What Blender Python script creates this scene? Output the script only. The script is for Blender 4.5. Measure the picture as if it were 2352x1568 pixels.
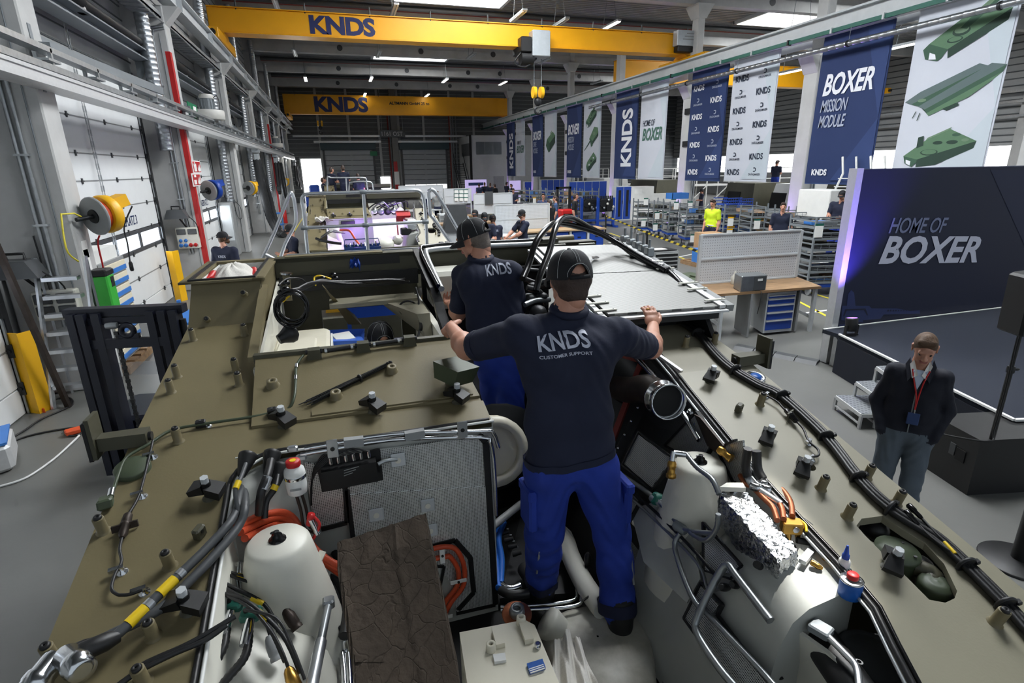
import bpy,bmesh,math,random
import numpy as np
from mathutils import Vector,Matrix
random.seed(7);RNG=np.random.default_rng(7)
for o in list(bpy.data.objects):bpy.data.objects.remove(o)
SC=bpy.context.scene;COL=SC.collection;PI=math.pi
# ---------------------------------------------------------------- camera (20 mm class lens, pitched down, yawed right)
HC=3.05  # eye height above the hall floor
FPX=1265.;PX,PY=1176.,784.
def _u(v):v=np.array(v,float);return v/np.linalg.norm(v)
_fy=_u([764-PX,393-PY,FPX])
_t=FPX*FPX/(-((764-PX)*.0166+(393-PY)))
_up=-_u([_t*.0166,_t,FPX]);_rt=np.cross(_fy,_up)
RW=np.array([_rt,_fy,_up])
cd=bpy.data.cameras.new('camera');cam=bpy.data.objects.new('camera',cd);COL.objects.link(cam)
cd.sensor_width=36;cd.lens=FPX/2352*36;cd.clip_start=.05;cd.clip_end=300
_m=Matrix.Identity(4)
for i in range(3):
    _m[i][0]=RW[i][0];_m[i][1]=-RW[i][1];_m[i][2]=-RW[i][2]
_m[2][3]=HC;cam.matrix_world=_m;SC.camera=cam
def ray(px,py):return RW@np.array([px-PX,py-PY,FPX])
def AX(px,py,x):r=ray(px,py);p=r*(x/r[0]);return Vector((p[0],p[1],p[2]+HC))
def AY(px,py,y):r=ray(px,py);p=r*(y/r[1]);return Vector((p[0],p[1],p[2]+HC))
def AZ(px,py,z):r=ray(px,py);p=r*((z-HC)/r[2]);return Vector((p[0],p[1],z))
def FL(px,py):return AZ(px,py,0)
# ---------------------------------------------------------------- world, sun, large lights, exposure
w=bpy.data.worlds.new('sky');SC.world=w;w.use_nodes=True
bg=w.node_tree.nodes['Background'];bg.inputs[0].default_value=(.80,.90,1,1);bg.inputs[1].default_value=.5
SC.view_settings.view_transform='Standard';SC.view_settings.look='None'
SC.view_settings.exposure=0.35;SC.view_settings.gamma=1.0;SC.view_settings.use_curve_mapping=False
SC.cycles.max_bounces=6;SC.cycles.diffuse_bounces=3;SC.cycles.glossy_bounces=3;SC.cycles.transmission_bounces=4;SC.cycles.transparent_max_bounces=6;SC.cycles.use_adaptive_sampling=True;SC.cycles.adaptive_threshold=.1;SC.cycles.adaptive_min_samples=12
def light(kind,name,loc,energy,col=(1,1,1),size=1,sizey=None,aim=None,spot=60,blend=.5,rad=.05):
    l=bpy.data.lights.new(name,kind);o=bpy.data.objects.new(name,l);COL.objects.link(o)
    l.energy=energy;l.color=col;o.location=loc
    if kind=='AREA':
        l.shape='RECTANGLE' if sizey else 'SQUARE';l.size=size
        if sizey:l.size_y=sizey
    elif kind=='SPOT':l.spot_size=math.radians(spot);l.spot_blend=blend;l.shadow_soft_size=rad
    elif kind=='POINT':l.shadow_soft_size=rad
    if aim is not None:
        o.rotation_euler=(Vector(aim)-Vector(loc)).to_track_quat('-Z','Y').to_euler()
    return o
ROOF=10.9;BAYS=[9.8+7.4*k for k in range(-2,7)]  # column lines y = -5 .. 54.2
# daylight entering by the rooflights (a lamp just under each pane)
SKY=[(6.2,6.0,1.7),(6.2,13.4,1.5),(6.2,20.8,1.3),(6.2,28.2,1.2),(6.2,43.0,.3),
       (25.5,6.0,.9),(25.5,13.4,1.0),(25.5,20.8,1.0),(25.5,28.2,1.0),(25.5,43,.6)]
for sx,sy,k in SKY:
    light('AREA','rooflight_daylight',(sx,sy,ROOF-.12),560*k,(.93,.97,1),5.2,3.6)
# sun through an unseen roof hole, added to throw the bright patch on the ledge
SUN_HOLE=(5.05,3.78);_s=light('SUN','sun',(5,4,14),5.0,(1,.97,.92));_s.data.angle=.01
_s.rotation_euler=(-Vector((SUN_HOLE[0]-1.50,SUN_HOLE[1]-1.33,ROOF-1.72))).to_track_quat('-Z','Y').to_euler()
# daylight through the glazed rows of the sectional doors on the left
for k in range(5):
    y0=9.75+7.6*k
    light('AREA','door_window_daylight',(-4.16,y0+3.2,1.62),40,(.9,.95,1),5.8,.5,aim=(4,y0+3.2,.8))
light('AREA','open_gate_daylight',(-1.95,61.7,2.2),80,(.95,.98,1),1.9,3.8,aim=(-1.9,40,1))
# ---------------------------------------------------------------- materials
def lin(c):
    c=[x/255. for x in c]
    return tuple(x/12.92 if x<=.04045 else((x+.055)/1.055)**2.4 for x in c)+(1,)
MATS={}
def M(name,col,rough=.5,metal=0.,var=.12,scale=6.,bump=0.,bscale=80.,col2=None,emit=0.,spec=.5,alpha=1.,trans=0.,stretch=None):
    m=bpy.data.materials.new(name);m.use_nodes=True;nt=m.node_tree;N=nt.nodes;L=nt.links
    b=N['Principled BSDF'];c=lin(col)
    b.inputs['Roughness'].default_value=rough;b.inputs['Metallic'].default_value=metal
    b.inputs['Specular IOR Level'].default_value=spec
    tc=N.new('ShaderNodeTexCoord');mp=N.new('ShaderNodeMapping');L.new(tc.outputs['Object'],mp.inputs[0])
    if stretch:mp.inputs['Scale'].default_value=stretch
    if var>0 or col2:
        n=N.new('ShaderNodeTexNoise');n.inputs['Scale'].default_value=scale;n.inputs['Detail'].default_value=5
        n.inputs['Roughness'].default_value=.6;L.new(mp.outputs[0],n.inputs[0])
        r=N.new('ShaderNodeValToRGB');r.color_ramp.elements[0].position=.3;r.color_ramp.elements[1].position=.72
        a=tuple(x*(1-var) for x in c[:3])+(1,)
        r.color_ramp.elements[0].color=a if col2 is None else lin(col2)
        r.color_ramp.elements[1].color=tuple(min(1,x*(1+var)) for x in c[:3])+(1,)
        L.new(n.outputs[0],r.inputs[0]);L.new(r.outputs[0],b.inputs['Base Color'])
    else:b.inputs['Base Color'].default_value=c
    if bump>0:
        n2=N.new('ShaderNodeTexNoise');n2.inputs['Scale'].default_value=bscale;n2.inputs['Detail'].default_value=4
        L.new(mp.outputs[0],n2.inputs[0])
        bm=N.new('ShaderNodeBump');bm.inputs['Strength'].default_value=bump;bm.inputs['Distance'].default_value=.01
        L.new(n2.outputs[0],bm.inputs['Height']);L.new(bm.outputs[0],b.inputs['Normal'])
    if emit>0:
        b.inputs['Emission Color'].default_value=c;b.inputs['Emission Strength'].default_value=emit
    if alpha<1:b.inputs['Alpha'].default_value=alpha
    if trans>0:b.inputs['Transmission Weight'].default_value=trans
    MATS[name]=m;return m
def pattern(name,ca,cb,kind,ax,s,duty=.5,rough=.5,metal=0.,s2=None):
    """two-colour procedural pattern on two object axes: 'dots', 'stripes', 'diag', 'grid', 'tread'"""
    m=M(name,ca,rough,metal,0);nt=m.node_tree;N=nt.nodes;L=nt.links;b=N['Principled BSDF']
    tc=N.new('ShaderNodeTexCoord');sp=N.new('ShaderNodeSeparateXYZ');L.new(tc.outputs['Object'],sp.inputs[0])
    def ma(op,a,bb=None):
        n=N.new('ShaderNodeMath');n.operation=op
        for i,v in enumerate((a,bb)):
            if v is None:continue
            if isinstance(v,(int,float)):n.inputs[i].default_value=v
            else:L.new(v,n.inputs[i])
        return n.outputs[0]
    A,B=sp.outputs['XYZ'.index(ax[0].upper())],sp.outputs['XYZ'.index(ax[1].upper())]
    s2=s2 or s
    if kind=='dots':
        v=ma('ADD',ma('SINE',ma('MULTIPLY',A,s)),ma('SINE',ma('MULTIPLY',B,s2)));f=ma('GREATER_THAN',v,duty)
    elif kind=='stripes':f=ma('GREATER_THAN',ma('SINE',ma('MULTIPLY',A,s)),duty)
    elif kind=='diag':f=ma('GREATER_THAN',ma('SINE',ma('MULTIPLY',ma('ADD',A,B),s)),duty)
    elif kind=='grid':
        f=ma('MAXIMUM',ma('GREATER_THAN',ma('SINE',ma('MULTIPLY',A,s)),duty),ma('GREATER_THAN',ma('SINE',ma('MULTIPLY',B,s2)),duty))
    elif kind=='weave':
        p=ma('SINE',ma('MULTIPLY',ma('ADD',A,B),s));q=ma('SINE',ma('MULTIPLY',ma('SUBTRACT',A,B),s));f=ma('GREATER_THAN',ma('MULTIPLY',p,q),duty)
    mx=N.new('ShaderNodeMix');mx.data_type='RGBA';mx.inputs[6].default_value=lin(ca);mx.inputs[7].default_value=lin(cb)
    L.new(f,mx.inputs[0]);L.new(mx.outputs[2],b.inputs['Base Color']);return m
# ---------------------------------------------------------------- mesh builder
class MB:
    def __init__(s):s.v=[];s.f=[];s.m=[];s.sm=[]
    def add(s,vs,fs,mi=0,smooth=False):
        o=len(s.v);s.v.extend([tuple(p) for p in vs])
        for f in fs:s.f.append(tuple(i+o for i in f));s.m.append(mi);s.sm.append(smooth)
        return s
    def hexa(s,p,mi=0):
        """8 corners: bottom ring 0-3, top ring 4-7"""
        return s.add(p,[(3,2,1,0),(4,5,6,7),(0,1,5,4),(1,2,6,5),(2,3,7,6),(3,0,4,7)],mi)
    def box(s,a,b,mi=0):
        x0,y0,z0=a;x1,y1,z1=b
        if x0>x1:x0,x1=x1,x0
        if y0>y1:y0,y1=y1,y0
        if z0>z1:z0,z1=z1,z0
        return s.hexa([(x0,y0,z0),(x1,y0,z0),(x1,y1,z0),(x0,y1,z0),(x0,y0,z1),(x1,y0,z1),(x1,y1,z1),(x0,y1,z1)],mi)
    def obox(s,c,u,v,w,mi=0,ch=0):
        """box centred at c with half-axis vectors u, v, w; ch = chamfer (m) on the w-parallel edges"""
        c,u,v,w=Vector(c),Vector(u),Vector(v),Vector(w)
        if not ch:return s.hexa([c-u-v-w,c+u-v-w,c+u+v-w,c-u+v-w,c-u-v+w,c+u-v+w,c+u+v+w,c-u+v+w],mi)
        a,b=ch/max(u.length,1e-6),ch/max(v.length,1e-6);t=min(.5,ch/max(w.length,1e-6))
        ring=[(-1+a,-1),(1-a,-1),(1,-1+b),(1,1-b),(1-a,1),(-1+a,1),(-1,1-b),(-1,-1+b)]
        P=[]
        for sc,h in((0,-1),(1,-1+t),(1,1-t),(0,1)):
            for i,j in ring:
                k1,k2=(1,1) if sc else(1-a,1-b)
                P.append(c+u*(i*k1)+v*(j*k2)+w*h)
        F=[tuple(range(7,-1,-1)),tuple(range(24,32))]
        for r in range(3):
            for i in range(8):j=(i+1)%8;F.append((r*8+i,r*8+j,r*8+8+j,r*8+8+i))
        return s.add(P,F,mi)
    def cbox(s,a,b,ch=.01,mi=0):
        a,b=Vector(a),Vector(b);c=(a+b)/2;h=(b-a)/2
        return s.obox(c,(abs(h.x),0,0),(0,abs(h.y),0),(0,0,abs(h.z)),mi,ch)
    def beam(s,p0,p1,w,h,mi=0,up=(0,0,1)):
        p0,p1=Vector(p0),Vector(p1);d=p1-p0;up=Vector(up);sd=d.cross(up)
        if sd.length<1e-6:sd=d.cross(Vector((1,0,0)))
        sd.normalize();u2=sd.cross(d).normalized()
        return s.obox((p0+p1)/2,sd*w/2,u2*h/2,d/2,mi)
    def cyl(s,p0,p1,r0,r1=None,n=12,mi=0,caps=(1,1),cm=None):
        p0,p1=Vector(p0),Vector(p1);r1=r0 if r1 is None else r1;d=(p1-p0)
        q=d.to_track_quat('Z','Y').to_matrix() if d.length>1e-9 else Matrix.Identity(3)
        A=[q@Vector((math.cos(2*PI*i/n),math.sin(2*PI*i/n),0)) for i in range(n)]
        P=[p0+a*r0 for a in A]+[p1+a*r1 for a in A]
        s.add(P,[(i,(i+1)%n,n+(i+1)%n,n+i) for i in range(n)],mi,True)
        cm=mi if cm is None else cm
        if caps[0] and r0>0:s.add(P[:n],[tuple(range(n-1,-1,-1))],cm)
        if caps[1] and r1>0:s.add(P[n:],[tuple(range(n))],cm)
        return s
    def lathe(s,p,axis,prof,n=16,mi=0):
        """profile [(r, h)...] turned about axis through p"""
        p,q=Vector(p),Vector(axis).to_track_quat('Z','Y').to_matrix();P=[]
        for r,h in prof:
            for i in range(n):P.append(p+q@Vector((r*math.cos(2*PI*i/n),r*math.sin(2*PI*i/n),h)))
        F=[]
        for k in range(len(prof)-1):
            for i in range(n):j=(i+1)%n;F.append((k*n+i,k*n+j,k*n+n+j,k*n+n+i))
        s.add(P,F,mi,True)
        if prof[-1][0]>1e-4:s.add(P[-n:],[tuple(range(n))],mi)
        if prof[0][0]>1e-4:s.add(P[:n],[tuple(range(n-1,-1,-1))],mi)
        return s
    def tube(s,pts,r,n=8,mi=0,closed=False,smooth=0,cap=True):
        pts=[Vector(p) for p in pts]
        if smooth:pts=crom(pts,smooth)
        P=[];k=len(pts);prev=None
        for i,p in enumerate(pts):
            d=(pts[min(i+1,k-1)]-pts[max(i-1,0)])
            if d.length<1e-9:d=Vector((0,0,1))
            d.normalize()
            if prev is None:
                a=d.cross(Vector((0,0,1)))
                if a.length<.1:a=d.cross(Vector((1,0,0)))
            else:a=prev-d*prev.dot(d)
            a.normalize();prev=a;b=d.cross(a);rr=r[min(i,len(r)-1)] if isinstance(r,(list,tuple)) else r
            for j in range(n):P.append(p+a*(rr*math.cos(2*PI*j/n))+b*(rr*math.sin(2*PI*j/n)))
        F=[(i*n+j,i*n+(j+1)%n,i*n+n+(j+1)%n,i*n+n+j) for i in range(k-1) for j in range(n)]
        s.add(P,F,mi,True)
        if cap:s.add(P[:n],[tuple(range(n-1,-1,-1))],mi);s.add(P[-n:],[tuple(range(n))],mi)
        return s
    def prism(s,poly,vec,mi=0,smooth=False):
        """closed 3-D polygon extruded by vec"""
        poly=[Vector(p) for p in poly];vec=Vector(vec);n=len(poly)
        P=poly+[p+vec for p in poly]
        s.add(P,[(i,(i+1)%n,n+(i+1)%n,n+i) for i in range(n)],mi,smooth)
        s.add(P,[tuple(range(n-1,-1,-1)),tuple(range(n,2*n))],mi);return s
    def quad(s,a,b,c,d,mi=0):return s.add([a,b,c,d],[(0,1,2,3)],mi)
    def ell(s,c,r,n=14,m=9,mi=0,rot=None):
        c=Vector(c);P=[];F=[]
        for i in range(m+1):
            t=PI*i/m
            for j in range(n):
                p=2*PI*j/n;q=Vector((r[0]*math.sin(t)*math.cos(p),r[1]*math.sin(t)*math.sin(p),r[2]*math.cos(t)))
                P.append(c+(rot@q if rot else q))
        for i in range(m):
            for j in range(n):k=(j+1)%n;F.append((i*n+j,i*n+n+j,i*n+n+k,i*n+k))
        return s.add(P,F,mi,True)
    def grid(s,fn,nu,nv,mi=0,smooth=True,thick=None):
        P=[fn(i/nu,j/nv) for i in range(nu+1) for j in range(nv+1)]
        F=[(i*(nv+1)+j,(i+1)*(nv+1)+j,(i+1)*(nv+1)+j+1,i*(nv+1)+j+1) for i in range(nu) for j in range(nv)]
        return s.add(P,F,mi,smooth)
    def mesh(s,name,mats):
        me=bpy.data.meshes.new(name);me.from_pydata([tuple(v) for v in s.v],[],s.f)
        for m in(mats if isinstance(mats,(list,tuple)) else[mats]):me.materials.append(MATS[m] if isinstance(m,str) else m)
        me.polygons.foreach_set('material_index',s.m);me.polygons.foreach_set('use_smooth',s.sm);me.update();return me
    def build(s,name,mats,parent=None,fixn=True):
        me=s.mesh(name,mats)
        if fixn:
            bm=bmesh.new();bm.from_mesh(me);bmesh.ops.recalc_face_normals(bm,faces=bm.faces);bm.to_mesh(me);bm.free()
        return put(name,me,parent)
def crom(pts,k=4):
    """Catmull-Rom resampling"""
    out=[];n=len(pts)
    for i in range(n-1):
        a,b,c,d=pts[max(i-1,0)],pts[i],pts[i+1],pts[min(i+2,n-1)]
        for j in range(k):
            t=j/k;out.append(.5*((2*b)+(c-a)*t+(2*a-5*b+4*c-d)*t*t+(3*b-a-3*c+d)*t**3))
    return out+[pts[-1]]
def arc(c,u,v,r,a0,a1,n=6):
    c,u,v=Vector(c),Vector(u),Vector(v)
    return[c+u*(r*math.cos(a0+(a1-a0)*i/n))+v*(r*math.sin(a0+(a1-a0)*i/n)) for i in range(n+1)]
def wmat(o):
    m=o.matrix_parent_inverse@o.matrix_basis
    return(wmat(o.parent)@m) if o.parent else o.matrix_basis.copy()
def put(name,me,parent=None):
    o=bpy.data.objects.new(name,me);COL.objects.link(o)
    if parent is not None:o.parent=parent;o.matrix_parent_inverse=wmat(parent).inverted()
    return o
def tag(o,label,cat,group=None):
    o['label']=label;o['category']=cat
    if group:o['group']=group
    return o
def struct(o):o['kind']='structure';return o
def stuff(o,label=None,cat=None):
    o['kind']='stuff'
    if label:o['label']=label
    if cat:o['category']=cat
    return o
def thing(name,label,cat,loc=(0,0,0),group=None,rz=0):
    o=bpy.data.objects.new(name,None);COL.objects.link(o);o.location=loc;o.rotation_euler=(0,0,rz);o.empty_display_size=.1
    return tag(o,label,cat,group)
def dup(o,loc=None,rz=None,label=None,group=None,parent=None,scale=None):
    c=o.copy();COL.objects.link(c)
    if parent is not None:
        mpi=o.matrix_parent_inverse.copy();c.parent=parent;c.matrix_parent_inverse=mpi
    if loc is not None:c.location=loc
    if rz is not None:c.rotation_euler=(0,0,rz)
    if scale:c.scale=scale
    if label:c['label']=label
    if group:c['group']=group
    for ch in list(o.children):dup(ch,parent=c)
    return c
def inst(name,me,parent,mat):
    """a further part that shares mesh data"""
    o=bpy.data.objects.new(name,me);COL.objects.link(o)
    if parent is not None:o.parent=parent;o.matrix_parent_inverse=wmat(parent).inverted()
    o.matrix_basis=mat;return o
def frame(p,z,x=None):
    """matrix with origin p, local z along z"""
    z=Vector(z).normalized();x=Vector(x) if x is not None else(Vector((0,1,0)).cross(z) if abs(z.y)<.95 else Vector((1,0,0)))
    x=(x-z*x.dot(z)).normalized();y=z.cross(x);m=Matrix((x,y,z)).transposed().to_4x4();m.translation=Vector(p);return m
_TX={}
def text_mesh(txt,bold=0.,shear=0.,space=1.):
    key=(txt,bold,shear,space)
    if key in _TX:return _TX[key]
    cu=bpy.data.curves.new('t','FONT');cu.body=txt;cu.offset=bold;cu.shear=shear;cu.space_character=space;cu.resolution_u=3
    ob=bpy.data.objects.new('t',cu);COL.objects.link(ob);dg=bpy.context.evaluated_depsgraph_get()
    me=bpy.data.meshes.new_from_object(ob.evaluated_get(dg));bpy.data.objects.remove(ob);bpy.data.curves.remove(cu)
    v=np.array([q.co[:] for q in me.vertices]);f=[tuple(p.vertices) for p in me.polygons];bpy.data.meshes.remove(me)
    lo,hi=v.min(0),v.max(0);v=(v-lo)/np.maximum(hi-lo,1e-6);_TX[key]=(v,f);return _TX[key]
def lettering(txt,o,u,v,mat,parent,bold=.02,shear=0.,space=1.,name='lettering',off=.004):
    """text whose box starts at o and spans vectors u (width) and v (height)"""
    V,F=text_mesh(txt,bold,shear,space);o,u,v=Vector(o),Vector(u),Vector(v);n=u.cross(v).normalized()*off
    b=MB();b.add([o+u*p[0]+v*p[1]+n for p in V],F,0);return b.build(name,mat,parent,fixn=False)
def plate(outer,holes,fn,th,name,mats,parent=None,sub=0):
    """flat plate with holes: 2-D loops mapped by fn(x, y, d) with d = 0 top, 1 underside"""
    bm=bmesh.new();E=[]
    for lp in[outer]+holes:
        vs=[bm.verts.new((p[0],p[1],0)) for p in lp]
        E+=[bm.edges.new((vs[i],vs[(i+1)%len(vs)])) for i in range(len(vs))]
    bmesh.ops.triangle_fill(bm,edges=E,use_beauty=True,use_dissolve=False)
    r=bmesh.ops.extrude_face_region(bm,geom=list(bm.faces))
    low={v for v in r['geom'] if isinstance(v,bmesh.types.BMVert)}
    for v in bm.verts:v.co=fn(v.co.x,v.co.y,th if v in low else 0)
    bmesh.ops.recalc_face_normals(bm,faces=bm.faces)
    me=bpy.data.meshes.new(name);bm.to_mesh(me);bm.free()
    for m in(mats if isinstance(mats,(list,tuple)) else[mats]):me.materials.append(MATS[m])
    return put(name,me,parent)
# palette
M('floor',(104,104,101),.42,0,.10,.7,.05,30,spec=.4)
M('concrete',(186,186,184),.8,0,.10,1.6,.12,18)
M('concrete_dark',(120,120,118),.85,0,.12,1.5,.1,18)
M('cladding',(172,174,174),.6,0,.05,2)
M('cladding_dark',(92,96,98),.6,0,.06,2)
M('door_white',(226,228,228),.45,0,.03,2)
M('door_grey',(160,165,168),.5,0,.04,2)
M('steel',(150,154,156),.35,.8,.10,9)
M('galv',(178,182,184),.38,.7,.14,14)
M('alu',(200,203,206),.32,.85,.06,20)
M('alu_matt',(205,206,206),.5,.4,.05,20)
M('steel_grey',(128,134,138),.5,.2,.06,6)
M('black',(20,20,21),.5,0,.15,20)
M('black_rubber',(26,26,27),.45,0,.15,30)
M('black_gloss',(14,14,15),.22,0,.1,20)
M('darkmetal',(38,39,41),.45,.4,.2,14)
M('white',(226,226,222),.5,0,.03,6)
M('paper',(236,236,232),.7,0,.02,10)
M('offwhite',(214,212,200),.42,0,.05,5)
M('yellow',(236,178,22),.42,0,.05,2)
M('crane_yellow',(240,170,12),.4,0,.05,1)
M('red',(190,30,30),.45,0,.06,6)
M('blue',(24,66,158),.42,0,.06,5)
M('blue_light',(58,120,196),.42,0,.06,5)
M('navy',(32,48,88),.7,0,.05,1.2)
M('navy_mid',(44,66,112),.7,0,.05,1.2)
M('green_sign',(18,120,78),.5,0,.02,5)
M('green',(58,168,60),.4,0,.06,8)
M('teal',(22,92,78),.5,0,.08,8)
M('orange',(214,82,40),.5,0,.1,12)
M('wood',(176,148,112),.5,0,.2,3,.05,40,stretch=(1,8,8))
M('wood_worn',(146,116,84),.5,0,.3,3,.05,40,stretch=(1,6,6))
M('cardboard',(176,140,104),.8,0,.06,6)
M('glass',(190,205,215),.08,0,0,trans=.85,alpha=.55)
M('pane_day',(228,236,248),.3,0,.03,1,emit=1.2)
M('daylight',(255,255,255),.5,0,0,emit=2.6)
M('lamp',(255,252,245),.5,0,0,emit=9)
M('purple_glow',(150,90,255),.5,0,0,emit=4)
M('grey',(140,142,142),.5,0,.05,5)
M('grey_light',(192,196,198),.5,0,.05,5)
M('grey_dark',(70,72,74),.5,0,.08,5)
# ---------------------------------------------------------------- the hall
XL,XC,XR=-4.28,-3.5,16.5  # plane of the left doors, inner face of the left columns, right column line
YB=62.0
fl=struct(MB().box((-12,-8,-.3),(46,YB+6,0)).build('floor','floor'))
M('line_yellow',(216,200,60),.55,0,.15,12);M('line_white',(206,206,204),.55,0,.12,12)
def fline(a,b,wd=.07,mat='line_yellow'):
    a,b=Vector(a),Vector(b);a.z=b.z=.003;MB().beam(a,b,wd,.004).build('painted_line',mat,fl)
fline(FL(1595,590),FL(1920,690));fline(FL(1830,690),FL(1935,745))
fline(FL(1400,535),FL(1660,625));fline((10.3,18,0),(10.3,46,0));fline((5.6,16,0),(5.6,50,0));fline((-2.3,20,0),(-2.3,58,0))
fline(FL(1840,720),FL(1920,710),.09,'line_white');fline(FL(1560,590),FL(1700,560),.1,'line_white')
# roof: corrugated sheets on concrete beams, rooflights in every second field
M('roof_sheet',(104,106,106),.6,.1,.06,2);M('roof_rib',(150,152,152),.55,.2,.06,2)
rf=MB();vx,vy=SUN_HOLE;rf.box((-5.2,-6,ROOF),(44,vy-.3,ROOF+.25));rf.box((-5.2,vy+.3,ROOF),(44,YB+1,ROOF+.25));rf.box((-5.2,vy-.3,ROOF),(vx-.15,vy+.3,ROOF+.25));rf.box((vx+.15,vy-.3,ROOF),(44,vy+.3,ROOF+.25))  # roof left open at the added, unseen sun hole
roof=struct(rf.build('ceiling','roof_sheet'))
rb=MB()
for k in range(180):
    y=10+k*.3
    if y>YB:break
    rb.box((-5,y,ROOF-.06),(44,y+.13,ROOF))
rb.build('roof_rib','roof_rib',roof)['kind']='stuff'
for sx,sy,k in SKY:
    s=MB().box((sx-2.6,sy-1.8,ROOF-.09),(sx+2.6,sy+1.8,ROOF-.07)).build('rooflight_pane','daylight',roof)
    s2=MB()
    for d in(-2.68,2.68):s2.box((sx+d-.08,sy-1.9,ROOF-.22),(sx+d+.08,sy+1.9,ROOF-.06))
    for d in(-1.88,1.88):s2.box((sx-2.76,sy+d-.08,ROOF-.22),(sx+2.76,sy+d+.08,ROOF-.06))
    s2.build('rooflight_kerb','grey_light',roof)
n=1
for y in BAYS[3:]:  # beams across both aisles
    b=MB()
    for dz,wd in((0,.42),(.45,.30)):
        b.box((-4.4,y-wd/2,ROOF-.95+dz),(43,y+wd/2,ROOF-.95+(.45 if dz==0 else.5)+dz))
    t=struct(b.build('trim_%d'%n,'concrete'));n+=1
    for x in(1.2,6.2,11,13.6,20.5):MB().cyl((x,y-.222,ROOF-.62),(x,y-.20,ROOF-.62),.17,n=14).build('service_hole','grey_dark',t)
M('pipe_red',(120,40,34),.5,0,.1,4)
for y in BAYS[4:]:
    t=struct(MB().cyl((-4,y-.9,ROOF-.35),(34,y-.9,ROOF-.35),.055).cyl((-4,y-1.1,ROOF-.28),(34,y-1.1,ROOF-.28),.12,mi=1).build('trim_%d'%n,['pipe_red','grey_dark']));n+=1
# ---- left wall
lw=struct(MB().box((XL-.35,-6,5.1),(XL-.12,YB,ROOF)).box((XL-.35,-6,0),(XL-.2,YB,5.1)).build('wall_left','cladding'))
rb=MB()
for k in range(19):rb.box((XL-.13,-6,5.3+k*.3),(XL-.10,YB,5.33+k*.3))
rb.build('cladding_joint','cladding_dark',lw)
CY=[1.55+7.6*k for k in range(8)]  # near edge of every left column
def win_door(k,y0,y1,detail):
    d=MB().box((XL-.1,y0-.1,5.02),(XL+.02,y1+.1,5.2)).build('door_%d'%(k+1),'steel_grey');struct(d)
    rows=[(0,.36),(.36,.88),(.88,1.41),(1.88,2.42),(2.42,2.95),(2.95,3.43),(3.43,4.06),(4.06,4.55),(4.55,5.02)]
    for a,b in rows:MB().cbox((XL-.05,y0,a+.008),(XL,y1,b-.008),.006).build('door_panel','door_white',d)
    w=MB();w.box((XL-.05,y0,1.41),(XL+.012,y1,1.49));w.box((XL-.05,y0,1.80),(XL+.012,y1,1.88))
    for i in range(5):
        yy=y0+(y1-y0)*i/4;w.box((XL-.05,yy-.045,1.41),(XL+.01,yy+.045,1.88))
    wf=w.build('window_frame','grey_dark',d)
    for i in range(4):
        a,b=y0+(y1-y0)*i/4+.05,y0+(y1-y0)*(i+1)/4-.05
        MB().box((XL-.03,a,1.49),(XL-.02,b,1.80)).build('window_pane','pane_day',d)
    g=MB()
    for yy in(y0-.07,y1+.07):
        g.box((XL-.06,yy-.05,0),(XL+.06,yy+.05,5.3));g.box((XL+.02,yy-.09,0),(XL+.045,yy+.09,5.3),1)
    g.build('guide_rail',['darkmetal','steel'],d)
    if detail:
        hm=MB().box((0,-.02,-.05),(.022,.02,.05)).box((0,-.045,-.012),(.03,.045,.012)).mesh('hinge','grey_dark')
        rm=MB().cyl((0,-.04,0),(0,.1,0),.03).box((-.02,-.02,-.09),(.05,.06,.09)).mesh('roller','darkmetal')
        for a,b in rows[1:]+[(1.41,0)]:
            for t in((.1,.36,.64,.9) if detail>1 else(.3,.7)):inst('hinge',hm,d,Matrix.Translation((XL,y0+(y1-y0)*t,a)))
            if detail>1:inst('roller',rm,d,Matrix.Translation((XL+.02,y1,a)))
        if detail>1:
            for z in(.88,2.42,2.95,3.43,4.06):MB().box((XL,y0,z-.012),(XL+.004,y1,z+.012)).build('joint_seal','grey',d)
    return d
for k in range(7):
    y0,y1=CY[k]+.62,CY[k+1]-.75
    if k==0:y0,y1=2.3,8.45
    d=win_door(k,y0,y1,2 if k in(0,1) else(1 if k==2 else 0))
    if k==1:lettering('MONTAGEPLATZ 3',(XL+.002,12.75,2.0),(0,1.7,0),(0,0,.2),'navy',d,.012)
    if k==2:lettering('MONTAGEPLATZ 2',(XL+.002,20.4,2.0),(0,1.7,0),(0,0,.2),'navy',d,.012)
M('navy_print',(60,66,120),.6,0,.02)
for k in range(1,8):  # columns with corbel
    y=CY[k];c=MB();c.cbox((XL-.15,y,0),(XC,y+.5,6.9),.02);c.cbox((XL-.15,y+.05,6.9),(XC-.35,y+.45,ROOF),.02)
    c.hexa([(XC-.02,y+.05,6.5),(XC,y+.05,6.5),(XC,y+.45,6.5),(XC-.02,y+.45,6.5),(XC-.02,y+.05,6.9),(XC+.35,y+.05,6.9),(XC+.35,y+.45,6.9),(XC-.02,y+.45,6.9)])
    t=struct(c.build('trim_%d'%n,'concrete'));n+=1
    if k in(2,5):
        MB().box((XC,y-.004,.1),(XC+.004,y+.2,5.9)).box((XC-.1,y-.004,.1),(XC+.004,y,5.9)).build('red_stripe','red',t)
    cm=MB()
    for i,dx in enumerate((.30,.38)):  # conduits on the side that faces the camera
        cm.tube([(XC-dx,y-.03,1.0),(XC-dx,y-.03,6.2+.05*i),(XC-dx+.04,y-.03,6.35+.05*i),(XC-.02,y-.03,6.4+.05*i)],.026,8)
    cm.build('conduit','galv',t)
    MB().cyl((XC-.16,y-.015,.05),(XC-.16,y-.015,6.3),.009).build('lightning_rod','steel_grey',t)
    cl=MB()
    for z in(1.5,2.4,3.3,4.2,5.1):cl.box((XC-.43,y-.06,z),(XC-.25,y,z+.03))
    cl.build('conduit_clip','galv',t)
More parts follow.
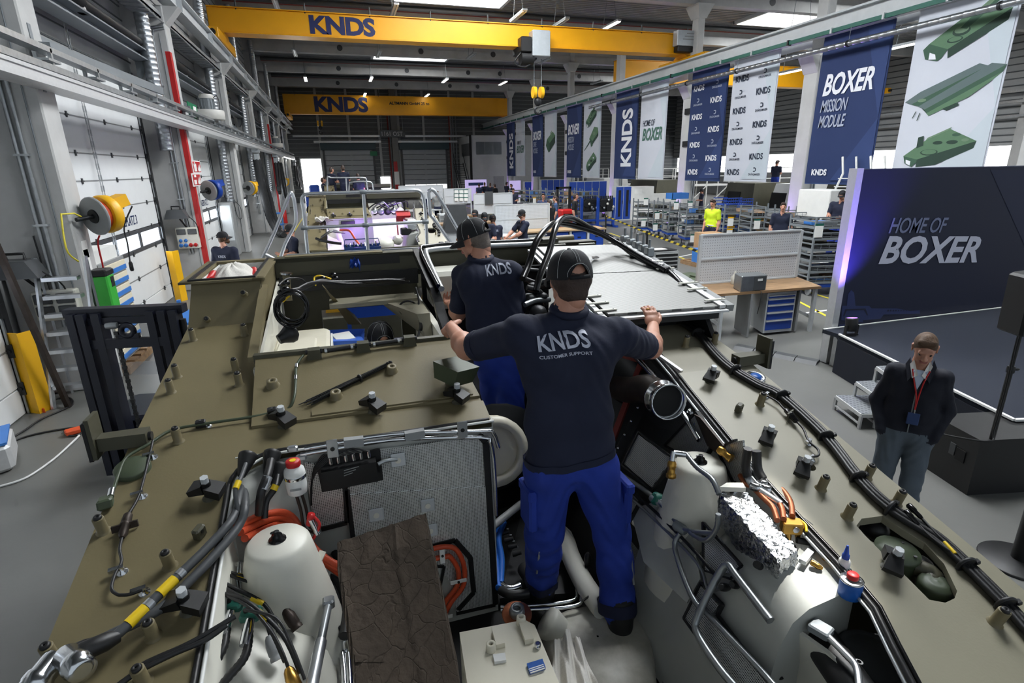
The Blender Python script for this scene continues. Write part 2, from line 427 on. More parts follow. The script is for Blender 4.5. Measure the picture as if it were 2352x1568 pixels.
M('duct',(176,180,184),.3,.9,.08,4)
for k in range(2,8):  # spiral ducts in front of every column, ring by ring
    y=CY[k]-.45;du=MB();prof=[]
    for i in range(72):prof+=[(.15,i*.12),(.158,i*.12+.02),(.15,i*.12+.04)]
    du.lathe((XL+.42,y,1.9 if k>2 else 3.6),(0,0,1),prof if k>2 else prof[:160],14)
    tag(du.build('spiral_duct','duct'),['','','galvanised spiral ventilation duct left of the red striped column','spiral duct behind the second concrete column from the red stripe','spiral duct on the third column past the red stripe','distant spiral duct before the fire sign column','far spiral duct near the end of the left wall','farthest spiral duct by the back wall'][k],'duct')
for k in range(1,7):  # steel channel and lagged heating pipe above every door
    y0,y1=CY[k]+.5,CY[k+1]-.12
    c=MB();c.box((XL+.1,y0,5.60),(XL+.22,y1,5.82));c.box((XL+.1,y0,5.80),(XL+.42,y1,5.83));c.box((XL+.1,y0,5.59),(XL+.42,y1,5.62))
    c.hexa([(XL+.1,y1-.3,5.2),(XL+.16,y1-.3,5.2),(XL+.16,y1,5.2),(XL+.1,y1,5.2),(XL+.1,y1-.3,5.6),(XL+.42,y1-.3,5.6),(XL+.42,y1,5.6),(XL+.1,y1,5.6)])
    t=struct(c.build('trim_%d'%n,'steel_grey'));n+=1
    p=MB();p.tube([(XL+.3,y0-.3,6.05),(XL+.3,y0+3.0,6.02),(XL+.3,y0+3.2,6.0)],.13,12);p.cyl((XL+.3,y0+3.3,6.0),(XL+.3,y1-.35,5.98),.095);p.cyl((XL+.3,y1-.4,5.98),(XL+.3,y1-.2,5.98),.13)
    p.box((XL+.25,y0+3.15,5.8),(XL+.35,y0+3.35,6.0),1)
    p.build('lagged_pipe',['black','galv'],t)
# ---- runway of the crane on the left with cable tray
rw=MB();x=-3.42
rw.box((x-.015,-4,7.02),(x+.015,YB,7.42));rw.box((x-.15,-4,7.40),(x+.15,YB,7.44));rw.box((x-.15,-4,7.0),(x+.15,YB,7.03));rw.box((x-.03,-4,7.44),(x+.03,YB,7.50))
for k in range(16):rw.box((x-.14,-2+k*4,7.03),(x+.14,-1.98+k*4,7.40))
t=struct(rw.build('trim_%d'%n,'grey_light'));n+=1
M('grating',(120,124,126),.5,.5,.1,30)
tr=MB();tr.box((-4.05,-4,6.62),(-3.55,YB,6.65));tr.box((-4.05,-4,6.62),(-4.03,YB,6.74));tr.box((-3.57,-4,6.62),(-3.55,YB,6.74))
for k in range(120):tr.box((-4.03,6+k*.35,6.60),(-3.57,6.14+k*.35,6.62))
tr.build('cable_tray','galv',t)
MB().tube([(-3.52,y,6.52+(.03 if i%2 else-.01)) for i,y in enumerate(range(0,60,2))],.02,6).build('hanging_cable','galv',t)
# ---- back wall with roller doors
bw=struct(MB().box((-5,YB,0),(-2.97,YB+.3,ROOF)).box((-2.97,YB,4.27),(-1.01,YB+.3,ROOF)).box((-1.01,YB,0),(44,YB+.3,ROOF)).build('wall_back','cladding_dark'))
rb=MB()
for k in range(26):rb.box((-4.4,YB-.03,.5+k*.4),(44,YB,.53+k*.4))
for x in(-.9,2.0,5.0,7.0,9.6,12.4,15):rb.box((x-.12,YB-.06,0),(x+.12,YB,ROOF))
rb.build('wall_rib','cladding',bw)
M('header_teal',(44,66,74),.5,0,.05)
for i,(x0,x1) in enumerate(((-.58,4.15),(7.23,11.82))):
    d=struct(MB().box((x0-.35,YB-.5,5.1),(x1+.35,YB-.06,5.75)).build('door_%d'%(i+8),'header_teal'))
    for k in range(10):
        z0=k*.51
        if i==1 and k==2:
            for q in range(4):MB().box((x0+(x1-x0)*q/4+.05,YB-.10,z0+.06),(x0+(x1-x0)*(q+1)/4-.05,YB-.08,z0+.5)).build('window_pane','daylight',d)
            continue
        MB().cbox((x0,YB-.12,z0+.02),(x1,YB-.06,z0+.5),.02).build('door_panel','door_grey',d)
    MB().box((x0-.2,YB-.16,0),(x0,YB-.05,5.1)).box((x1,YB-.16,0),(x1+.2,YB-.05,5.1)).build('guide_rail','grey_dark',d)
d=struct(MB().box((-3.1,YB-.05,0),(-2.97,YB+.05,4.4)).box((-1.01,YB-.05,0),(-.88,YB+.05,4.4)).box((-2.97,YB-.05,4.27),(-1.01,YB+.05,4.4)).build('door_10','grey_light'))
MB().box((-2.97,YB+.1,0),(-1.01,YB+.12,4.27)).build('bright_opening','daylight',d)
MB().box((4.75,YB-.09,.6),(5.75,YB-.06,2.4)).build('window_1','daylight');struct(bpy.data.objects['window_1'])
bp=MB()
bp.box((-3.4,YB-.55,6.3),(14,YB-.4,6.5));bp.box((-1.5,YB-.8,5.75),(5,YB-.68,5.95));bp.box((6.6,YB-.8,5.75),(13,YB-.68,5.95))
t=struct(bp.build('trim_%d'%n,'galv'));n+=1
bp=MB()
for x,m in((5.9,1),(6.05,0),(12.3,1),(12.5,0),(12.7,0),(13.0,0)):bp.cyl((x,YB-.25,.5),(x,YB-.25,9),.07,mi=m)
t=struct(bp.build('trim_%d'%n,['steel_grey','pipe_red']));n+=1
co=MB();co.box((6.15,YB-1.0,0),(6.75,YB-.3,ROOF));t=struct(co.build('trim_%d'%n,'concrete_dark'));n+=1
cp=MB().box((6.12,YB-1.03,2.9),(6.5,YB-1.0,3.9)).build('red_stripe','red',t);MB().box((6.12,YB-1.03,.2),(6.5,YB-1.0,1.6)).build('red_stripe','red',t)
MB().box((6.12,YB-1.03,1.6),(6.6,YB-1.0,2.9)).build('notice_panel','paper',t)
sg=tag(MB().box((5.0,YB-1.15,6.25),(7.5,YB-1.05,6.95)).build('hall_sign','cladding_dark'),'dark hall sign reading 1161 OST high on the back wall','sign');MB().cyl((5.2,YB-1.1,6.9),(5.2,YB-1.1,ROOF),.02).cyl((7.3,YB-1.1,6.9),(7.3,YB-1.1,ROOF),.02).build('hanger_rod','galv',sg)
lettering('1161 OST',(5.15,YB-1.152,6.38),(2.1,0,0),(0,0,.42),'grey_light',sg,.01)
tag(MB().box((3.9,YB-.3,4.5),(4.6,YB-.24,4.95)).build('exit_sign','green_sign'),'small green exit sign between the two back roller doors','sign')
# ---- right column line
M('concrete_pale',(190,190,188),.75,0,.08,1.5,.1,18)
for i,y in enumerate([9.8-7.4]+BAYS[2:]):
    c=MB();c.cbox((XR-.1,y-.32,0),(XR+.5,y+.32,6.6),.03);c.cbox((XR+.05,y-.25,7.6),(XR+.4,y+.25,ROOF),.03);c.box((XR+.05,y-.25,6.6),(XR+.4,y+.25,7.6))
    for sg_ in(-1,1):
        xa,xb=(XR-.1,XR-.45) if sg_<0 else(XR+.5,XR+.85)
        c.hexa([(xa,y-.32,6.05),(xa+.01*sg_,y-.32,6.05),(xa+.01*sg_,y+.32,6.05),(xa,y+.32,6.05),(xa,y-.32,6.6),(xb,y-.32,6.6),(xb,y+.32,6.6),(xa,y+.32,6.6)])
    c.hexa([(XR+.02,y-.3,9.4),(XR+.42,y-.3,9.4),(XR+.42,y+.3,9.4),(XR+.02,y+.3,9.4),(XR-.2,y-.5,9.95),(XR+.65,y-.5,9.95),(XR+.65,y+.5,9.95),(XR-.2,y+.5,9.95)])
    t=struct(c.build('trim_%d'%n,'concrete_pale'));n+=1
    MB().cyl((XR+.3,y-.36,.2),(XR+.3,y-.36,6.5),.035).cyl((XR+.4,y-.36,.2),(XR+.4,y-.36,6.5),.035).build('conduit','galv',t)
    if 24<y<60:
        for z in(5.35,3.9):
            if i%2==1:MB().cbox((XR-.18,y-.62,z),(XR-.1,y+.02,z+.26),.01).build('wall_speaker','black',t)
rr=MB()
for dx in(-.42,):
    x=XR+dx;rr.box((x-.015,0,7.12),(x+.015,YB,7.60));rr.box((x-.17,0,7.60),(x+.17,YB,7.64));rr.box((x-.17,0,7.08),(x+.17,YB,7.12));rr.box((x-.03,0,7.64),(x+.03,YB,7.70))
x=XR+.85;rr.box((x-.015,0,7.12),(x+.015,YB,7.60));rr.box((x-.17,0,7.60),(x+.17,YB,7.64))
t=struct(rr.build('trim_%d'%n,'grey_light'));n+=1
bb=MB();bb.box((XR-.66,0,7.05),(XR-.58,YB,7.17));bb.build('conductor_bar','teal',t)
cl=MB()
for k in range(30):cl.box((XR-.70,3+k*1.85,7.03),(XR-.54,3.06+k*1.85,7.20),k%4==0)
cl.build('bar_bracket',['grey_light','black'],t)
# right aisle: far wall with glazing strip
rwall=struct(MB().box((40,-6,0),(40.3,YB,2.3)).box((40,-6,3.9),(40.3,YB,ROOF)).build('wall_right','cladding'))
rb=MB()
for k in range(17):rb.box((39.93,-6,4.1+k*.4),(40,YB,4.16+k*.4))
rb.build('wall_rib','cladding_dark',rwall)
for k in range(9):MB().box((40.1,-5+7.4*k+.3,2.3),(40.14,2+7.4*k,3.9)).build('window_pane','daylight',rwall)
ft=MB()
for k in range(8):ft.box((39.6,9.8+7.4*(k-2)-.3,0),(40,9.8+7.4*(k-2)+.3,ROOF))
struct(ft.build('trim_%d'%n,'concrete'));n+=1
for z,x in((6.9,39.4),(6.3,39.2),(5.5,39.4)):
    struct(MB().box((x,-5,z),(x+.14,YB,z+.14)).build('trim_%d'%n,'galv'));n+=1
NTRIM=n
# ---------------------------------------------------------------- overhead: cranes, rails, pipes, lamps
M('logo_navy',(34,42,92),.5,0,.03);M('hoist_grey',(178,184,188),.4,.3,.06)
def crane(y,z0,z1,x0,x1,label,logo,ro,hoist,hook,boxr,extra=None):
    r=thing('bridge_crane',label,'crane',(x0,y,7.5))
    g=MB();g.cbox((x0,y-.32,z0),(x1,y+.32,z1),.02);g.box((x0,y-.38,z0-.03),(x1,y+.38,z0));g.box((x0,y-.38,z1),(x1,y+.38,z1+.03))
    gd=g.build('girder','crane_yellow',r)
    for x in(x0+.35,x1-.45):
        e=MB();e.cbox((x-.16,y-1.9,7.56),(x+.16,y+1.9,7.9),.02);e.hexa([(x-.15,y-.6,7.9),(x+.15,y-.6,7.9),(x+.15,y+.6,7.9),(x-.15,y+.6,7.9),(x-.15,y-.33,z0),(x+.15,y-.33,z0),(x+.15,y+.33,z0),(x-.15,y+.33,z0)])
        ec=e.build('end_carriage','crane_yellow',r)
        MB().cyl((x,y-2.05,7.72),(x,y-1.9,7.72),.09).build('buffer','black',ec)
    if logo:lettering('KNDS',(logo[0],y-.325,logo[2]),(logo[1]-logo[0],0,0),(0,0,logo[3]-logo[2]),'logo_navy',gd,.045,0,.95)
    rd=MB()
    for i in range(9 if ro else 0):
        xx=x0+1+i*(x1-x0-1.5)/8;rd.cyl((xx,y-.3,z1-.05),(xx,y-.3,z1+.3),.03)
    if ro:rd.build('stanchion','grey_dark',r)['kind']='stuff'
    if hoist:
        h=MB();hx=hoist;h.cbox((hx-.25,y-.85,z0-.45),(hx+.55,y+.55,z0+.55),.03);hb=h.build('hoist_trolley','hoist_grey',r)
        k=MB();k.cbox((hx-.75,y-.8,z0-.3),(hx-.27,y+.5,z0+.3),.04);k.cyl((hx-.7,y-.5,z0-.5),(hx-.15,y-.5,z0-.5),.28);k.tube([(hx-.6,y-.6,z0-.2),(hx-1.0,y-.6,z0-.7),(hx-.5,y-.6,z0-.85),(hx,y-.6,z0-.5)],.04,6,smooth=4);k.build('hoist_drive','black',r)
    if hook:
        hx,hz=hook;k=MB()
        for d in(-.17,.17):k.cyl((hx+d,y-.2,z0-.1),(hx+d,y-.2,hz+.3),.016)
        k.build('hoist_rope','steel_grey',r);k=MB()
        for d in(-.17,.17):k.cyl((hx+d-.07,y-.2,hz+.25),(hx+d+.07,y-.2,hz+.25),.24,n=16)
        hk=k.build('hook_block','yellow',r);k=MB();k.ell((hx,y-.2,hz-.12),(.17,.15,.2));k.tube(arc((hx,y-.2,hz-.5),(1,0,0),(0,0,1),.14,PI*.6,PI*2.1,10),.05,6);k.build('load_hook','darkmetal',hk)
    if boxr:
        k=MB();k.cbox((boxr,y-.75,z1-.55),(boxr+1.15,y-.35,z1+.1),.02);b=k.build('control_box','hoist_grey',r)
        for i in range(3):MB().box((boxr+.28+.1*i,y-.757,z1-.3+.12*i),(boxr+1.05,y-.752,z1-.26+.12*i)).build('label_strip','grey',b)
        MB().cbox((boxr+.05,y-.75,z1-.8),(boxr+.9,y-.4,z1-.56),.02).build('cable_duct','black',b)
    return r,gd
crane(25.4,8.05,8.86,-3.8,17.0,'front yellow bridge crane with large navy lettering and grey hoist',(-.27,2.2,8.12,8.78),True,8.9,(9.1,6.0),15.7)
c2,g2=crane(56,7.95,9.5,-3.5,17.2,'rear yellow bridge crane with rated load lettering near the back wall',(-.95,3.7,8.1,9.4),True,None,(-.65,6.9),None)
lettering('ALTMANN GmbH 25 to',(5.6,55.675,8.8),(3.7,0,0),(0,0,.26),'black',g2,.03)
r3=ray(1815,201);y3=r3[1]/r3[2]*4.95
crane(y3,8.0,9.2,17.2,37.5,'yellow bridge crane of the right aisle seen behind the banners',None,False,27,None,None)
# exhaust extraction rail along the left doors
ex=thing('exhaust_rail','long galvanised exhaust rail with white profile along the left doors','rail',(-3.4,16,4))
MB().box((-3.46,-2,4.56),(-3.38,58,4.63)).build('upper_rail','galv',ex);MB().box((-3.36,-2,4.55),(-3.28,58,4.62)).build('upper_rail','galv',ex)
p=MB();p.box((-3.51,-2,4.14),(-3.24,58,4.3));p.box((-3.54,-2,4.25),(-3.22,58,4.29));p.box((-3.54,-2,4.12),(-3.22,58,4.17));p.build('suction_profile','alu_matt',ex)
MB().box((-3.50,-2,4.32),(-3.26,58,4.40)).build('cable_trunking','galv',ex)
for k in range(20):
    y=3+k*1.55;b=MB();b.box((-3.48,y,4.28),(-3.44,y+.05,4.6));b.box((-3.32,y,4.28),(-3.28,y+.05,4.6));b.box((-3.5,y-.15,4.44),(-3.26,y+.2,4.47));b.build('hanger','galv',ex)
for y in(6.2,9.3,16.9,24.5,32.1):
    b=MB();b.box((-3.55,y,4.63),(-3.3,y+.08,4.69));b.box((-3.56,y,4.1),(-3.49,y+.08,4.9));b.box((-4.1,y,4.8),(-3.5,y+.08,4.87));b.build('wall_bracket','steel_grey',ex)
MB().beam((-3.85,9.6,4.86),(-3.62,15.9,4.9),.05,.16).build('brace','steel_grey',ex)
MB().box((-3.34,46.0,4.08),(-3.26,57,4.12)).build('lamp_tube','lamp',ex)
M('fan_cream',(208,206,200),.45,0,.05)
for i,y in enumerate((AX(478,250,-3.45).y,AX(633,325,-3.45).y)):
    f=thing('extraction_fan',['cream extraction fan with grey motor on the exhaust rail','smaller looking cream extraction fan farther down the left wall'][i],'fan',(-3.45,y,4.6))
    MB().lathe((-3.45,y,4.62),(0,0,1),[(.42,0),(.44,.02),(.44,.24),(.42,.27)],24).build('fan_drum','fan_cream',f)
    m=MB();m.cyl((-3.45,y,4.89),(-3.45,y,5.22),.2,n=16);
    for q in range(14):a=q*PI/7;m.box((-3.45+.2*math.cos(a)-.01,y+.2*math.sin(a)-.01,4.92),(-3.45+.2*math.cos(a)+.012,y+.2*math.sin(a)+.012,5.2))
    m.build('motor','steel_grey',f);MB().lathe((-3.45,y,5.22),(0,0,1),[(.21,0),(.22,.05),(.18,.12)],16).build('motor_cap','fan_cream',f)
    MB().tube([(-3.3,y-.05,5.2),(-3.15,y-.05,5.3),(-3.1,y-.05,5.1),(-3.12,y-.05,4.9)],.015,6,smooth=3).build('power_cable','grey_dark',f)
# hanging suction hoses on trolleys
M('hose',(34,35,37),.6,0,.15,30)
def ribbed(b,pts,r,k=6):
    pts=crom([Vector(p) for p in pts],k);rr=[]
    for i in range(len(pts)):rr.append(r*(1.06 if i%2 else.92))
    b.tube(pts,rr,10)
for i,(y,drop,sp) in enumerate(((AX(588,352,-3.4).y,2.9,.9),(AX(632,365,-3.4).y,1.3,1.2),(AX(676,374,-3.4).y,1.25,1.3))):
    h=thing('suction_hose',['bundle of thick black suction hoses hanging to the floor from a trolley','black suction hose looped twice under the rail','looped black suction hose nearest the open gate'][i],'hose',(-3.4,y,4.1))
    t=MB();t.cbox((-3.55,y-.25,3.95),(-3.25,y+.35,4.12),.01);t.cbox((-3.5,y-.18,3.6),(-3.3,y,3.9),.02);t.cbox((-3.5,y+.1,3.6),(-3.3,y+.28,3.9),.02);t.build('hose_trolley','hoist_grey',h)
    if i==0:
        for dx,dy,e in((0,-.08,.1),(.05,.2,.7),(-.12,.38,1.2)):
            b=MB();ribbed(b,[(-3.4+dx,y+dy,3.65),(-3.36+dx,y+dy+.02,2.6),(-3.3+dx,y+dy+.05+e*.1,1.5),(-3.15+dx,y+dy+.1+e*.2,.6),(-2.9+dx+e*.1,y+dy-.3,.16),(-2.6+dx,y+dy-.9-e*.3,.14)],.12,10);b.build('hose','hose',h)
        b=MB();ribbed(b,[(-3.4,y+.2,3.6),(-3.3,y+.45,3.0),(-3.15,y+.75,1.9),(-3.05,y+.8,.9),(-2.9,y+.7,.25)],.12,10);b.build('hose','hose',h)
    else:
        b=MB();ribbed(b,[(-3.4,y-.1,3.65),(-3.4,y-.45,3.0-drop*.8),(-3.35,y-.1,3.55-drop-.35),(-3.3,y+.3,3.0),(-3.3,y+.45,3.6),(-3.28,y+.75,3.3),(-3.25,y+1.5,3.0-drop),(-3.2,y+2.1,2.7-drop),(-3.2,y+2.3,3.2-drop),(-3.25,y+2.0,3.65)],.085,12);b.build('hose','hose',h)
        MB().cbox((-3.5,y-.7,1.9),(-3.25,y-.4,2.2),.02).build('nozzle','black',h)
# pendant linear lamps
LP=[(635,15,0),(905,26,0),(1190,38,0),(1400,60,1),(677,122,0),(870,125,0),(1082,130,0),(1250,140,0),(1285,55,0),(702,182,1),(852,182,1),(1022,185,1),(1155,191,1),(838,217,1),(981,219,1),(1825,163,1),(2100,100,1),(1370,190,0)]
for i,(px,py,on) in enumerate(LP):
    zz=9.5 if i not in(15,16) else 8.2
    p=AZ(px,py,zz)
    if i in(15,16):p=AX(px,py,20)
    a=thing('linear_lamp',('lit' if on else 'unlit')+' pendant strip lamp '+['above the left end of the front crane','above the lettering of the front crane','above the middle of the front crane','over the right end of the front crane','below the left part of the front crane girder','below the lettering of the front crane','left of the crane hoist below the girder','just right of the crane hoist','standing over the crane hoist','first from the left in the far row','second from the left in the far row','third from the left in the far row','fourth from the left in the far row','over the lettering of the rear crane','over the middle of the rear crane','beside the second nearest right column','between the two nearest banners','behind the crane rope under the beam'][i],'lamp',p)
    L=1.0
    MB().cbox(p+Vector((-.11,-L,0)),p+Vector((.11,L,.09)),.01).build('housing','galv',a)
    tb=MB();
    for d in(-.06,.06):tb.box(p+Vector((d-.035,-L+.06,-.03)),p+Vector((d+.035,L-.06,-.002)))
    tb.build('tube','lamp' if on else 'grey_light',a)
    wv=MB();wv.cyl(p+Vector((0,-.7,.09)),(p.x,p.y-.3,ROOF-.08),.012,n=6);wv.cyl(p+Vector((0,.7,.09)),(p.x,p.y+.3,ROOF-.08),.012,n=6);wv.build('suspension','steel_grey',a)
# sprinkler / air main in front of the banners
pm=thing('air_main','silver spiral air pipe running in front of the hanging banners','pipe',(15.8,17,6.6))
pr=MB();prof=[]
for k in range(115):prof+=[(.085,k*.3),(.09,k*.3+.01),(.085,k*.3+.02)]
pr.lathe((15.8,0,6.6),(0,1,0),prof,12);pr.build('pipe','duct',pm)
for y in(7.5,10.9,15.2,20.4,23.8,27.9,31.2):
    MB().lathe((15.8,y-.03,6.6),(0,1,0),[(.098,0),(.105,.02),(.105,.05),(.098,.07)],14).build('clamp_ring','darkmetal',pm)
    MB().cyl((15.8,y,6.68),(15.82,y,7.06),.008,n=6).build('hanger_rod','steel_grey',pm)
# ---------------------------------------------------------------- banners
M('ban_navy',(38,54,96),.85,0,.04,.8);M('ban_navy2',(48,66,112),.85,0,.03,.8);M('ban_white',(204,208,218),.85,0,.03,.8);M('ban_white2',(196,206,214),.85,0,.03,.8)
M('print_white',(232,234,240),.8,0,0);M('print_grey',(168,176,196),.8,0,0);M('print_navy',(44,52,70),.8,0,0);M('print_green',(74,112,98),.8,0,0)
M('veh_a',(92,124,96),.8,0,.05,3);M('veh_b',(62,92,74),.8,0,.05,3);M('veh_c',(44,66,56),.8,0,.05,3);M('veh_d',(112,138,112),.8,0,.05,3);M('veh_grey',(96,112,112),.8,0,.05,3)
def poly_print(parent,o,u,v,items,name='printed_vehicle'):
    """flat print: items = [(material index, [(s, t)...])]"""
    b=MB();o,u,v=Vector(o),Vector(u),Vector(v);nn=u.cross(v).normalized()
    for k,(mi,pl) in enumerate(items):b.add([o+u*s+v*t+nn*(.003+.0006*k) for s,t in pl],[tuple(range(len(pl)))],mi)
    return b.build(name,['veh_a','veh_b','veh_c','veh_d','veh_grey','print_white'],parent,fixn=False)
def disc(cx,cy,rx,ry,n=14):return[(cx+rx*math.cos(2*PI*i/n),cy+ry*math.sin(2*PI*i/n)) for i in range(n)]
V_DRIVE=[(1,[(.02,.35),(.3,.0),(.42,.04),(.42,.45),(.15,.66)]),(0,[(.15,.66),(.42,.45),(.98,.78),(.72,.98)]),(2,[(.42,.04),(.95,.45),(.98,.78),(.42,.45)]),(3,[(.5,.95),(.62,1.05),(.62,.78),(.5,.72)])]
V_TURRET=[(1,[(.0,.28),(.05,.08),(.22,.0),(.27,.05),(.35,.24),(.07,.38)]),(0,[(.07,.38),(.33,.2),(1,.72),(.72,.86),(.5,.8)]),(2,[(.33,.2),(.35,.02),(.98,.52),(1,.72)]),(2,disc(.46,.5,.11,.09)),(3,disc(.46,.53,.09,.07)),(1,[(.44,.56),(.52,.52),(.86,.93),(.8,1.0),(.62,.84)]),(3,[(.6,.82),(.68,.8),(.82,.98),(.77,1.02)]),(2,disc(.4,.36,.1,.06)),(0,disc(.4,.37,.08,.045)),(5,[(.1,.2),(.18,.14),(.2,.04),(.1,.06)])]
V_BRIDGE=[(2,[(.2,.28),(.88,.78),(.85,.6),(.3,.1)]),(4,[(0,.42),(.08,.36),(.83,.93),(.74,1.0),(.16,.6)]),(1,[(.08,.36),(.3,.22),(.86,.72),(.83,.93)]),(4,[(.17,.3),(.25,.22),(1,.9),(.86,.97)]),(1,[(.25,.22),(.28,.14),(.98,.78),(1,.9)]),(0,[(.28,.14),(.31,.08),(.7,.38),(.9,.65),(.98,.78)]),(2,[(.45,.2),(.6,.3),(.62,.24),(.5,.15)]),(2,[(.15,.2),(.16,.2),(.13,.06),(.12,.06)]),(2,[(.2,.16),(.21,.16),(.19,.0),(.18,.0)]),(3,disc(.2,.42,.05,.035))]
V_ROOF=[(1,[(.0,.3),(.04,.1),(.16,.0),(.22,.12),(.22,.2)]),(0,[(.0,.3),(.22,.2),(1,.62),(.62,.95),(.3,.7)]),(2,[(.22,.2),(.22,.0),(.5,.05),(.98,.45),(1,.62)]),(3,[(.3,.7),(.62,.95),(.64,1.0),(.32,.76)]),(2,disc(.38,.38,.13,.08)),(0,disc(.38,.39,.11,.065)),(2,disc(.68,.62,.08,.05)),(2,disc(.48,.62,.07,.045)),(1,disc(.72,.8,.06,.04)),(2,[(.18,.5),(.28,.56),(.26,.82),(.18,.78)]),(3,disc(.85,.66,.05,.04)),(5,[(.05,.2),(.13,.16),(.13,.04),(.06,.1)])]
V_AMB=[(1,[(0,.3),(.05,.12),(.2,0),(.26,.08),(.22,.3)]),(0,[(0,.3),(.22,.24),(1,.7),(.7,.98),(.1,.5)]),(2,[(.22,.24),(.26,.02),(.98,.5),(1,.7)]),(5,[(.62,.7),(.7,.75),(.76,.7),(.68,.64)]),(5,disc(.3,.35,.06,.05)),(2,disc(.5,.55,.1,.06))]
V_GUN=[(0,[(.35,.5),(.55,.35),(1,.75),(.95,.95),(.7,1.0)]),(2,[(.55,.35),(.6,.25),(1,.6),(1,.75)]),(1,[(.4,.55),(.58,.42),(.62,.2),(.5,.15)]),(1,[(.0,.02),(.02,.0),(.52,.46),(.48,.5)]),(3,disc(.7,.72,.1,.08))]
YB0=16.56;PITCH=7.4
def banner(y_left,kind,label,top=7.08,bot=2.38):
    """hangs at x = 16.0 facing the hall; reading direction is towards -y"""
    x=XR-.28-.02;wd=2.58;navy=kind in('knds','mission','drive','pat_navy')
    r=thing('hanging_banner',label,'banner',(x,y_left-wd/2,top))
    cl=MB()
    def fn(s,t):return(x+.02*math.sin(s*9+y_left)*t*.6,y_left-s*wd,top+(bot-top)*t)
    cl.grid(fn,10,6);cl.grid(lambda s,t:Vector(fn(s,t))+Vector((.012,0,0)),10,6)
    c=cl.build('cloth','ban_navy' if navy else 'ban_white',r,fixn=False)
    MB().box((x-.01,y_left-wd,top-.03),(x+.025,y_left,top+.02)).build('top_rod','alu',r);MB().box((x-.01,y_left-wd,bot-.03),(x+.025,y_left,bot+.01)).build('bottom_rod','navy_mid' if navy else 'alu_matt',r)
    hg=MB()
    for s in(.1,.9):hg.cyl((x,y_left-s*wd,top),(x,y_left-s*wd,top+.02),.008,n=5)
    X0=x-.018;h=top-bot
    def P(s,t):return Vector((X0,y_left-s*wd,bot+t*h))
    U=Vector((0,-wd,0));Vv=Vector((0,0,h))
    b=MB();b.add([P(.99,.02)-Vector((.000,0,0)),P(.42,.02),P(.98,.42)],[(0,2,1)],0);b.add([P(.98,.42),P(.65,.98),P(.98,.98)],[(0,2,1)],0)
    b.build('tone_field','ban_navy2' if navy else 'ban_white2',r,fixn=False)
    if kind=='knds':
        lettering('KNDS',P(.80,.14),Vv*.66,-U*-.0+Vector((0,wd*.48,0)),'print_white',r,.035,off=.006)
    if kind in('mission','drive'):
        lettering('BOXER',P(.1,.60),U*.74,Vv*.145,'print_white',r,.03,.25,1.0,off=.006)
        lettering('MISSION' if kind=='mission' else 'DRIVE',P(.1,.49),U*(.42 if kind=='mission' else.3),Vv*.085,'print_grey',r,.015,.25,.92,off=.006)
        lettering('MODULE',P(.1,.385),U*.42,Vv*.085,'print_grey',r,.015,.25,.92,off=.006)
        lettering('KNDS',P(.1,.055),U*.25,Vv*.045,'print_white',r,.04,off=.006)
    if kind=='home':
        lettering('HOME OF',P(.12,.57),U*.46,Vv*.065,'print_navy',r,.01,.2,.92,off=.006)
        lettering('BOXER',P(.12,.415),U*.76,Vv*.135,'print_green',r,.025,.25,1.0,off=.006)
    if kind in('pat_navy','pat_white'):
        mk,ml=('print_white','print_grey') if kind=='pat_navy' else('print_navy','print_navy')
        for row in range(7):
            t=.82-row*.128
            for c2_ in range(2):
                s=.08+.5*c2_
                if(row+c2_)%2==0:lettering('KNDS',P(s,t),U*.3,Vv*.052,mk,r,.03,off=.006)
                else:
                    lettering('DR\u00c4XLMAIER',P(s+.02,t-.002),U*.26,Vv*.022,ml,r,.02,off=.006)
                    q=MB();o=P(s+.12,t+.028);pts=[(.0,1),(.55,1),(.85,.75),(.85,.25),(.55,0),(0,0),(0,.22),(.5,.22),(.6,.35),(.6,.65),(.5,.78),(0,.78)]
                    q.add([o+Vector((-.006,-wd*.07*a,h*.036*b_)) for a,b_ in pts],[(0,1,8+2,11),(1,2,9,10),(2,3,8,9),(3,4,7,8),(4,5,6,7)],0);q.build('emblem',ml,r,fixn=False)
    if kind=='v_drive':poly_print(r,P(.12,.38),U*.8,Vv*.32,V_DRIVE)
    if kind=='v_three':
        poly_print(r,P(.14,.66),U*.62,Vv*.26,V_TURRET);poly_print(r,P(.08,.36),U*.8,Vv*.3,V_GUN);poly_print(r,P(.22,.08),U*.6,Vv*.26,V_AMB)
    if kind=='v_big':
        poly_print(r,P(.12,.70),U*.82,Vv*.27,V_TURRET);poly_print(r,P(.02,.38),U*.98,Vv*.27,V_BRIDGE);poly_print(r,P(.12,.11),U*.76,Vv*.22,V_ROOF)
    return r
kinds=[('mission','v_big'),('pat_navy','pat_white'),('knds','home'),('mission','v_three'),('drive','v_drive'),('knds','home')]
labs=[('largest navy banner reading BOXER MISSION MODULE','nearest white banner printed with three large green vehicles'),
        ('navy banner patterned with small white company names','white banner patterned with small dark company names'),
        ('navy banner with big upright KNDS lettering beside the patterned banners','white banner reading HOME OF BOXER in readable green'),
        ('smaller navy banner reading BOXER MISSION MODULE','white banner with three small green vehicles'),
        ('navy banner reading BOXER DRIVE MODULE','white banner with a single green drive module'),
        ('farthest navy banner with upright KNDS lettering','farthest white banner reading HOME OF BOXER')]
for i in range(6):
    y=YB0+PITCH*i;o2=3.25
    if i==0:a,b=y,y-3.27
    else:a,b=y+.0,y-2.85
    banner(y+.02,kinds[i][0],labs[i][0]);banner(b,kinds[i][1],labs[i][1])
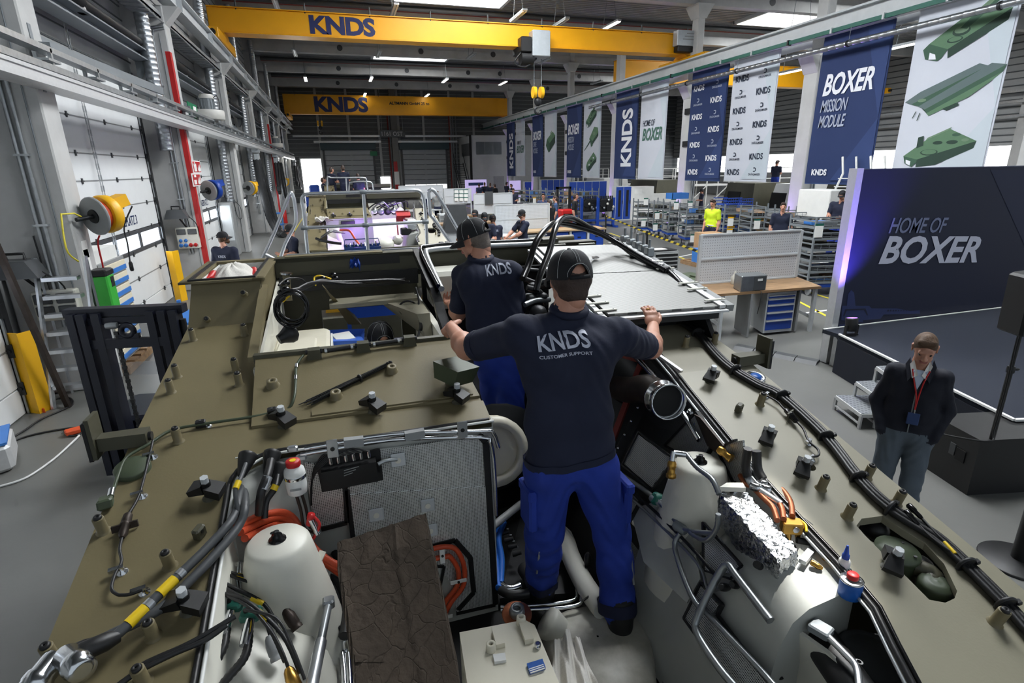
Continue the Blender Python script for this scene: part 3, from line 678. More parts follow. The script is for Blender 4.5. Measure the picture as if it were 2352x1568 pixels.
# ---------------------------------------------------------------- armoured vehicles (front one open, seen from its nose)
M('olive',(116,106,77),.48,0,.07,2.2,.04,120);M('olive_pale',(138,133,114),.45,0,.06,2.2,.04,120);M('olive_dark',(74,72,56),.5,0,.08,4,.04,120)
M('olive_green',(66,76,56),.5,0,.06,6);M('hull_white',(216,214,202),.42,0,.05,3,.03,40);M('hull_grey',(172,174,168),.42,0,.06,2.5,.03,40)
M('cream',(226,220,200),.4,0,.04,5);M('primer_red',(116,44,38),.5,0,.1,6);M('foam_brown',(66,56,46),.95,0,.18,9,.5,45)
def cracks(m,scale,col):
    N,L=m.node_tree.nodes,m.node_tree.links;b=N['Principled BSDF'];v=N.new('ShaderNodeTexVoronoi');v.feature='DISTANCE_TO_EDGE';v.inputs['Scale'].default_value=scale;tc=N.new('ShaderNodeTexCoord');ns=N.new('ShaderNodeTexNoise');ns.inputs['Scale'].default_value=7;ad=N.new('ShaderNodeMix');ad.data_type='RGBA';ad.blend_type='ADD';ad.inputs[0].default_value=.12
    L.new(tc.outputs['Object'],ns.inputs[0]);L.new(tc.outputs['Object'],ad.inputs[6]);L.new(ns.outputs[1],ad.inputs[7]);L.new(ad.outputs[2],v.inputs['Vector']);r=N.new('ShaderNodeValToRGB');r.color_ramp.elements[1].position=.035;L.new(v.outputs[0],r.inputs[0])
    bm=N.new('ShaderNodeBump');bm.inputs['Distance'].default_value=.004;bm.inputs['Strength'].default_value=.6;L.new(r.outputs[0],bm.inputs['Height']);old=b.inputs['Normal'].links[0].from_socket;L.new(old,bm.inputs['Normal']);L.new(bm.outputs[0],b.inputs['Normal'])
cracks(MATS['foam_brown'],15,0)
M('copper',(176,106,74),.35,.8,.1,8);M('brass',(190,146,70),.3,.9,.1,8);M('chrome',(210,212,214),.18,1,.05,10);M('foil',(214,216,218),.25,1,.05,10,1.0,55)
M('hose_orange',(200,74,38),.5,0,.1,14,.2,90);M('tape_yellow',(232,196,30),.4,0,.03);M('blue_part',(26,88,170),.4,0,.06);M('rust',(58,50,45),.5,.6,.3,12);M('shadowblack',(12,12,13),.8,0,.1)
pattern('mesh_xz',(224,226,224),(50,50,50),'weave','xz',420,.42,.35,.5);pattern('mesh_yz',(188,190,188),(30,30,30),'weave','yz',520,.3,.4,.5)
pattern('mesh_xy',(160,162,160),(30,30,30),'weave','xy',460,.2,.4,.5)
XA,XB,RL,RR=-.90,2.10,-.49,1.55  # hull sides, bay rims
def hz(y):return HC+(-.86-.16667*(3.49-y) if y>2.35 else-1.05-.24828*(2.35-y))
def DN(y):return Vector((0,-.16667,1)).normalized() if y>2.35 else Vector((0,-.24828,1)).normalized()
def _pl(px,py,y0,z0,m,off):
    r=ray(px,py);s=(z0+off-m*y0)/(r[2]-m*r[1]);return r*s
def DK(px,py,off=0.):
    a=_pl(px,py,3.49,-.86,.16667,off)
    if a[1]<2.35:a=_pl(px,py,2.35,-1.05,.24828,off)
    return Vector((a[0],a[1],a[2]+HC))
PS=(.163*2)  # slope of the raised hatch plate
def pz(y):return HC-1.035+(y-2.37)*.326
PN=Vector((0,-.326,1)).normalized()
def PK(px,py,off=0.):
    a=_pl(px,py,2.37,-1.035,.326,off);return Vector((a[0],a[1],a[2]+HC))
def dpath(pts,off):return[DK(x,y,off) for x,y in pts]
V1=thing('armoured_vehicle','open olive armoured vehicle in the foreground with two workers standing in it','vehicle',(.6,3.5,0),'armoured vehicles in the assembly line')
dk=lambda x,y,d:Vector((x,y,hz(y)-d))
def strip(name,loop,holes=[],mat='olive',th=.03,par=None):
    return plate(loop,holes,dk,th,name,mat,par or V1)
cr=[(RL+.16*(1-math.cos(a)),2.04+.16*math.sin(a)) for a in[PI/2*i/6 for i in range(7)]]
strip('side_deck',[(XA,.35),(RL,.35),(RL,2.04)]+cr[1:]+[(.57,2.2),(.57,2.35),(XA,2.35)])
strip('upper_side_deck',[(XA,2.35),(.56,2.35),(.56,2.38),(-.44,2.38),(-.455,2.85),(-.47,3.52),(XA,3.52)])
HOLE=[(825,930),(845,902),(930,890),(1010,945),(1100,1000),(1180,1085),(1233,1195),(1222,1225),(1185,1242),(1120,1230),(1040,1150),(860,970)]
HOLE=[DK(1500+a/1.7653,680+b/1.7653) for a,b in HOLE];SMALL=DK(1858,1070)
rsm=[(SMALL.x+.028*math.cos(a),SMALL.y+.028*math.sin(a)) for a in[2*PI*i/14 for i in range(14)]]
strip('service_deck',[(1.40,.35),(1.42,.80),(1.53,1.02),(RR,1.25),(1.558,1.75),(1.60,2.2),(1.617,2.35),(XB,2.35),(XB,.35)],[[(p.x,p.y) for p in HOLE],rsm],'olive_pale')
strip('upper_service_deck',[(1.617,2.35),(1.65,2.6),(1.69,2.95),(XB,2.95),(XB,2.35)],[],'olive_pale')
sd=MB()
for x,sgn in((XA,1),(XB,-1)):
    sd.hexa([(x+.1*sgn,.35,.95),(x+.14*sgn,.35,.95),(x+.14*sgn,4.65,.95),(x+.1*sgn,4.65,.95),(x,.35,hz(.35)-.03),(x+.04*sgn,.35,hz(.35)-.03),(x+.04*sgn,4.65,2.2),(x,4.65,2.2)])
    sd.box((x+.1*sgn,4.65,.6),(x+.16*sgn,7.9,1.1))
sd.box((XA+.1,.3,.6),(XB-.1,.36,hz(.35)-.02));sd.box((XA+.1,.35,.55),(XB-.1,7.9,.6));sd.box((XA+.1,7.8,.6),(XB-.1,7.9,1.1))
sd.build('hull','olive_dark',V1)
for x in(-.5,1.7):
    for y in(1.2,6.8):MB().hexa([(x-.2,y-.2,0),(x+.2,y-.2,0),(x+.2,y+.2,0),(x-.2,y+.2,0),(x-.1,y-.1,.56),(x+.1,y-.1,.56),(x+.1,y+.1,.56),(x-.1,y+.1,.56)]).build('support_stand','yellow',V1)
# raised hatch plate with lip
hp=MB();pp=lambda x,y,o=0:(x,y,pz(y)+o)
hp.hexa([pp(-.445,2.375,-.06),pp(.56,2.375,-.06),pp(.515,2.86,-.06),pp(-.462,2.86,-.06),pp(-.445,2.375),pp(.56,2.375),pp(.515,2.86),pp(-.462,2.86)])
hp.hexa([pp(-.445,2.5,-.15),pp(-.43,2.5,-.15),pp(-.44,2.86,-.2),pp(-.462,2.86,-.2),pp(-.445,2.5,-.02),pp(-.43,2.5,-.02),pp(-.44,2.86,-.02),pp(-.462,2.86,-.02)])
hp.build('hatch_plate','olive',V1)
MB().box((-.47,2.84,pz(2.86)-.03),(.52,2.88,pz(2.86)+.012)).build('hatch_lip','olive_dark',V1)
MB().hexa([pp(-.2,2.385,.001),pp(.53,2.385,.001),pp(.52,2.42,.001),pp(-.2,2.42,.001),pp(-.2,2.385,.006),pp(.53,2.385,.006),pp(.52,2.42,.006),pp(-.2,2.42,.006)]).build('weld_strip','olive',V1)
# pegs: threaded standoffs with black plugs
pgm=MB().lathe((0,0,0),(0,0,1),[(.024,0),(.021,.004),(.0175,.008),(.0175,.062),(.0165,.064),(.014,.064)],14).mesh('peg','olive')
plg=MB().lathe((0,0,.055),(0,0,1),[(.013,0),(.013,.014),(.010,.018),(.004,.018),(.003,.012)],12).mesh('plug','black')
def peg(p,nrm,sc=1.):
    m=frame(p,nrm)@Matrix.Diagonal((1,1,sc,1));a=inst('peg',pgm,V1,m)
    c=inst('plug',plg,a,Matrix.Identity(4));c.parent=a;c.matrix_parent_inverse=Matrix.Identity(4)
for x,y in((444,781),(563,770),(407,866),(393,901),(542,851),(550,884),(410,1014),(238,1220),(391,1300),(353,1461),(124,1515),(330,1566),
             (1574,796),(1640,788),(1745,929),(1885,1122),(1990,1096),(1945,1187),(2058,1156),(2285,1430)):
    p=DK(x,y);peg(p,DN(p.y))
bsm=MB().lathe((0,0,0),(0,0,1),[(.032,0),(.027,.006),(.024,.03),(.018,.032),(.009,.032),(.008,.012)],16).mesh('boss','olive')
for x,y in((627,885),(900,852),(772,911)):inst('boss',bsm,V1,frame(PK(x,y),PN))
# clamps: black claw on a bolt
cb=MB();cb.lathe((0,0,0),(0,0,1),[(.026,0),(.02,.006),(.014,.008),(.014,.05)],12,0)
cb.hexa([(-.055,-.03,.03),(-.005,-.022,.035),(-.005,.022,.035),(-.055,.03,.03),(-.06,-.03,.05),(-.01,-.022,.072),(-.01,.022,.072),(-.06,.03,.05)],1)
cb.hexa([(.0,-.026,.028),(.05,-.03,.016),(.05,.03,.016),(.0,.026,.028),(.0,-.026,.066),(.055,-.03,.05),(.055,.03,.05),(.0,.026,.066)],1)
cb.cyl((0,0,.05),(0,0,.078),.017,mi=1,n=10);clm=cb.mesh('clamp',['olive_dark','black'])
bl=MB();bl.cyl((0,0,.076),(0,0,.10),.0145,n=6);bom=bl.mesh('bolt','grey_light')
def clamp(p,nrm,xdir):
    a=inst('clamp',clm,V1,frame(p,nrm,xdir));c=inst('bolt',bom,a,Matrix.Identity(4));c.parent=a;c.matrix_parent_inverse=Matrix.Identity(4)
for x,y in((482,1142),(434,1402)):p=DK(x,y);clamp(p,DN(p.y),(1,-.3,0))
for x,y in((652,978),(858,945),(1050,923)):p=DK(x,y,.006);clamp(p,DN(p.y),(.7,-.8,0))
for x,y in((1630,877),(1758,1018),(1838,1090),(2040,1305)):p=DK(x,y);clamp(p,DN(p.y),(.75,.65,0))
lg=MB().cbox((-.022,-.014,0),(.022,.014,.045),.006);lg.cyl((0,-.016,.03),(0,.016,.03),.007,mi=1);lgm=lg.mesh('lug',['olive_dark','black'])
for x,y,d in((1695,945,(1,.6,0)),(461,1232,(.5,1,0))):p=DK(x,y);inst('lug',lgm,V1,frame(p,DN(p.y),d))
# stowage box on the left shoulder (open top)
bx=MB();zt,zb=HC-.62,HC-.86
bx.hexa([(XA,3.49,zb-.02),(-.50,3.49,zb-.02),(-.50,3.53,zb-.02),(XA,3.53,zb-.02),(-.865,3.63,zt),(-.49,3.63,zt),(-.49,3.67,zt),(-.865,3.67,zt)])
bx.hexa([(-.535,3.5,zb-.1),(-.495,3.5,zb-.1),(-.48,4.42,zb-.1),(-.52,4.42,zb-.1),(-.525,3.64,zt),(-.485,3.64,zt),(-.47,4.42,zt),(-.51,4.42,zt)])
bx.hexa([(XA,3.5,zb-.1),(XA+.04,3.5,zb-.1),(XA+.04,4.42,zb-.1),(XA,4.42,zb-.1),(-.87,3.64,zt),(-.84,3.64,zt),(-.86,4.42,zt),(-.89,4.42,zt)])
bx.box((-.89,4.38,zb-.1),(-.47,4.43,zt));bx.box((-.87,3.5,zb-.12),(-.5,4.4,zb-.08))
b0=bx.build('stowage_box','olive',V1)
rm=MB();rm.box((-.93,3.60,zt),(-.47,3.66,zt+.012));rm.box((-.93,3.6,zt),(-.86,4.45,zt+.012));rm.box((-.53,3.6,zt),(-.46,4.45,zt+.012));rm.box((-.92,4.38,zt),(-.46,4.45,zt+.012));rm.build('box_rim','olive',b0)
sl=MB();sl.box((-.885,3.65,zt+.012),(-.865,4.4,zt+.022));sl.box((-.53,3.65,zt+.012),(-.515,4.4,zt+.022));sl.box((-.885,3.63,zt+.012),(-.515,3.65,zt+.022));sl.build('box_seal','black_rubber',b0)
MB().box((-.845,3.66,zt-.2),(-.84,4.38,zt-.005)).box((-.84,4.375,zt-.2),(-.53,4.38,zt-.005)).build('box_lining','white',b0)
bn=Vector((0,-.24,.14)).normalized()
for x,y in((560,677),(478,735)):
    q=AY(x,y,3.53+(.03 if y<700 else 0));peg(Vector((q.x,3.49+(.14 if y<700 else.06)*.6,q.z)),bn,.6)
# driver compartment: rim, walls, floor
cm=MB()
cm.hexa([(-.50,2.86,HC-.90),(-.452,2.86,HC-.90),(-.452,3.66,HC-.72),(-.50,3.66,HC-.72),(-.50,2.86,pz(2.86)),(-.452,2.86,pz(2.86)),(-.455,3.66,HC-.66),(-.50,3.66,HC-.66)])
cm.build('compartment_rim','olive',V1)
wl=MB()
wl.hexa([(-.50,2.9,HC-1.95),(-.47,2.9,HC-1.95),(-.47,4.3,HC-1.95),(-.50,4.3,HC-1.95),(-.455,2.88,pz(2.86)-.02),(-.44,2.88,pz(2.86)-.02),(-.455,4.3,HC-.75),(-.47,4.3,HC-.75)])
wl.box((-.48,2.84,HC-1.95),(.55,2.88,pz(2.86)-.06))
wl.build('compartment_wall','hull_white',V1)
MB().box((-.5,2.85,HC-2.0),(.6,6.5,HC-1.93)).build('compartment_floor','darkmetal',V1)
MB().box((.53,2.88,HC-1.95),(.57,4.6,HC-.98)).build('partition','hull_white',V1)
# black gutter frame that divides driver space from engine bay
fr=MB();pts=[(.53,2.84,HC-.92),(.53,3.15,HC-.84),(.54,3.3,HC-.80),(.54,3.45,HC-.74),(.55,4.28,HC-.60)]
for a,b in zip(pts[:-1],pts[1:]):fr.beam(a,b,.055,.05)
fr.build('gutter_frame','black_gloss',V1)
# transverse beam behind both compartments
rbm=MB();rbm.box((-.47,4.3,HC-.74),(XB-.02,4.34,HC-.60));rbm.box((-.47,4.3,HC-.63),(XB-.02,4.44,HC-.60));rbm.box((-.47,4.42,HC-.8),(XB-.02,4.46,HC-.62))
rbm.build('transverse_beam','olive_dark',V1)
MB().box((-.40,4.33,HC-.60),(.30,4.42,HC-.592)).build('beam_pad','olive',V1)
MB().box((-.45,4.26,HC-.84),(.55,4.3,HC-.73)).build('beam_web','black',V1)
MB().box((.06,4.29,HC-.68),(.42,4.295,HC-.61)).build('cover_strip','black',V1)
MB().box((-.47,4.5,HC-1.05),(.57,4.58,HC-.62)).box((-.47,4.5,HC-1.95),(-.2,4.58,HC-1.05)).box((.42,4.5,HC-1.95),(.57,4.58,HC-1.05)).build('rear_bulkhead','olive_dark',V1)
# engine bay: bulkhead, floor, side walls
MB().box((RL,2.2,HC-2.15),(.575,2.24,HC-1.085)).build('bulkhead','hull_grey',V1)
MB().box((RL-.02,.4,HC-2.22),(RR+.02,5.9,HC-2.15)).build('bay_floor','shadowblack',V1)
def house(name,sgn,x0,mat):
    """inner wheel housing: cross-section swept along y, following the deck"""
    ys=[.4+.12*i for i in range(15)] if sgn<0 else[1.12+.105*i for i in range(9)]
    prof=[(0,0,0),(.012,-.02,.9),(.10,-.035,1.0),(.19,-.05,1.1),(.25,-.09,1.2),(.29,-.18,1.2),(.32,-.36,1.0),(.42,-99,0)]
    b=MB();P=[]
    for y in ys:
        led=.2 if sgn<0 else.0+.24*min(1,max(0,(y-1.3)/.35))
        for dx,dz,kk in prof:P.append((x0+dx*(-sgn),y,(hz(y)+dz-kk*led) if dz>-50 else HC-2.14))
    k=len(prof);F=[(i*k+j,i*k+j+1,(i+1)*k+j+1,(i+1)*k+j) for i in range(len(ys)-1) for j in range(k-1)]
    b.add(P,F,0,True)
    b.add([P[j] for j in range(k)]+[(x0,ys[0],HC-2.14)],[tuple(range(k,-1,-1))],0)
    e=(len(ys)-1)*k;b.add([P[e+j] for j in range(k)]+[(x0,ys[-1],HC-2.14)],[tuple(range(k+1))],0)
    return b.build(name,mat,V1)
house('wheel_housing',-1,RL+.005,'hull_white');house('wheel_housing',1,RR-.005,'hull_grey')
MB().hexa([(RR+.02,1.9,HC-2.15),(RR+.05,1.9,HC-2.15),(RR+.2,4.3,HC-2.15),(RR+.17,4.3,HC-2.15),(RR+.02,1.9,hz(1.9)-.03),(RR+.05,1.9,hz(1.9)-.03),(RR+.33,4.3,HC-.86),(RR+.3,4.3,HC-.86)]).build('bay_side_wall','grey_dark',V1)
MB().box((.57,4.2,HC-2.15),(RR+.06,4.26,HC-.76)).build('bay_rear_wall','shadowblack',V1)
for x,y,sg2 in((-.32,1.82,1),(1.40,1.80,-1)):
    tw=MB();zt2=HC-1.235
    tw.lathe((x,y,zt2-.62),(0,0,1),[(.21,0),(.19,.2),(.165,.34),(.135,.48),(.118,.56),(.108,.605),(.095,.62),(.0,.62)],28)
    t=tw.build('strut_tower','hull_white',V1)
    MB().lathe((x,y,zt2),(0,0,1),[(.03,-.004),(.03,.004),(.02,.006),(.018,.02),(.010,.022),(.010,.034),(.007,.034)],14).build('damper_bolt','black_gloss',t)
    MB().cyl((x-.02*sg2,y+.045,zt2-.002),(x-.02*sg2,y+.045,zt2+.001),.009).build('vent_hole','black',t)
# seals round the bay
sq=[(RL-.006,y,hz(y)+.004) for y in(.4,.8,1.2,1.6,2.03)]+[(px_-.006+.006*i/6,py_+.006,hz(py_)+.004) for i,(px_,py_) in enumerate(cr)]+[(x,2.206,hz(2.2)+.004) for x in(-.2,0,.2,.4,.56)]
MB().tube(sq,.010,6).build('bay_seal','black_rubber',V1)
MB().tube([(p[0]+.018,p[1]-.012 if i>6 else p[1],p[2]-.004) for i,p in enumerate(sq)],.006,6).build('rim_bead','white',V1)
rq=[(1.43,.5,hz(.5)),(1.435,.80,hz(.8)),(1.485,.92,hz(.92)),(1.535,1.03,hz(1.03))]+[(x_,y,hz(y)) for x_,y in((RR,1.2),(RR,1.5),(1.558,1.75),(1.6,2.2),(1.617,2.35),(1.65,2.6),(1.69,2.95))]
MB().tube([(a-.012,b,c+.004) for a,b,c in rq],.011,6).build('bay_seal','black_rubber',V1)
MB().tube([(a-.03,b,c-.004) for a,b,c in rq],.006,6).build('rim_bead','galv',V1)
MB().tube([(a+.012,b,c+.003) for a,b,c in rq],.008,6).build('gutter_bead','black_gloss',V1)
# black cable bundle along the right deck
BUN=[(1562,737),(1602,765),(1647,816),(1687,850),(1744,884),(1795,909),(1897,1003),(1970,1096),(2044,1167),(2146,1232),(2219,1297),(2310,1388),(2352,1435),(2420,1510)]
bp_=dpath(BUN,.02)
for dx,dy,r in((-.014,-.006,.012),(.008,.004,.013),(.028,.012,.011)):
    MB().tube([p+Vector((dx,dy,0)) for p in bp_],r,7,smooth=4).build('cable','black_rubber',V1)
tie=MB().lathe((0,0,-.006),(0,0,1),[(.034,0),(.037,.003),(.037,.009),(.034,.012)],14).cbox((.028,-.008,-.006),(.045,.008,.012),.003).mesh('cable_tie','black')
for i in(1,3,5,6,7,8,10,11):
    p,q=bp_[i],bp_[i+1];inst('cable_tie',tie,V1,frame(p,q-p,(1,0,.5)))
V2=dup(V1,loc=(.82,15.25,0),label='second olive armoured vehicle lit violet inside, behind the aluminium railing')
V3=dup(V1,loc=(1.05,26.5,0),label='farthest olive armoured vehicle in front of the back wall')
# ---------------------------------------------------------------- fittings of the front vehicle
def Y3(pts):return[AY(a,b,c) for a,b,c in pts]
def Z3(pts):return[AZ(a,b,HC-c) for a,b,c in pts]
def pipe(name,pts,r,mat,sm=4,n=8,par=None):return MB().tube(pts,r,n,smooth=sm).build(name,mat,par or V1)
def band(p,q,r,l,mat,name='sleeve',par=None):
    """short sleeve at p along p->q"""
    p,q=Vector(p),Vector(q);d=(q-p).normalized();return MB().cyl(p,p+d*l,r,n=12).build(name,mat,par or V1)
# --- left deck
dc=DK(306,1080);t=MB().lathe(dc,DN(dc.y),[(.062,0),(.062,.018),(.058,.022),(.0,.022)],28).build('round_cover','olive_green',V1)
pipe('sensor_line',dpath([(258,1131),(272,1090),(291,1050),(343,1019),(393,988),(463,974),(579,957),(625,947),(661,939)],.02)+[PK(675,915,.02),PK(679,880,.02),PK(681,840,.02),PK(697,815,.03)],.0065,'olive_green')
for a,b in((679,872),(681,845)):band(PK(a,b,.02),PK(681,830,.02),.0085,.03,'chrome')
clp=MB().cbox((-.02,-.014,0),(.02,.014,.032),.004);clp.cyl((0,0,.032),(0,0,.034),.005,mi=1);clp.lathe((.028,-.004,0),(0,0,1),[(.014,0),(.012,.006),(.006,.008)],12,2)
clpm=clp.mesh('cable_clip',['black','grey_dark','chrome'])
inst('cable_clip',clpm,V1,frame(DK(463,980),DN(2.5),(1,.1,0)));inst('cable_clip',clpm,V1,frame(PK(627,950),PN,(1,.1,0)))
p=DK(245,1165);b=MB();b.obox(p+Vector((0,0,.02)),(.022,.008,0),(-.008,.03,-.006),(0,.004,.018),0,.006);b.build('line_bracket','olive_green',V1)
band(DK(254,1140,.025),DK(259,1118,.022),.011,.04,'chrome')
SEN=dpath([(351,1011),(343,1048),(320,1135),(294,1183),(288,1200),(280,1235),(275,1262),(279,1290),(265,1317),(256,1350),(268,1364),(281,1366),(300,1364),(327,1354)],.022)
pipe('sensor_cable',SEN,.005,'black_rubber',5)
cn=MB();cn.lathe(SEN[3],SEN[5]-SEN[3],[(.007,-.01),(.014,0),(.016,.03),(.012,.035),(.018,.04),(.018,.05),(.014,.055),(.014,.085),(.008,.1)],12);cn.obox((SEN[3]+SEN[5])/2,(.036,.01,0),(0,.004,0),(0,0,.012));cn.build('plug_connector','rust',V1)
p8=MB();p8.lathe((0,0,0),(0,0,1),[(.018,0),(.016,.005),(.009,.008),(.009,.018),(.006,.02)],12);p8.obox((-.012,0,.02),(.02,0,0),(0,.007,0),(0,0,.006),0);p8m=p8.mesh('p_clip','chrome')
for a,b in((352,1050),(327,1140),(281,1313),(332,1360)):inst('p_clip',p8m,V1,frame(DK(a,b),DN(2.0),(1,.2,0)))
# side bracket on the left edge and on the right edge
def side_bracket(c,sx,ysz=.05):
    b=MB();L=.17
    b.hexa([c+Vector((0,-.035,0)),c+Vector((sx*L,-.03,0)),c+Vector((sx*L,.03,0)),c+Vector((0,.035,0)),c+Vector((0,-.035,.055)),c+Vector((sx*L,-.03,.055)),c+Vector((sx*L,.03,.055)),c+Vector((0,.035,.055))])
    e=c+Vector((sx*(L+.01),0,.03));b.obox(e+Vector((0,0,.03)),(.008,0,0),(0,.05,0),(0,0,.085))
    r=b.build('side_bracket','olive_dark',V1);MB().obox(e+Vector((sx*.014,0,.02)),(.007,0,0),(0,.05,0),(0,0,.08)).build('rubber_pad','black',r)
    MB().cyl(c+Vector((sx*-.012,0,.028)),c+Vector((sx*.001,0,.028)),.018).build('bracket_mouth','black',r)
side_bracket(DK(345,1015)+Vector((.0,0,.0)),-1);side_bracket(DK(1688,838)+Vector((-.0,0,.0)),1)
p=DK(1735,868);t=MB().lathe(p,DN(p.y),[(.05,0),(.05,.012),(.04,.014),(.032,.006)],20).build('filler_ring','chrome',V1);MB().lathe(p,DN(p.y),[(.031,.002),(.028,.016),(.0,.016)],16).build('filler_cap','blue_part',t)
# --- thick power cables crossing the left rim
CA=[AZ(560,1085,HC-1.25),AZ(551,1135,HC-1.13)]+dpath([(535,1190),(475,1258),(420,1312),(345,1385),(288,1440),(255,1468)],.055)
CB=[AZ(552,1090,HC-1.27),AZ(563,1150,HC-1.12)]+dpath([(550,1205),(490,1278),(440,1330),(365,1400),(245,1462),(212,1482)],.04)
for c,off in((CA,0),(CB,0)):pipe('power_cable',c,.0145,'grey_dark',5,10)
for c,i,f in((CA,4,.25),(CA,5,.2)):
    a=c[i].lerp(c[i+1],f);band(a,c[i+1],.0165,.055,'tape_yellow','marker_sleeve');band(a.lerp(c[i+1],-.35),c[i+1],.0158,.02,'alu','heat_shrink')
e1,e2=CA[-1],CB[-1]
for e,d,q in((e1,Vector((-.05,-.035,.01)),Vector((.045,-.05,.0))),(e2,Vector((-.05,-.03,.005)),Vector((-.03,-.055,-.02)))):
    MB().lathe(e+d*-.3,d,[(.017,0),(.022,.02),(.025,.03),(.025,.085),(.022,.09)],14).build('cable_boot','black_rubber',V1)
    k=e+d*1.5;MB().lathe(k-q*.35,q,[(.026,0),(.032,.01),(.032,.05),(.036,.055),(.036,.075),(.033,.08),(.033,.1),(.02,.102)],18).build('plug_body','chrome',V1)
    MB().ell(k,(.031,.031,.031)).build('elbow','alu',V1)
# two thin looms over the rim, lower left
for pts in([(540,1415),(500,1440),(430,1480),(340,1520),(300,1545)],[(520,1435),(470,1470),(400,1500),(320,1540),(270,1575)]):
    pipe('loom',dpath(pts,.03),.008,'black_rubber')
# --- hatch plate fittings
lug=MB();lug.hexa([(-.035,-.016,0),(.035,-.016,0),(.035,.03,0),(-.035,.03,0),(-.028,-.005,.05),(.028,-.005,.05),(.028,.025,.05),(-.028,.025,.05)]);lug.cyl((-.04,.008,.034),(.04,.008,.034),.012,mi=1);lugm=lug.mesh('hinge_lug',['olive_dark','black'])
HL=[PK(723,822),PK(835,806),PK(941,792)]
for q in HL:inst('hinge_lug',lugm,V1,frame(q,PN,(1,0,0)))
for a,b in((0,1),(1,2)):
    u,v=HL[a]+Vector((.05,0,.03)),HL[b]+Vector((-.05,0,.03));MB().cyl(u,v,.011).build('torsion_bar','black',V1);band(u,v,.0125,.012,'alu');band(v,u,.0125,.012,'alu')
ab=PK(1038,893);t=MB().lathe(ab,PN,[(.036,0),(.034,.008),(.03,.012),(.03,.03),(.034,.034),(.034,.05),(.02,.06)],16).build('antenna_foot','olive_dark',V1)
u1,v1=Vector((.062,.04,-.008)),Vector((-.048,.05,.016));w1=u1.cross(v1).normalized()
bx_=MB();c0=ab+Vector((.01,0,.045));bx_.hexa([c0-u1*.82-v1*.82,c0+u1*.82-v1*.82,c0+u1*.82+v1*.82,c0-u1*.82+v1*.82]+[c0+w1*.085+k for k in(-u1-v1,u1-v1,u1+v1,v1-u1)]);bx_.build('antenna_cap','olive_green',t)
zt_=thing('cable_tie_bundle','bundle of loose black cable ties lying on the olive hatch plate','cable ties',PK(795,885))
A_,B_=PK(895,836,.014),PK(697,930,.012)
for i in range(22):
    a=A_+Vector((RNG.uniform(-.012,.012),RNG.uniform(-.014,.014),RNG.uniform(-.006,.012)));b=B_+Vector((RNG.uniform(-.03,.035),RNG.uniform(-.02,.03),RNG.uniform(-.006,.006)))
    MB().beam(a,a.lerp(b,RNG.uniform(.8,1.0)),.006,.0025).build('cable_tie','black',zt_)
    if i%2==0:MB().cbox(a-Vector((.005,.005,.003)),a+Vector((.005,.005,.005)),.002).build('tie_head','black',zt_)
q=A_.lerp(B_,.36);MB().lathe(q,B_-A_,[(.018,0),(.02,.003),(.02,.008),(.018,.01)],12).build('binding','black',zt_)
# --- driver compartment
el=thing('electronics_box','cream electronics cabinet inside the open driver compartment','cabinet',(-.3,3.3,HC-1.9))
MB().cbox((-.46,3.0,HC-1.9),(-.13,3.85,HC-1.02),.02).build('case','cream',el);MB().cbox((-.42,3.05,HC-1.02),(-.2,3.5,HC-.98),.01).build('lid','cream',el);MB().cbox((-.40,2.95,HC-1.45),(-.16,3.0,HC-1.1),.01).build('front_panel','offwhite',el)
for a,b in((-.38,HC-1.13),(-.18,HC-1.13),(-.38,HC-1.42),(-.18,HC-1.42)):MB().cyl((a,2.94,b),(a,2.955,b),.008).build('screw','steel',el)
MB().box((-.125,3.0,HC-1.7),(-.115,3.8,HC-1.05)).build('side_plate','white',el)
def loop_coil(c,rx,rz,n,r,tilt=0):
    b=MB()
    for k in range(n):
        dx,dz,dy=RNG.uniform(-.012,.012),RNG.uniform(-.014,.014),RNG.uniform(-.02,.02);sx=RNG.uniform(.85,1.08)
        b.tube([c+Vector((rx*sx*math.cos(a)+dx,dy+.05*math.sin(a)*tilt,rz*math.sin(a)*sx+dz)) for a in[2*PI*i/24 for i in range(25)]],r,6)
    return b
lc=loop_coil(AY(671,706,3.0),.075,.085,6,.006);lc.build('cable_coil','black_gloss',V1)
pipe('loom',Y3([(640,690,3.0),(665,670,3.05),(700,660,3.3),(735,645,3.7),(770,648,3.9),(830,646,4.0),(900,643,4.1),(940,648,4.15)]),.013,'black_rubber')
pipe('loom',Y3([(640,695,3.0),(660,680,3.05),(705,652,3.3),(745,647,3.7),(800,652,3.9),(870,648,4.1),(930,640,4.2)]),.009,'black')
pipe('marker_wire',Y3([(648,692,3.02),(656,684,3.03),(664,678,3.04)]),.010,'tape_yellow')
pipe('thin_wire',Y3([(640,655,3.3),(660,640,3.5),(690,640,3.7),(702,650,3.8)]),.006,'black');pipe('thin_wire',Y3([(725,655,3.9),(722,638,4.0),(735,633,4.0),(760,640,4.05)]),.006,'tape_yellow')
MB().beam(AY(657,630,3.6),AY(663,690,3.55),.04,.03,up=(0,1,0)).build('stay','olive',V1);MB().cyl(AY(657,630,3.6),AY(657,626,3.6),.035).build('stay_ring','chrome',V1)
for a,b,c in((655,665,3.4),(648,672,3.4),(655,650,3.5),(740,640,4.0),(765,632,4.1),(770,640,4.1)):MB().ell(AY(a,b,c),(.028,.02,.02)).build('connector','black_gloss',V1)
MB().lathe(AY(640,780,2.98),(.6,.3,.2),[(.025,0),(.03,.02),(.045,.05),(.05,.06),(.05,.08),(.03,.1)],14).build('headset_cup','black',V1)
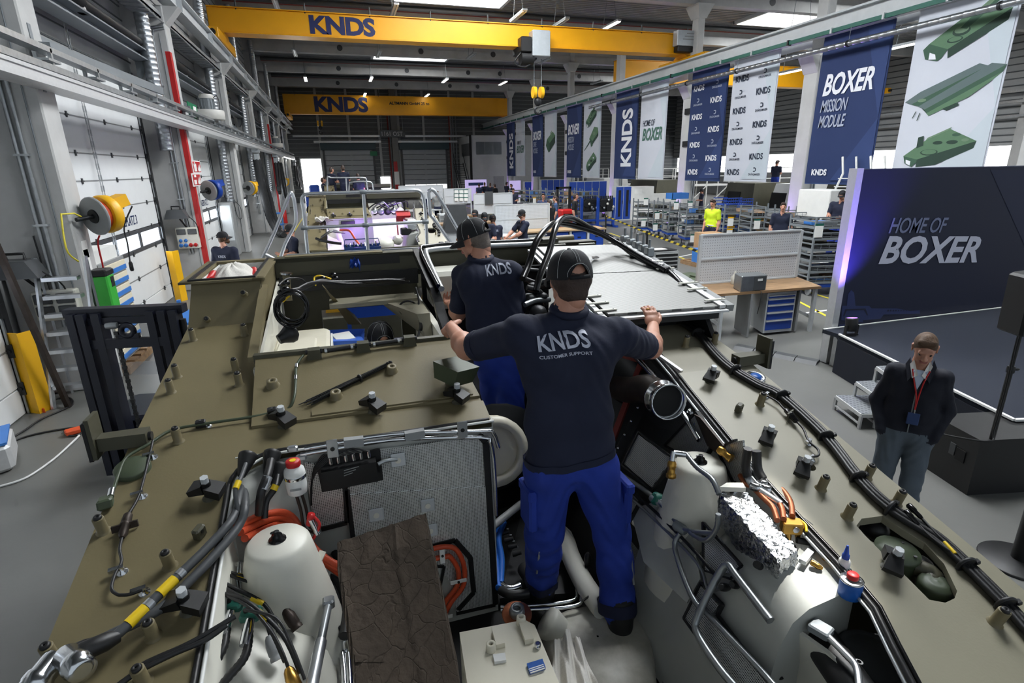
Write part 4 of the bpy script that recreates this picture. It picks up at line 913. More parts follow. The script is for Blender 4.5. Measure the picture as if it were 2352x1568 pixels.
# angled braces and hanging headset on the partition
MB().hexa([(.50,3.5,HC-1.15),(.525,3.5,HC-1.15),(.525,3.9,HC-1.15),(.50,3.9,HC-1.15),(.44,3.6,HC-.92),(.525,3.6,HC-.92),(.525,4.2,HC-.92),(.2,4.2,HC-.92)]).build('corner_brace','olive_pale',V1)
MB().prism([AY(740,655,3.9),AY(800,745,4.4),AY(830,745,4.4),AY(815,725,4.4),AY(775,695,4.2)],(0,.04,0)).build('side_brace','olive',V1)
MB().box((-.12,4.0,HC-.93),(.5,4.2,HC-.90)).build('cross_plate','olive_pale',V1)
pipe('loom',Y3([(955,660,4.0),(962,690,3.9),(960,720,3.8),(965,745,3.6),(960,775,3.5)]),.007,'black')
loop_coil(AY(935,705,3.9),.06,.05,1,.007).build('cable_loop','black',V1);MB().lathe(AY(952,718,3.85),(-.3,-1,.3),[(.035,0),(.035,.02),(.02,.03),(.02,.02)],16).build('headset','black_gloss',V1);MB().ell(AY(967,750,3.55),(.012,.012,.03)).build('inline_switch','black',V1)
for z in(HC-1.05,HC-1.2,HC-1.35):MB().box((.522,3.1,z),(.529,3.2,z+.05)).build('slot','grey_dark',V1)
# crate on the floor behind, view through the rear opening
rk=thing('parts_rack','dark blue plastic rack with oval holes seen through the driver compartment','rack',(.25,7.3,0))
ba,bb=AY(790,672,7.2),AY(940,720,7.2);MB().box((ba.x,7.2,bb.z),(bb.x,7.26,ba.z)).build('front','blue',rk);MB().box((ba.x,7.2,.61),(ba.x+.05,7.5,bb.z)).box((bb.x-.05,7.2,.61),(bb.x,7.5,bb.z)).build('rack_leg','blue',rk)
for a in(822,852,880):c=AY(a,686,7.195);MB().ell(c,(.11,.01,.06)).build('oval_hole','grey_light',rk)
# --- bulkhead facing the camera
YW=2.198
def W(a,b,d=0.):return AY(a,b,YW-d)
def wpoly(pts,d,th,mat,name,par=None):return MB().prism([W(a,b,d) for a,b in pts],(0,-th,0)).build(name,mat,par or V1)
wpoly([(795,1125),(800,1048),(870,1030),(1100,1000),(1118,1005),(1135,1385),(1050,1405),(1030,1330),(985,1265),(820,1280),(812,1240)],.004,.012,'mesh_xz','insulation_panel')
wpoly([(795,1135),(1125,1115),(1135,1385),(1050,1405),(1030,1330),(985,1265),(820,1280),(812,1240)],.016,.006,'mesh_xz','insulation_panel')
wpoly([(700,1060),(790,1070),(795,1200),(735,1215),(715,1160)],.004,.012,'mesh_xz','insulation_panel')
def trimline(pts,d=.02,wd=.02):
    b=MB();q=[W(a,c,d) for a,c in pts]
    for i in range(len(q)-1):b.beam(q[i],q[i+1],wd,.008,up=(0,1,0))
    return b.build('edge_trim','black',V1)
trimline([(1100,998),(1116,1015),(1138,1388)],wd=.03);trimline([(1138,1388),(1048,1408)]);trimline([(797,1125),(812,1245),(822,1285)]);trimline([(790,1068),(797,1200),(738,1215)])
trimline([(990,1255),(1045,1240),(1080,1280),(1088,1360),(1052,1400)],.024,.024);trimline([(1000,1300),(1020,1300),(1010,1350)],.024,.014)
wpoly([(985,1270),(1040,1250),(1070,1290),(1078,1360),(1035,1400),(1010,1330)],.006,.012,'hull_grey','wall_patch')
sqm=MB().cbox((-.032,-.006,-.032),(.032,.003,.032),.004);sqm.cyl((0,.003,0),(0,-.009,0),.013,n=12,mi=1);sqm=sqm.mesh('square_washer',['grey_light','hull_white'])
for a,b in((914,1056),(864,1182),(982,1160),(988,1218),(872,1243)):inst('square_washer',sqm,V1,Matrix.Translation(W(a,b,.026)))
cbx=thing('control_unit','black ribbed control unit with plug connectors bolted to the bulkhead','control unit',W(805,1090,.05));cbx.parent=None
cbx=MB().prism([W(a,b,.03) for a,b in((738,1072),(862,1048),(866,1092),(750,1112))],(0,-.05,0)).build('control_unit','black',V1);bpy.data.objects.remove(bpy.data.objects[[o.name for o in bpy.data.objects if o.name.startswith('control_unit') and o.type=='EMPTY'][0]])
MB().prism([W(a,b,.02) for a,b in((725,1060),(872,1028),(880,1100),(740,1128))],(0,-.008,0)).build('backing_pad','black_rubber',V1)
for i in range(6):
    a=W(760+i*17.5,1066-i*3.2,.055);MB().lathe(a,(0,0,1),[(.008,0),(.009,.012),(.007,.03)],10).build('plug_connector','chrome',cbx)
    a=W(768+i*17,1110-i*3.2,.055);MB().lathe(a,(0,0,-1),[(.007,0),(.008,.012),(.006,.02)],10).build('plug_connector','chrome',cbx)
    pipe('lead',[W(760+i*17.5,1052-i*3,.055),W(745+i*10,1043-i*2,.05),W(722,1075+i*3,.05),W(715,1120+i*8,.045)],.004,'black',4,6)
for k in range(3):c=W(790,1080+k*6,.082);MB().obox(c+Vector((.03-.006*k,0,.003)),(.03-.006*k,0,.004),(0,.0008,0),(0,0,.0016)).build('print_line','grey',cbx)
pipe('ground_strap',[W(868,1066,.05),W(885,1058,.04),W(912,1054,.03)],.009,'galv')
# steel tubes along the top with brackets
pipe('steel_tube',[W(690,1044,.05),W(760,1032,.05),W(900,1010,.05),(.50,YW-.05,HC-1.135),(.545,YW-.06,HC-1.16),(.56,YW-.06,HC-1.3),(.565,YW-.05,HC-1.55)],.009,'chrome',3)
pipe('steel_tube',[W(700,1030,.05),W(760,1020,.05),W(900,997,.05),(.5,YW-.05,HC-1.105),(.56,YW-.05,HC-1.12),(.585,YW-.05,HC-1.2)],.009,'chrome',3)
for a,b in((763,1025),(1062,982)):c=W(a,b,.065);MB().cbox(c-Vector((.022,.003,.05)),c+Vector((.022,.003,.03)),.002).build('tube_bracket','alu',V1);MB().cyl(c-Vector((0,.006,.01)),c-Vector((0,.001,.01)),.009).build('bracket_hole','black',V1)
for a,b in((672,1030),(692,1050)):c=W(a,b,.05);MB().cbox(c-Vector((.02,.012,.012)),c+Vector((.02,.012,.012)),.005).build('elbow','alu',V1)
for a in(790,930):MB().beam(W(a,1017-.11*(a-790),.06),W(a+45,1012-.13*(a-790),.06),.035,.03,up=(0,1,0)).build('tube_clamp','grey',V1)
# reservoir with red cap
rs=AY(683,1128,2.02);rs.z-=.0
t=MB().lathe(rs,(0,0,1),[(.03,-.005),(.037,0),(.039,.03),(.039,.085),(.036,.098),(.024,.108),(.024,.115)],20).build('reservoir','white',V1)
MB().lathe(rs+Vector((0,0,.062)),(0,0,1),[(.04,0),(.0405,.002),(.0405,.012),(.04,.014)],20).build('hose_band','chrome',t);MB().lathe(rs+Vector((0,0,.112)),(0,0,1),[(.026,0),(.027,.003),(.027,.018),(.025,.022),(.0,.022)],20).build('screw_cap','red',t)
MB().cyl(rs+Vector((0,0,.134)),rs+Vector((0,0,.136)),.012).build('cap_mark','tape_yellow',t);MB().obox(rs+Vector((0,-.040,.03)),(.02,0,0),(0,.001,0),(0,0,.004)).build('print','grey',t)
for d in(-.008,.012):pipe('steel_tube',[rs+Vector((d,0,0)),rs+Vector((d+.01,.0,-.08)),rs+Vector((d+.015,-.01,-.16)),rs+Vector((d+.05,.0,-.2))],.006,'rust')
rv=AY(713,1190,1.95);t=MB().lathe(rv,(.3,-.2,1),[(.012,-.03),(.012,0),(.014,.003),(.014,.02),(.0,.022)],12).build('valve_cap','red',V1);MB().lathe(rv,(.3,-.2,-1),[(.012,0),(.013,.02),(.01,.05),(.012,.055),(.012,.07)],6).build('valve_body','chrome',V1);pipe('cap_strap',[rv+Vector((.01,0,.01)),rv+Vector((.03,-.01,-.03)),rv+Vector((.0,-.02,-.08))],.006,'red')
# orange high-voltage lines
for k,(o1,o2) in enumerate(((0,0),(10,14),(-8,-12))):
    pipe('orange_line',[AY(552+o1,1222+o2,1.86),AY(572+o1,1212+o2,1.92),AY(610+o1,1195+o2,2.0),AY(645,1188+o2,2.06),AY(680+o1,1200+o2,2.08),AY(705+o1,1235+o2,2.06),AY(735+o1,1275+o2,2.0),AY(775+o1,1305+o2,1.95),AY(830,1330+o2,1.9)],.014,'hose_orange',5,10)
for o in(0,14):
    pipe('orange_line',[W(985,1262+o*1.6,.05),W(1020,1255+o*1.7,.05),W(1048-o,1262+o*1.2,.05),W(1066-o,1300+o*.6,.05),W(1064-o,1345,.05),W(1035-o,1385,.05),W(1020-o*.6,1425,.05),W(1022-o*.5,1500,.06)],.012,'hose_orange',5,10)
for a,b,s in((1016,1275,0),(1053,1335,1),(1021,1418,1)):
    c=W(a,b,.065);MB().cbox(c-Vector((.04 if s else.012,.003,.01 if s else.045)),c+Vector((.04 if s else.012,.003,.01 if s else.03)),.002).build('line_bracket','white',V1);MB().cyl(c-Vector((0,.008,0)),c,.006).build('screw','black',V1)
# corner with black plugs, upper left of the bay
for a,b,d in((565,1060,2.1),(622,1055,2.14),(640,1085,2.1)):
    c=AY(a,b,d);t=MB().lathe(c,(.15,.5,.35),[(.014,-.06),(.022,-.03),(.03,0),(.034,.02),(.034,.03),(.028,.035)],16).build('round_plug','black',V1)
pipe('loom',[AY(622,1058,2.1),AY(615,1090,2.0),AY(600,1130,1.95),AY(595,1180,1.95)],.016,'black_rubber');pipe('loom',[AY(638,1090,2.08),AY(632,1120,2.02),AY(612,1150,1.98),AY(608,1190,1.95)],.012,'black_rubber')
pipe('loom',[AY(565,1065,2.05),AY(552,1100,1.95),AY(540,1125,1.9),AY(548,1180,1.85)],.008,'grey_dark');band(AY(548,1105,1.93),AY(540,1125,1.9),.011,.03,'tape_yellow','marker_sleeve');band(AY(615,1095,1.99),AY(605,1120,1.96),.0175,.05,'alu','heat_shrink');band(AY(634,1113,2.02),AY(628,1125,2.01),.0135,.02,'tape_yellow','marker_sleeve')
MB().hexa([(RL+.01,1.9,HC-1.5),(RL+.02,1.9,HC-1.5),(RL+.25,2.19,HC-1.5),(RL+.02,2.19,HC-1.5),(RL+.01,1.9,HC-1.18),(RL+.02,1.9,HC-1.18),(RL+.25,2.19,HC-1.12),(RL+.02,2.19,HC-1.12)]).build('corner_recess','hull_grey',V1)
# --- left bay: lines, plugs, strut
for a in(0,1):
    pipe('brake_line',Z3([(548+a*6,1290,1.32),(544+a*8,1330,1.36),(548+a*7,1355,1.40)]),.005,'chrome',2);pipe('brake_line',Z3([(575,1265,1.30),(582,1300,1.34),(578,1352,1.40)]),.005,'black',2) if a else None
    pipe('steel_tube',Z3([(575+a*20,1372+a*12,1.42),(640+a*8,1330+a*20,1.40),(697,1298+a*14,1.38),(705+a*6,1270,1.34)]),.008,'chrome',3)
fp=AZ(562,1345,HC-1.41);MB().prism([fp+Vector((-.05,-.02,0)),fp+Vector((.05,-.045,0)),fp+Vector((.06,0,0)),fp+Vector((-.04,.03,0))],(0,0,.008)).build('fitting_plate','hull_white',V1)
for d in(-.022,.032):MB().cyl(fp+Vector((d,-.01,.008)),fp+Vector((d,-.01,.035)),.011,n=6).build('fitting_nut','chrome',V1)
for i,(a,b) in enumerate((((500,1300),(655,1400)),((505,1312),(665,1415)),((495,1330),(640,1450)),((510,1345),(625,1480)),((520,1355),(690,1545)),((515,1365),(670,1555)),((500,1360),(655,1520)),((560,1400),(700,1560)))):
    p0,p3=AZ(*a,HC-1.32),AZ(*b,HC-1.44);m1=p0.lerp(p3,.35)+Vector((.01*i-.03,.0,.045));m2=p0.lerp(p3,.7)+Vector((.02,.01,.03))
    pipe('signal_cable',[p0,m1,m2,p3],.0055 if i%2 else.0075,'black',5,6)
    if i in(0,1,2,4):band(m1.lerp(m2,.2*(i+1)%.8),m2,.0095,.045,'tape_yellow','marker_sleeve')
    if i in(1,3,5):MB().lathe(p3-Vector((0,.0,.0)),p3-m2,[(.010,-.03),(.016,-.02),(.02,0),(.02,.03),(.017,.035),(.02,.04),(.02,.05)],12).build('round_plug',['black','rust','black','grey','grey','brass'][i],V1)
for a,b in((536,1388),(576,1410)):
    c=AZ(a,b,HC-1.36);t=MB().obox(c,(.03,-.006,0),(.006,.022,.006),(0,-.004,.014),0,.006).build('twin_socket','teal',V1)
    for d in(-.012,.012):MB().cyl(c+Vector((d,.002,.014)),c+Vector((d,.0,.019)),.009,n=10).build('socket_hole','black',t)
for pts in([(527,1420),(520,1450),(512,1490),(480,1545),(450,1590)],[(572,1440),(570,1480),(558,1515),(520,1560),(490,1600)],[(480,1310),(500,1360),(505,1420),(490,1500),(470,1570)],[(470,1330),(488,1380),(490,1450),(480,1520),(462,1580)]):
    b=MB();ribbed(b,[AZ(x,y,HC-1.36-.0004*(y-1400)) for x,y in pts],.013,8);b.build('spiral_hose','black_rubber',V1)
for a,b in((526,1418),(571,1438)):c=AZ(a,b,HC-1.365);MB().lathe(c,(-.05,-.3,-.1),[(.014,-.02),(.016,0),(.016,.03),(.014,.06)],10).build('hose_ferrule','chrome',V1)
sp0,sp1=AZ(755,1385,HC-1.46),AZ(715,1580,HC-1.44);d=sp1-sp0
MB().cyl(sp0,sp0+d*.55,.014,n=14).build('gas_strut','steel',V1);MB().cyl(sp0+d*.5,sp1,.019,n=14).build('strut_barrel','alu',V1);MB().cbox(sp0-Vector((.02,.02,.015)),sp0+Vector((.02,.02,.02)),.006).build('strut_head','steel',V1)
MB().beam(AZ(742,1265,HC-1.35),AZ(717,1318,HC-1.4),.028,.004).build('tie_bracket','offwhite',V1)
for pts in([(700,1300),(740,1320),(780,1345),(795,1400),(790,1460)],[(745,1220),(770,1255),(800,1290),(815,1320)],[(735,1225),(765,1262),(790,1300),(805,1330)],[(720,1330),(760,1350),(775,1390),(770,1450)]):pipe('engine_hose',Z3([(x,y,1.62) for x,y in pts]),.02,'black_rubber')
for a in(0,1):pipe('steel_tube',Z3([(785+a*14,1500,1.7),(790+a*12,1540,1.72),(792+a*12,1590,1.74)]),.012,'chrome',2);MB().lathe(AZ(780+a*14,1490,HC-1.7),(0,.2,1),[(.016,-.02),(.018,0),(.018,.02),(.014,.04)],6).build('union_nut','chrome',V1)
# --- foam block leaning on the bay (loose)
fo=thing('foam_block','worn dark brown slab of foam propped in the engine bay','foam block',(.05,1.4,HC-1.6))
a,b,c2_,d2=AY(775,1308,1.62),AY(985,1235,1.66),AY(1060,1590,1.34),AY(818,1600,1.30);th=Vector((.005,.075,.05))
fb=MB()
def fo_fn(s,t):return(a.lerp(b,s)).lerp(d2.lerp(c2_,s),t)+Vector((0,0,.004*math.sin(s*23+t*31)+.003*math.sin(s*51)*math.sin(t*40)))-(Vector((0,.01,.0)) if.62<s<.66 else Vector((0,0,0)))
fb.grid(fo_fn,30,30);ed=[fo_fn(i/30,0) for i in range(31)];fb.add(ed+[p+th for p in ed],[(i,i+1,i+32,i+31) for i in range(30)]);ed=[fo_fn(1,i/30) for i in range(31)];fb.add(ed+[p+th for p in ed],[(i,i+1,i+32,i+31) for i in range(30)]);ed=[fo_fn(0,i/30) for i in range(31)];fb.add(ed+[p+th for p in ed],[(i,i+31,i+32,i+1) for i in range(30)]);fb.add([a+th,b+th,c2_+th,d2+th],[(0,3,2,1)])
fb.build('slab','foam_brown',fo,fixn=False)
# --- cream gearbox, cloth, tank, sump in the middle
gz=HC-1.72;g=[AZ(x,y,gz) for x,y in((1055,1447),(1205,1418),(1228,1430),(1300,1600),(1080,1610))]
gb=MB().prism([p-Vector((0,0,.4)) for p in g],(0,0,.39)).build('gearbox','cream',V1)
def onz(pts,z0,th,mat,name,par):return MB().prism([AZ(x,y,z0) for x,y in pts],(0,0,th)).build(name,mat,par)
onz([(1130,1452),(1152,1447),(1160,1485),(1140,1490)],gz-.01,.02,'cream','raised_pad',gb);onz([(1192,1440),(1212,1436),(1226,1476),(1206,1480)],gz-.01,.022,'cream','raised_pad',gb)
for x,y in((1128,1492),(1197,1430)):c=AZ(x,y,gz-.01);MB().lathe(c,(0,0,1),[(.02,0),(.018,.03),(.009,.031),(.008,.015)],14).build('filler_boss','cream',gb)
c=AZ(1235,1487,gz-.01);MB().lathe(c,(0,0,1),[(.012,0),(.012,.02),(.008,.022)],12).build('drain_plug','chrome',gb)
onz([(1132,1508),(1160,1504),(1163,1521),(1136,1525)],gz-.01,.0125,'paper','sticker',gb);onz([(1210,1529),(1246,1518),(1253,1537),(1217,1549)],gz-.01,.0125,'blue_part','type_plate',gb)
for k in range(3):onz([(1214+k*2,1539+k*4-2),(1248+k*1.5,1528+k*4-2),(1248.6+k*1.5,1530+k*4-2),(1214.6+k*2,1541+k*4-2)],gz,.0035,'paper','plate_line',gb)
c=AZ(1187,1412,HC-1.80);MB().lathe(c,(0,-.2,1),[(.062,0),(.064,.006),(.06,.01),(.03,.01)],24).build('gasket_ring','copper',V1);MB().lathe(c,(0,-.2,1),[(.03,0),(.034,.02),(.03,.045),(.016,.05),(.016,.03)],16).build('coupling','steel',V1)
tk=MB();tp=[AZ(x,y,HC-2.04) for x,y in((1240,1420),(1300,1392),(1400,1372),(1465,1395),(1500,1450),(1512,1568),(1400,1620),(1290,1560),(1255,1480))]
cc=sum(tp,Vector())/len(tp)
P=[]
for k,(sc,dz) in enumerate(((1.02,-.16),(1.0,-.05),(.94,-.012),(.84,0),(.4,.012),(.02,.015))):
    for q in tp:P.append(cc+(q-cc)*sc+Vector((0,0,dz)))
n9=len(tp);tk.add(P,[(k*n9+i,k*n9+(i+1)%n9,(k+1)*n9+(i+1)%n9,(k+1)*n9+i) for k in range(5) for i in range(n9)],0,True)
M('tank_white',(206,204,192),.4,0,0,col2=(150,144,128),scale=5);tk.build('white_tank','tank_white',V1)
MB().lathe(AZ(1262,1432,HC-2.02),(-.6,.3,.5),[(.06,-.06),(.075,0),(.07,.02),(.0,.025)],20).build('tank_end','hull_white',V1)
cl=thing('cleaning_cloth','crumpled whitish cloth lying beside the cream gearbox','cloth',AZ(1310,1530,HC-1.95))
cp=[(1265,1490),(1330,1440),(1360,1500),(1395,1600),(1300,1620)]
def cfn(s,t):
    top=AZ(1270+70*s,1462+26*abs(s-.5)*2-6,HC-1.88);bot=AZ(1268+120*s,1612,HC-1.86)
    p=top.lerp(bot,t);return p+Vector((.0,.0,.02*math.sin(s*17+t*3)+.008*math.sin(s*37-t*5)+.02*math.sin(PI*s)))
M('cloth_white',(214,210,202),.9,0,.06,8,.4,90);cq=MB();cq.grid(cfn,40,16);cq.grid(lambda s,t:cfn(s,t)-Vector((0,0,.012)),40,16);cq.build('fabric','cloth_white',cl,fixn=False)
# sump frame and hoses on the bay floor
zf=HC-2.1;sf=onz([(1148,1392),(1330,1378),(1255,1200),(1195,1205)],zf-.04,.05,'darkmetal','sump_plate',V1)
pipe('frame_tube',Z3([(1150,1393,2.02),(1200,1392,2.02),(1300,1382,2.02),(1325,1365,2.02),(1310,1310,2.02),(1285,1260,2.02)]),.009,'chrome',4);pipe('frame_tube',Z3([(1150,1402,2.0),(1210,1400,2.0),(1315,1392,2.0),(1335,1370,2.0),(1312,1300,2.0),(1290,1255,2.0)]),.009,'chrome',4)
for pts in([(1140,1210),(1132,1240),(1140,1290),(1145,1350)],[(1158,1200),(1145,1235),(1152,1280),(1150,1340)]):pipe('coolant_hose',Z3([(x,y,1.98) for x,y in pts]),.017,'blue_part')
for i in range(4):c=AZ(1150+i*9,1225+i*16,HC-2.0);MB().lathe(c,(1,-.2,.2),[(.014,0),(.015,.02),(.012,.03),(.012,.05)],10).build('hose_fitting','darkmetal',V1);MB().obox(AZ(1166+i*7,1214+i*14,zf+.012),(.006,-.002,0),(.002,.005,0),(0,0,.001)).build('paint_mark','grey_light',V1)
pipe('elbow_tube',Z3([(1150,1335,2.0),(1158,1348,1.98),(1175,1352,1.98),(1195,1345,1.98)]),.02,'chrome');pipe('engine_hose',Z3([(1150,1355,1.98),(1175,1366,1.97),(1215,1362,1.97)]),.022,'black_rubber')
MB().cyl(AZ(1130,1210,HC-1.9),AZ(1205,1150,HC-1.9),.022).build('drive_link','grey',V1)
wt=MB();wt.tube(Z3([(1290,1215,2.0),(1310,1275,2.0),(1345,1345,1.98),(1385,1400,1.98)]),[.03,.05,.055,.05],14,smooth=3);wt.build('white_tube','hull_white',V1)
pipe('lead',Z3([(1350,1270,1.95),(1345,1310,1.95),(1362,1340,1.95),(1355,1365,1.95),(1338,1380,1.95)]),.005,'black');MB().ell(AZ(1350,1285,HC-1.92),(.02,.02,.045)).build('sensor','black',V1)
MB().hexa([AZ(x,y,HC-2.13) for x,y in((1440,1230),(1560,1380),(1640,1600),(1530,1600))]+[AZ(x,y,HC-2.12) for x,y in((1440,1230),(1560,1380),(1640,1600),(1530,1600))]).build('floor_mat','mesh_xy',V1)
# engine lumps in the dark part of the bay
def lump(c,r,mat,name):MB().ell(c,r,14,8).build(name,mat,V1)
eng=MB();eng.cbox((.75,3.35,HC-2.1),(1.5,4.2,HC-1.45),.05);eng.cbox((.85,3.0,HC-2.1),(1.35,3.4,HC-1.6),.05)
for i in range(6):eng.cyl((.9+i*.1,3.3,HC-1.45),(.9+i*.1,3.3,HC-1.35),.04)
for a in range(10):eng.cyl((.7+.3*math.cos(a*.628),2.98,HC-1.75+.28*math.sin(a*.628)),(.7+.3*math.cos(a*.628),2.94,HC-1.75+.28*math.sin(a*.628)),.016)
eng.lathe((.78,3.0,HC-1.75),(0,-1,0),[(.38,0),(.36,.02),(.2,.03),(.18,.08)],24);eng.build('engine_block','darkmetal',V1)
MB().lathe((.74,2.9,HC-1.62),(0,-1,.3),[(.2,0),(.21,.03),(.21,.1),(.15,.12),(.15,.06)],24).build('flywheel_cover','cream',V1)
for i,pts in enumerate(([(1205,640,3.6),(1235,650,3.5),(1265,640,3.5)],[(1205,700,3.3),(1230,690,3.35),(1262,688,3.4)],[(1210,660,3.4),(1240,670,3.4),(1255,700,3.4)],[(1215,620,3.8),(1250,625,3.8),(1270,640,3.7)])):pipe('engine_line',Y3(pts),.018,['darkmetal','steel','black','darkmetal'][i])
for a,b,y,r in((1225,660,3.5,.05),(1245,680,3.4,.04),(1215,685,3.4,.05),(1255,655,3.6,.045),(1235,715,3.3,.06)):lump(AY(a,b,y),(r,r,r*.7),'darkmetal','engine_part')
wb=MB();A1,B1=AY(985,622,4.0),AY(1068,700,4.0);wb.cbox((A1.x,3.9,B1.z),(B1.x+.12,4.2,A1.z),.03);wb.build('header_tank','offwhite',V1)
pipe('gutter_rail',[(.58,3.4,HC-.72),(.60,4.1,HC-.60),(.66,4.22,HC-.585),(.9,4.26,HC-.585),(1.5,4.26,HC-.59)],.02,'galv',4);pipe('gutter_rail',[(.56,3.4,HC-.70),(.57,4.16,HC-.575),(.66,4.3,HC-.565),(.9,4.33,HC-.565),(1.6,4.33,HC-.57)],.014,'black_gloss',4)
for x in(.75,.80,1.12,1.17):MB().cbox((x,4.36,HC-.6),(x+.035,4.42,HC-.55),.004).build('beam_lug','black',V1)
MB().box((.62,4.34,HC-.6),(1.75,4.44,HC-.57)).build('beam_channel','olive_dark',V1);MB().tube([(1.55,4.5,HC-.60),(1.95,4.5,HC-.59)],.03,10).build('rear_roll','olive',V1)
# --- radiator pack at the back right
pattern('fins',(150,150,146),(92,92,90),'stripes','yx',520,.2,.45,.3)
RA,RBc,RCc,RD=Vector((1.41,2.72,HC-.80)),Vector((2.10,2.66,HC-.80)),Vector((2.18,4.05,HC-.60)),Vector((1.50,4.18,HC-.60))
rd=MB().hexa([p-Vector((0,0,.07)) for p in(RA,RBc,RCc,RD)]+[p-Vector((0,0,.012)) for p in(RA,RBc,RCc,RD)]).build('radiator_frame','black',V1)
for s0,s1 in((.01,.495),(.505,.99)):
    q=[RA.lerp(RD,s0),RBc.lerp(RCc,s0),RBc.lerp(RCc,s1),RA.lerp(RD,s1)];MB().hexa([p-Vector((0,0,.014)) for p in q]+[p for p in q]).build('radiator_core','fins',rd)
MB().beam(RA-Vector((.02,.02,.02)),RBc-Vector((-.04,.02,.02)),.035,.012).build('front_rail','alu_matt',rd);MB().beam(RA-Vector((.03,.0,.02)),RD-Vector((.03,0,.02)),.03,.02).build('side_rail','alu_matt',rd);MB().beam(RA-Vector((.07,.0,.03)),RD-Vector((.07,0,.03)),.02,.02).build('side_rail','galv',rd);MB().beam(RBc+Vector((.02,.0,.0)),RCc+Vector((.02,0,0)),.04,.02).build('side_rail','alu_matt',rd);MB().beam(RBc+Vector((.09,.02,-.02)),RCc+Vector((.07,0,-.02)),.05,.04).build('outer_rail','grey',rd)
for i,(a,s) in enumerate(((0,.04),(0,.12),(0,.2),(0,.6),(1,.06),(1,.2),(1,.28),(1,.5),(1,.62),(2,.25),(2,.6),(2,.95))):
    c=(RA.lerp(RD,s)+Vector((.0,0,.006)) if a==0 else RBc.lerp(RCc,s)+Vector((.02,0,.012)) if a==1 else RD.lerp(RCc,s)+Vector((0,.02,.006)))
    t=MB().cbox(c-Vector((.07,.012,.004)),c+Vector((.07,.012,.004)),.002).build('radiator_clip','offwhite',rd);MB().cyl(c+Vector((.05,0,.004)),c+Vector((.05,0,.0055)),.004).build('clip_hole','black',t)
wr=thing('open_spanner','steel open-ended spanner lying on the radiator behind the front worker','spanner',(1.72,3.45,HC-.69))
w0,w1=AZ(1352,610,HC-.705),AZ(1366,600,HC-.69);nrm_=Vector((0,-.14,1)).normalized()
def onrad(x,y):
    r=ray(x,y);m=.2/1.4;s=(-.80-m*2.69)/(r[2]-m*r[1]);q=r*s;return Vector((q[0],q[1],q[2]+HC+.012))
MB().beam(onrad(1345,618),onrad(1362,599),.02,.007).build('shank','chrome',wr);k=onrad(1366,596);MB().prism([k+Vector(v) for v in((-.03,-.02,0),(-.012,.03,0),(.03,.03,0),(.035,.012,0),(.0,.004,0),(.03,-.015,0),(.02,-.03,0),(-.01,-.035,0))],(0,0,.008)).build('jaw','chrome',wr)
for pts in([(1200,640,3.2),(1215,605,3.3),(1232,554,3.4),(1262,518,3.55),(1285,513,3.7),(1328,521,3.8),(1376,536,3.85),(1415,556,3.8),(1470,590,3.55),(1530,622,3.3)],
            [(1232,668,3.1),(1240,633,3.15),(1262,576,3.3),(1276,522,3.45),(1294,501,3.6),(1319,503,3.75),(1359,525,3.85),(1413,552,3.85),(1455,584,3.7),(1502,605,3.45),(1535,624,3.3),(1563,652,3.1),(1580,680,2.95)]):
    pipe('coolant_pipe',Y3(pts),.021,'black_gloss',5,12,rd)
for a,b,y,m,r in((1413,554,3.83,'black',.03),(1456,585,3.68,'black',.03),(1502,605,3.45,'chrome',.025),(1518,613,3.38,'chrome',.03),(1530,621,3.32,'black',.032)):
    MB().lathe(AY(a,b,y),(.35,-.9,-.15),[(r*.8,-.02),(r,-.015),(r,.015),(r*.8,.02)],14).build('pipe_clamp',m,rd)
# --- valve manifold behind the radiator
vm=MB();
for i in range(5):c=AY(1435+i*14,552+i*7,4.1-.1*i);vm.cbox(c-Vector((.03,.03,.03)),c+Vector((.03,.03,.04)),.006);vm.cyl(c,c+Vector((0,0,.10+.03*(i%2))),.01)
vm.build('valve_manifold','steel',V1)
# black sheet standing in for the shade under the radiator, and side plates
MB().box((1.62,2.9,HC-1.05),(2.08,2.95,HC-.86)).build('gap_shade','shadowblack',V1);MB().prism([(2.04,2.95,HC-.99),(2.04,2.62,HC-.98),(2.04,2.72,HC-.86),(2.04,4.2,HC-.66),(2.04,4.2,HC-.9)],(.03,0,0)).build('grille_cheek','black',V1)
MB().beam((1.45,2.75,HC-.86),(1.62,2.3,HC-1.02),.02,.015).build('stay','alu',V1)
# --- right side of the bay
_e=AY(1528,918,2.14);exh=[_e+Vector((.05,.42,-.12)),_e+Vector((.03,.22,-.03)),_e];b=MB();d=(exh[2]-exh[1]).normalized()
MB().tube([exh[0]+Vector((.0,.3,-.1)),exh[0],exh[1],exh[2]-d*.05],.075,18,smooth=3).build('exhaust_pipe','rust',V1)
MB().lathe(exh[2]-d*.07,d,[(.078,0),(.086,.015),(.09,.02),(.09,.035),(.078,.05),(.08,.09),(.09,.1),(.09,.115),(.082,.115),(.074,.06)],28).build('exhaust_flange','chrome',V1);MB().cyl(exh[2]-d*.0,exh[2]+d*.004,.076,n=24).build('pipe_mouth','shadowblack',V1)
rf_=[AY(1425,1015,2.5),AY(1412,1005,2.5),AY(1468,830,2.75),AY(1492,812,2.75),AY(1478,850,2.7)]
fr2=MB();c4=[AY(1408,1008,2.45),AY(1475,828,2.7),AY(1380,800,3.0),AY(1330,960,2.9)]
for i in range(4):fr2.beam(c4[i],c4[(i+1)%4],.03,.03)
fr2.build('flap_frame','primer_red',V1);MB().add(c4+[p+Vector((.02,.02,-.02)) for p in c4],[(0,1,2,3),(7,6,5,4)]).build('flap_panel','black_gloss',V1,fixn=False)
MB().beam(AY(1395,1090,2.3),AY(1515,850,2.6),.012,.05,up=(1,0,0)).build('flap_rail','black',V1)
